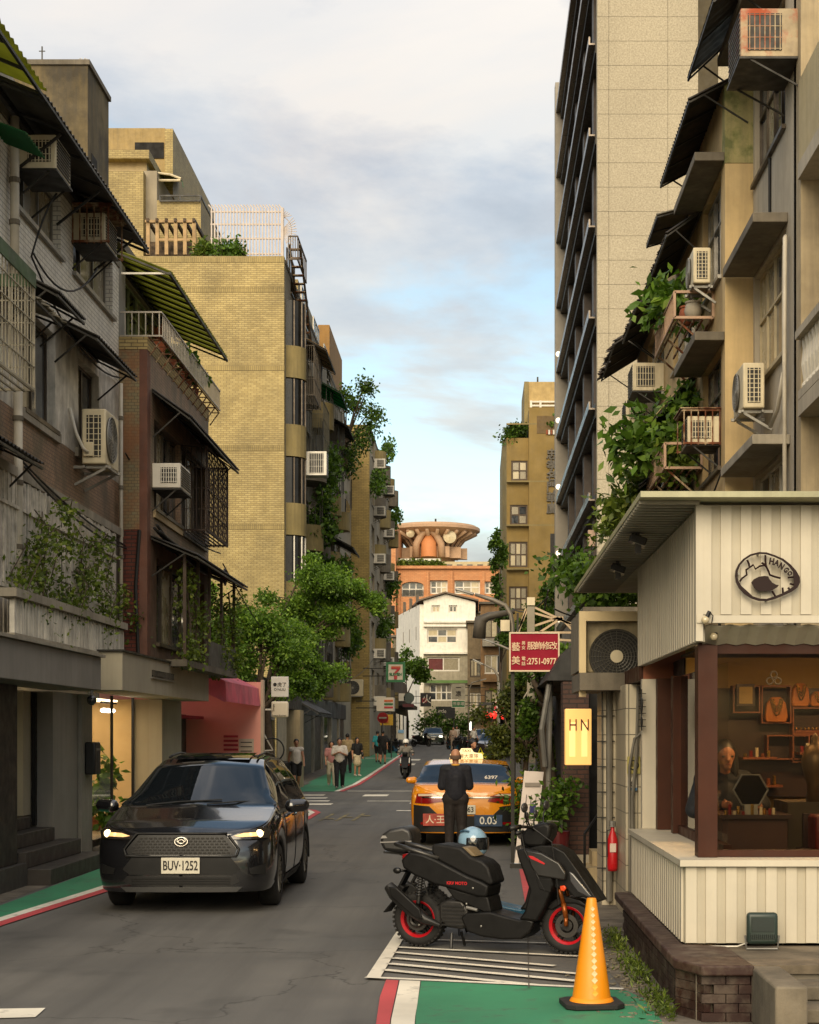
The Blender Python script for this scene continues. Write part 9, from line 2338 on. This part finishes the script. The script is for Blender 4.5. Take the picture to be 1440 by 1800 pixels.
# -- PEOPLE
SKIN = mat('skin', '#a9785a', .55, var=.06, vs=6, obj=True); SKIN_D = mat('skin_tan', '#8f5f45', .55, var=.06, vs=6, obj=True)
HAIR = mat('black_hair', '#14110f', .5, var=.15, vs=20, obj=True)
J0 = dict(pel=(0,0,.95), che=(0,0,1.27), nek=(0,.01,1.46), hed=(0,-.01,1.60),
  sl=(-.175,0,1.40), sr=(.175,0,1.40), el=(-.235,.02,1.12), er=(.235,.02,1.12), wl=(-.25,-.05,.88), wr=(.25,-.05,.88),
  hl=(-.09,0,.92), hr=(.09,0,.92), kl=(-.10,-.015,.50), kr=(.10,-.015,.50), al=(-.10,.02,.08), ar=(.10,.02,.08))
def cloth(name, col, rough=.85): return mat(name, col, rough, var=.12, vs=7, bump=.15, bs=25, obj=True)
def person(label, loc, rz=0.0, h=1.72, J=None, top=None, sleeve=.45, bottom=None, short=False, shoes='#2a2724', hair='short', skin=None, bulk=1.0, long_top=.90, group=None, vox=.017, face=False, skirt=False):
 j = {k: Vector(v_) for k, v_ in {**J0, **(J or {})}.items()}
 skin = skin or SKIN
 t = thing('person', label, 'person', (0,0,0), group)
 b = MB(); k_ = bulk
 limb(b, j['pel'], j['che'], .125*k_, .135*k_, 14); limb(b, j['hl'], j['hr'], .10*k_, .10*k_); limb(b, j['sl'], j['sr'], .062, .062)
 limb(b, j['che'], j['nek'], .10, .052); limb(b, j['nek'], j['hed'], .052, .055)
 # head: skull, jaw, nose, ears
 f = (j['hed']-j['nek']).normalized(); hd = j['hed']
 b.sphere(hd+Vector((0,.012,.035)), .093, 16, 12, (.86,1.05,1.1)); limb(b, hd+Vector((0,-.035,-.03)), hd+Vector((0,-.055,-.065)), .055, .038)
 limb(b, hd+Vector((0,-.085,.01)), hd+Vector((0,-.105,-.02)), .012, .016, 8)
 for s_ in (-1,1): b.sphere(hd+Vector((s_*.084,.012,.0)), .024, 8, 6, (.45,.8,1.2))
 for a in 'lr':
  s_ = -1 if a == 'l' else 1
  limb(b, j['s'+a], j['e'+a], .052*k_, .042); limb(b, j['e'+a], j['w'+a], .041, .028)
  d = (j['w'+a]-j['e'+a]).normalized(); pm = j['w'+a]+d*.05
  limb(b, j['w'+a], pm, .026, .034)
  sd_ = d.cross(Vector((0,1,0))); sd_ = sd_.normalized() if sd_.length > .1 else Vector((1,0,0)); fr_ = Vector((0,-1,0))*.5
  for q, (o_, l_) in enumerate(((-.026,.065), (-.009,.078), (.009,.073), (.025,.058))):
   a0 = pm+sd_*o_+d*.02; a1 = a0+(d*.8+fr_*.3)*l_*.55; a2 = a1+(d*.5+fr_*.9)*l_*.5
   limb(b, a0, a1, .0095, .009, 6); limb(b, a1, a2, .009, .0075, 6)
  limb(b, j['w'+a]+d*.02-sd_*s_*.02, j['w'+a]+d*.06-sd_*s_*.05+fr_*.03, .011, .009, 6)
  limb(b, j['h'+a], j['k'+a], .085*k_, .056); limb(b, j['k'+a], j['k'+a].lerp(j['a'+a],.35), .054, .056); limb(b, j['k'+a].lerp(j['a'+a],.35), j['a'+a], .055, .036)
  limb(b, j['a'+a]+Vector((0,.03,-.03)), j['a'+a]+Vector((s_*.015,-.13,-.045)), .034, .03)
 fused(b, 'body', skin, t, vox, 3)
 if top:
  c_ = MB(); e = .022
  limb(c_, j['pel']+Vector((0,0,long_top-.85)), j['che'], .135*k_+e, .14*k_+e, 14); q_ = j['pel']+Vector((0,0,long_top-.90)); limb(c_, q_-Vector((.07,0,-.03)), q_+Vector((.07,0,.03)), .088*k_+e, .088*k_+e, 12); limb(c_, j['sl'], j['sr'], .066+e, .066+e); limb(c_, j['che'], j['nek']-Vector((0,0,.05)), .12, .07)
  if sleeve > 0:
   for a in 'lr':
    limb(c_, j['s'+a], j['s'+a].lerp(j['e'+a], min(1, sleeve*2)), .058*k_+e, .055+e)
    if sleeve > .5: limb(c_, j['e'+a], j['e'+a].lerp(j['w'+a], (sleeve-.5)*2), .05+e*.6, .038+e*.5)
  fused(c_, 'shirt', top, t, vox, 3)
 if bottom:
  c_ = MB(); e = .018
  limb(c_, j['hl'], j['hr'], .115*k_+e*.5, .115*k_+e*.5); limb(c_, j['pel'], j['pel']+Vector((0,0,.06)), .125*k_+e*.4, .12*k_+e*.4)
  if skirt:
   limb(c_, j['pel'], (j['kl']+j['kr'])/2+Vector((0,0,.12)), .14, .20)
  else:
   for a in 'lr':
    limb(c_, j['h'+a], j['k'+a] if not short else j['h'+a].lerp(j['k'+a], .85), .09*k_+e, .068+e)
    if not short: limb(c_, j['k'+a], j['a'+a]+Vector((0,0,.0)), .066+e, .05+e)
  fused(c_, 'trousers' if not skirt else 'skirt', bottom, t, vox, 3)
 sm = cloth('shoe'+shoes, shoes, .6)
 for a in 'lr':
  s_ = -1 if a == 'l' else 1
  c_ = MB(); limb(c_, j['a'+a]+Vector((0,.045,-.035)), j['a'+a]+Vector((s_*.015,-.15,-.045)), .044, .038); limb(c_, j['a'+a]+Vector((0,.02,-.0)), j['a'+a]+Vector((0,.01,-.03)), .046, .046); fused(c_, 'shoe', sm, t, vox, 2)
 if hair:
  c_ = MB()
  if hair == 'bald':
   c_.lathe([(.088,-.055),(.094,-.03),(.094,.0),(.088,.01)], hd+Vector((0,.018,.02)), 'z', 18, -.1, PI+.1)
  else:
   c_.sphere(hd+Vector((0,.028,.060)), .098, 16, 12, (.92,1.04,1.0))
   if hair == 'long': limb(c_, hd+Vector((0,.06,.02)), hd+Vector((0,.09,-.22)), .09, .06); [limb(c_, hd+Vector((q*.078,.01,.05)), hd+Vector((q*.088,.02,-.2)), .032, .03) for q in (-1,1)]
  if hair == 'bald': c_.build('hair', mat('grey_stubble', '#5a4536', .8, var=.1, obj=True), t, smooth=True)
  else: fused(c_, 'hair', HAIR, t, vox*.8, 2)
 if face:
  m = MB()
  for s_ in (-1,1): m.sphere(hd+Vector((s_*.034,-.072,.015)), .013, 8, 6, (1.3,.6,.7))
  m.build('eyes', BLACK_MET, t, smooth=True); m = MB(); m.sphere(hd+Vector((0,-.088,-.05)), .018, 8, 6, (1.4,.5,.4)); m.build('mouth', mat('lips', '#7a3a30', .5, var=0), t, smooth=True)
 s_ = h/1.72
 place(t, loc, rz, s_); return t, j, s_
def on(t, mb, name, m, vox=0, **kw):
 L_ = t.location.copy(); t.location = (0,0,0)
 o = fused(mb, name, m, t, vox) if vox else mb.build(name, m, t, **kw)
 t.location = L_; return o
WALK = dict(kl=(-.10,-.14,.52), al=(-.10,-.20,.10), kr=(.10,.02,.50), ar=(.10,.26,.12), el=(-.23,.10,1.12), wl=(-.24,.12,.88), er=(.23,-.06,1.13), wr=(.22,-.20,.93))
WALKB = dict(kl=(-.10,.02,.50), al=(-.10,.24,.12), kr=(.10,-.14,.52), ar=(.10,-.18,.10), el=(-.23,-.06,1.13), wl=(-.22,-.20,.93), er=(.23,.10,1.12), wr=(.24,.12,.88))
NAVY = cloth('navy_polo', '#12131c'); TROU = cloth('dark_brown_trousers', '#1d1613'); WHITET = cloth('white_tee', '#c9bfb0'); BLACKC = cloth('black_cloth', '#151415'); BEIGE_C = cloth('beige_shirt', '#9a8460'); PINKC = cloth('dusty_pink', '#a5706a'); TEAL = cloth('teal_shirt', '#2f8f98'); GREYC = cloth('grey_jacket', '#6a655c')
# bald man behind the taxi, seen from the back, hands raised in front of him
Jm = dict(el=(-.225,-.03,1.12), wl=(-.12,-.22,1.20), er=(.225,-.03,1.12), wr=(.12,-.22,1.20))
t, j, s_ = person('bald man in a navy polo and dark trousers standing behind the taxi', (XP(801,25.0), 25.0, 0), PI, 1.60, Jm, NAVY, .48, TROU, hair='bald', skin=SKIN, bulk=1.08, vox=.014)
m = MB(); m.torus((0,.0,1.475), .062, .016, 'z', 20, 6); on(t, m, 'collar', mat('yellow_collar', '#c9963a', .8, obj=True))
m = MB(); m.lathe([(.150,.985),(.152,.985),(.152,1.02),(.150,1.02)], (0,0,0), n=24); on(t, m, 'belt', BLACK_MET)
person('young man in a white tank top and black shorts walking on the green lane', (XP(521,54.5), 54.5, 0), .3, 1.70, WALK, WHITET, 0, BLACKC, True, '#b5aca0', face=True)
tt = person('man in a white t-shirt and black trousers looking at his phone', (XP(597,57), 57, 0), .1, 1.74, dict(el=(-.24,-.06,1.15), wl=(-.08,-.24,1.22), er=(.24,-.06,1.15), wr=(.06,-.25,1.22), hed=(0,-.05,1.59), **{k: WALK[k] for k in ('kl','al','kr','ar')}), WHITET, .4, BLACKC, False, '#7a756c', face=True, bulk=1.1)
person('woman in dusty pink walking just behind the man with the phone', (XP(583,59.5), 59.5, 0), .1, 1.62, WALKB, PINKC, .35, cloth('pale_trousers', '#b0a48e'), False, '#b5a79a', 'long')
person('man in a beige shirt walking away along the cafe', (XP(611,73), 73, zg(73)), PI, 1.74, WALK, BEIGE_C, .45, BLACKC, False, '#3a332c', bulk=1.1)
tw_, jw, sw = person('woman in black with a dark shoulder bag and pale skirt', (XP(628,70), 70, zg(70)), .5, 1.62, None, BLACKC, .3, cloth('cream_skirt', '#b8a888'), False, '#c9c0b2', 'long', skirt=True)
m = MB(); m.sphere((.22,-.02,.98), .12, 12, 8, (.6,1,1)); m.tube([(.2,-.02,1.05),(.1,-.09,1.3),(-.05,0,1.44)], .012, 6); on(tw_, m, 'shoulder_bag', BLACK_MET)
person('person in a teal shirt and dark shorts walking towards the bend', (XP(664,88), 88, zg(88)), PI-.1, 1.68, WALKB, TEAL, .4, BLACKC, True, '#2a2724')
person('person in a black t-shirt and black shorts beside the teal shirt', (XP(673,85), 85, zg(85)), PI, 1.74, WALK, BLACKC, .4, BLACKC, True, '#2a2724', bulk=1.2)
# rider on the white scooter
Jr = dict(pel=(0,.1,.78), che=(0,.06,1.10), nek=(0,.03,1.30), hed=(0,0,1.44), sl=(-.18,.05,1.25), sr=(.18,.05,1.25), el=(-.28,-.14,1.03), er=(.28,-.14,1.03), wl=(-.30,-.40,.98), wr=(.30,-.40,.98), hl=(-.1,.08,.78), hr=(.1,.08,.78), kl=(-.17,-.36,.66), kr=(.17,-.36,.66), al=(-.16,-.30,.28), ar=(.16,-.30,.28))
rd, jr, sr = person('scooter rider in a grey jacket and white helmet', (XP(713,67.5), 67.9, zg(68)), 0, 1.72, Jr, GREYC, 1.0, BLACKC, False, '#2a2724', None, long_top=.80)
m = MB(); m.sphere((0,.01,1.49), .135, 20, 12, (1,1.08,1.0)); on(rd, m, 'helmet', mat('white_helmet', '#d5d0c6', .3, var=.03, obj=True), smooth=True)
m = MB(); m.lathe([(.138,-.06),(.146,-.02),(.144,.0)], (0,-.008,1.46), 'z', 14, -PI*.75, -PI*.25); on(rd, m, 'visor', glass('rider_visor', (.02,.015,.015), .1), smooth=True)
# courier in black and red behind the taxi with a yellow bag
cj = dict(el=(-.24,-.05,1.15), wl=(-.05,-.26,1.25), er=(.26,.0,1.13), wr=(.25,-.18,1.02), hed=(0,-.06,1.58))
ct, jc, sc_c = person('courier in a black and red jacket beyond the taxi roof', (XP(831,47), 47, 0), .6, 1.70, cj, cloth('black_red_jacket', '#1c1416'), 1.0, BLACKC, False, '#2a2724')
m = MB(); limb(m, (-.17,0,1.42), (-.22,-.02,1.26), .085, .082); on(ct, m, 'red_shoulder', cloth('red_patch', '#a81c24'), .018)
m = MB(); m.sphere((0,.03,1.66), .115, 16, 10); on(ct, m, 'helmet', BLACK_MET, smooth=True)
yb = thing('carrier_bag', 'bright yellow carrier bag in the courier\'s hand', 'bag', (XP(846,46.6), 46.6, .95))
m = MB(); X_ = XP(846,46.6); z1 = SZ(1322,46.6); z0 = SZ(1350,46.6)
m.prism([(X_-.16,z0),(X_+.20,z0-.03),(X_+.14,z1-.08),(X_+.02,z1),(X_-.12,z1-.03)], 'y', 46.5, 46.7); m.build('sack', cloth('yellow_bag', '#c9c012', .5), yb, bevel=.03); m = MB(); m.tube([(X_-.08,46.6,z1-.04),(X_-.02,46.6,z1+.12),(X_+.04,46.6,z1-.02)], .012, 6); m.build('handle', cloth('yellow_bag', '#c9c012', .5), yb)
for k, (px, Y, lab, tp, bt) in enumerate(((797,114,'person in pale clothes at the far right kerb','#a58f7c','#8a7a6a'), (803,120,'far person with long hair beside the parked scooters','#c0b8aa','#2a2422'), (833,112,'far person in white standing by the parked cars','#c9c4ba','#33302c'))):
 person(lab, (XP(px,Y), Y, zg(Y)), .4*k, 1.66, WALK if k != 1 else WALKB, cloth('far_top'+tp, tp), .4, cloth('far_bottom'+bt, bt), False, '#2a2724', 'long' if k == 1 else 'short', vox=.025)
# jeweller inside the shop, seated at the desk, looking down at her work
Jj = dict(pel=(0,.1,.55), che=(0,.02,.90), nek=(0,-.02,1.09), hed=(0,-.07,1.22), sl=(-.165,0,1.04), sr=(.165,0,1.04), el=(-.26,-.06,.80), er=(.30,-.08,.84), wl=(-.10,-.30,.84), wr=(.20,-.36,.84), hl=(-.09,.08,.55), hr=(.09,.08,.55), kl=(-.11,-.34,.53), kr=(.11,-.34,.53), al=(-.11,-.32,.10), ar=(.11,-.32,.10))
jl, _, _ = person('long haired jeweller in dark clothes working behind the shop window', (XP(1272,13.45), 13.45, .42), .1, 1.70, Jj, cloth('midnight_top', '#10141a'), 1.0, BLACKC, False, '#1a1816', 'long', skin=SKIN_D, face=True, vox=.012, long_top=.58)
stl = thing('stool', 'low dark stool under the seated jeweller', 'stool', (XP(1272,13.5), 13.55, .4)); MB().cyl((XP(1272,13.5),13.56,.82), (XP(1272,13.5),13.56,.86), .17, 18).build('seat', CAB, stl)
for a in range(4): m = MB(); m.beam((XP(1272,13.5)+.12*math.cos(a*PI/2+.7),13.56+.12*math.sin(a*PI/2+.7),.82), (XP(1272,13.5)+.16*math.cos(a*PI/2+.7),13.56+.16*math.sin(a*PI/2+.7),.402), .03); m.build('leg', CAB, stl)
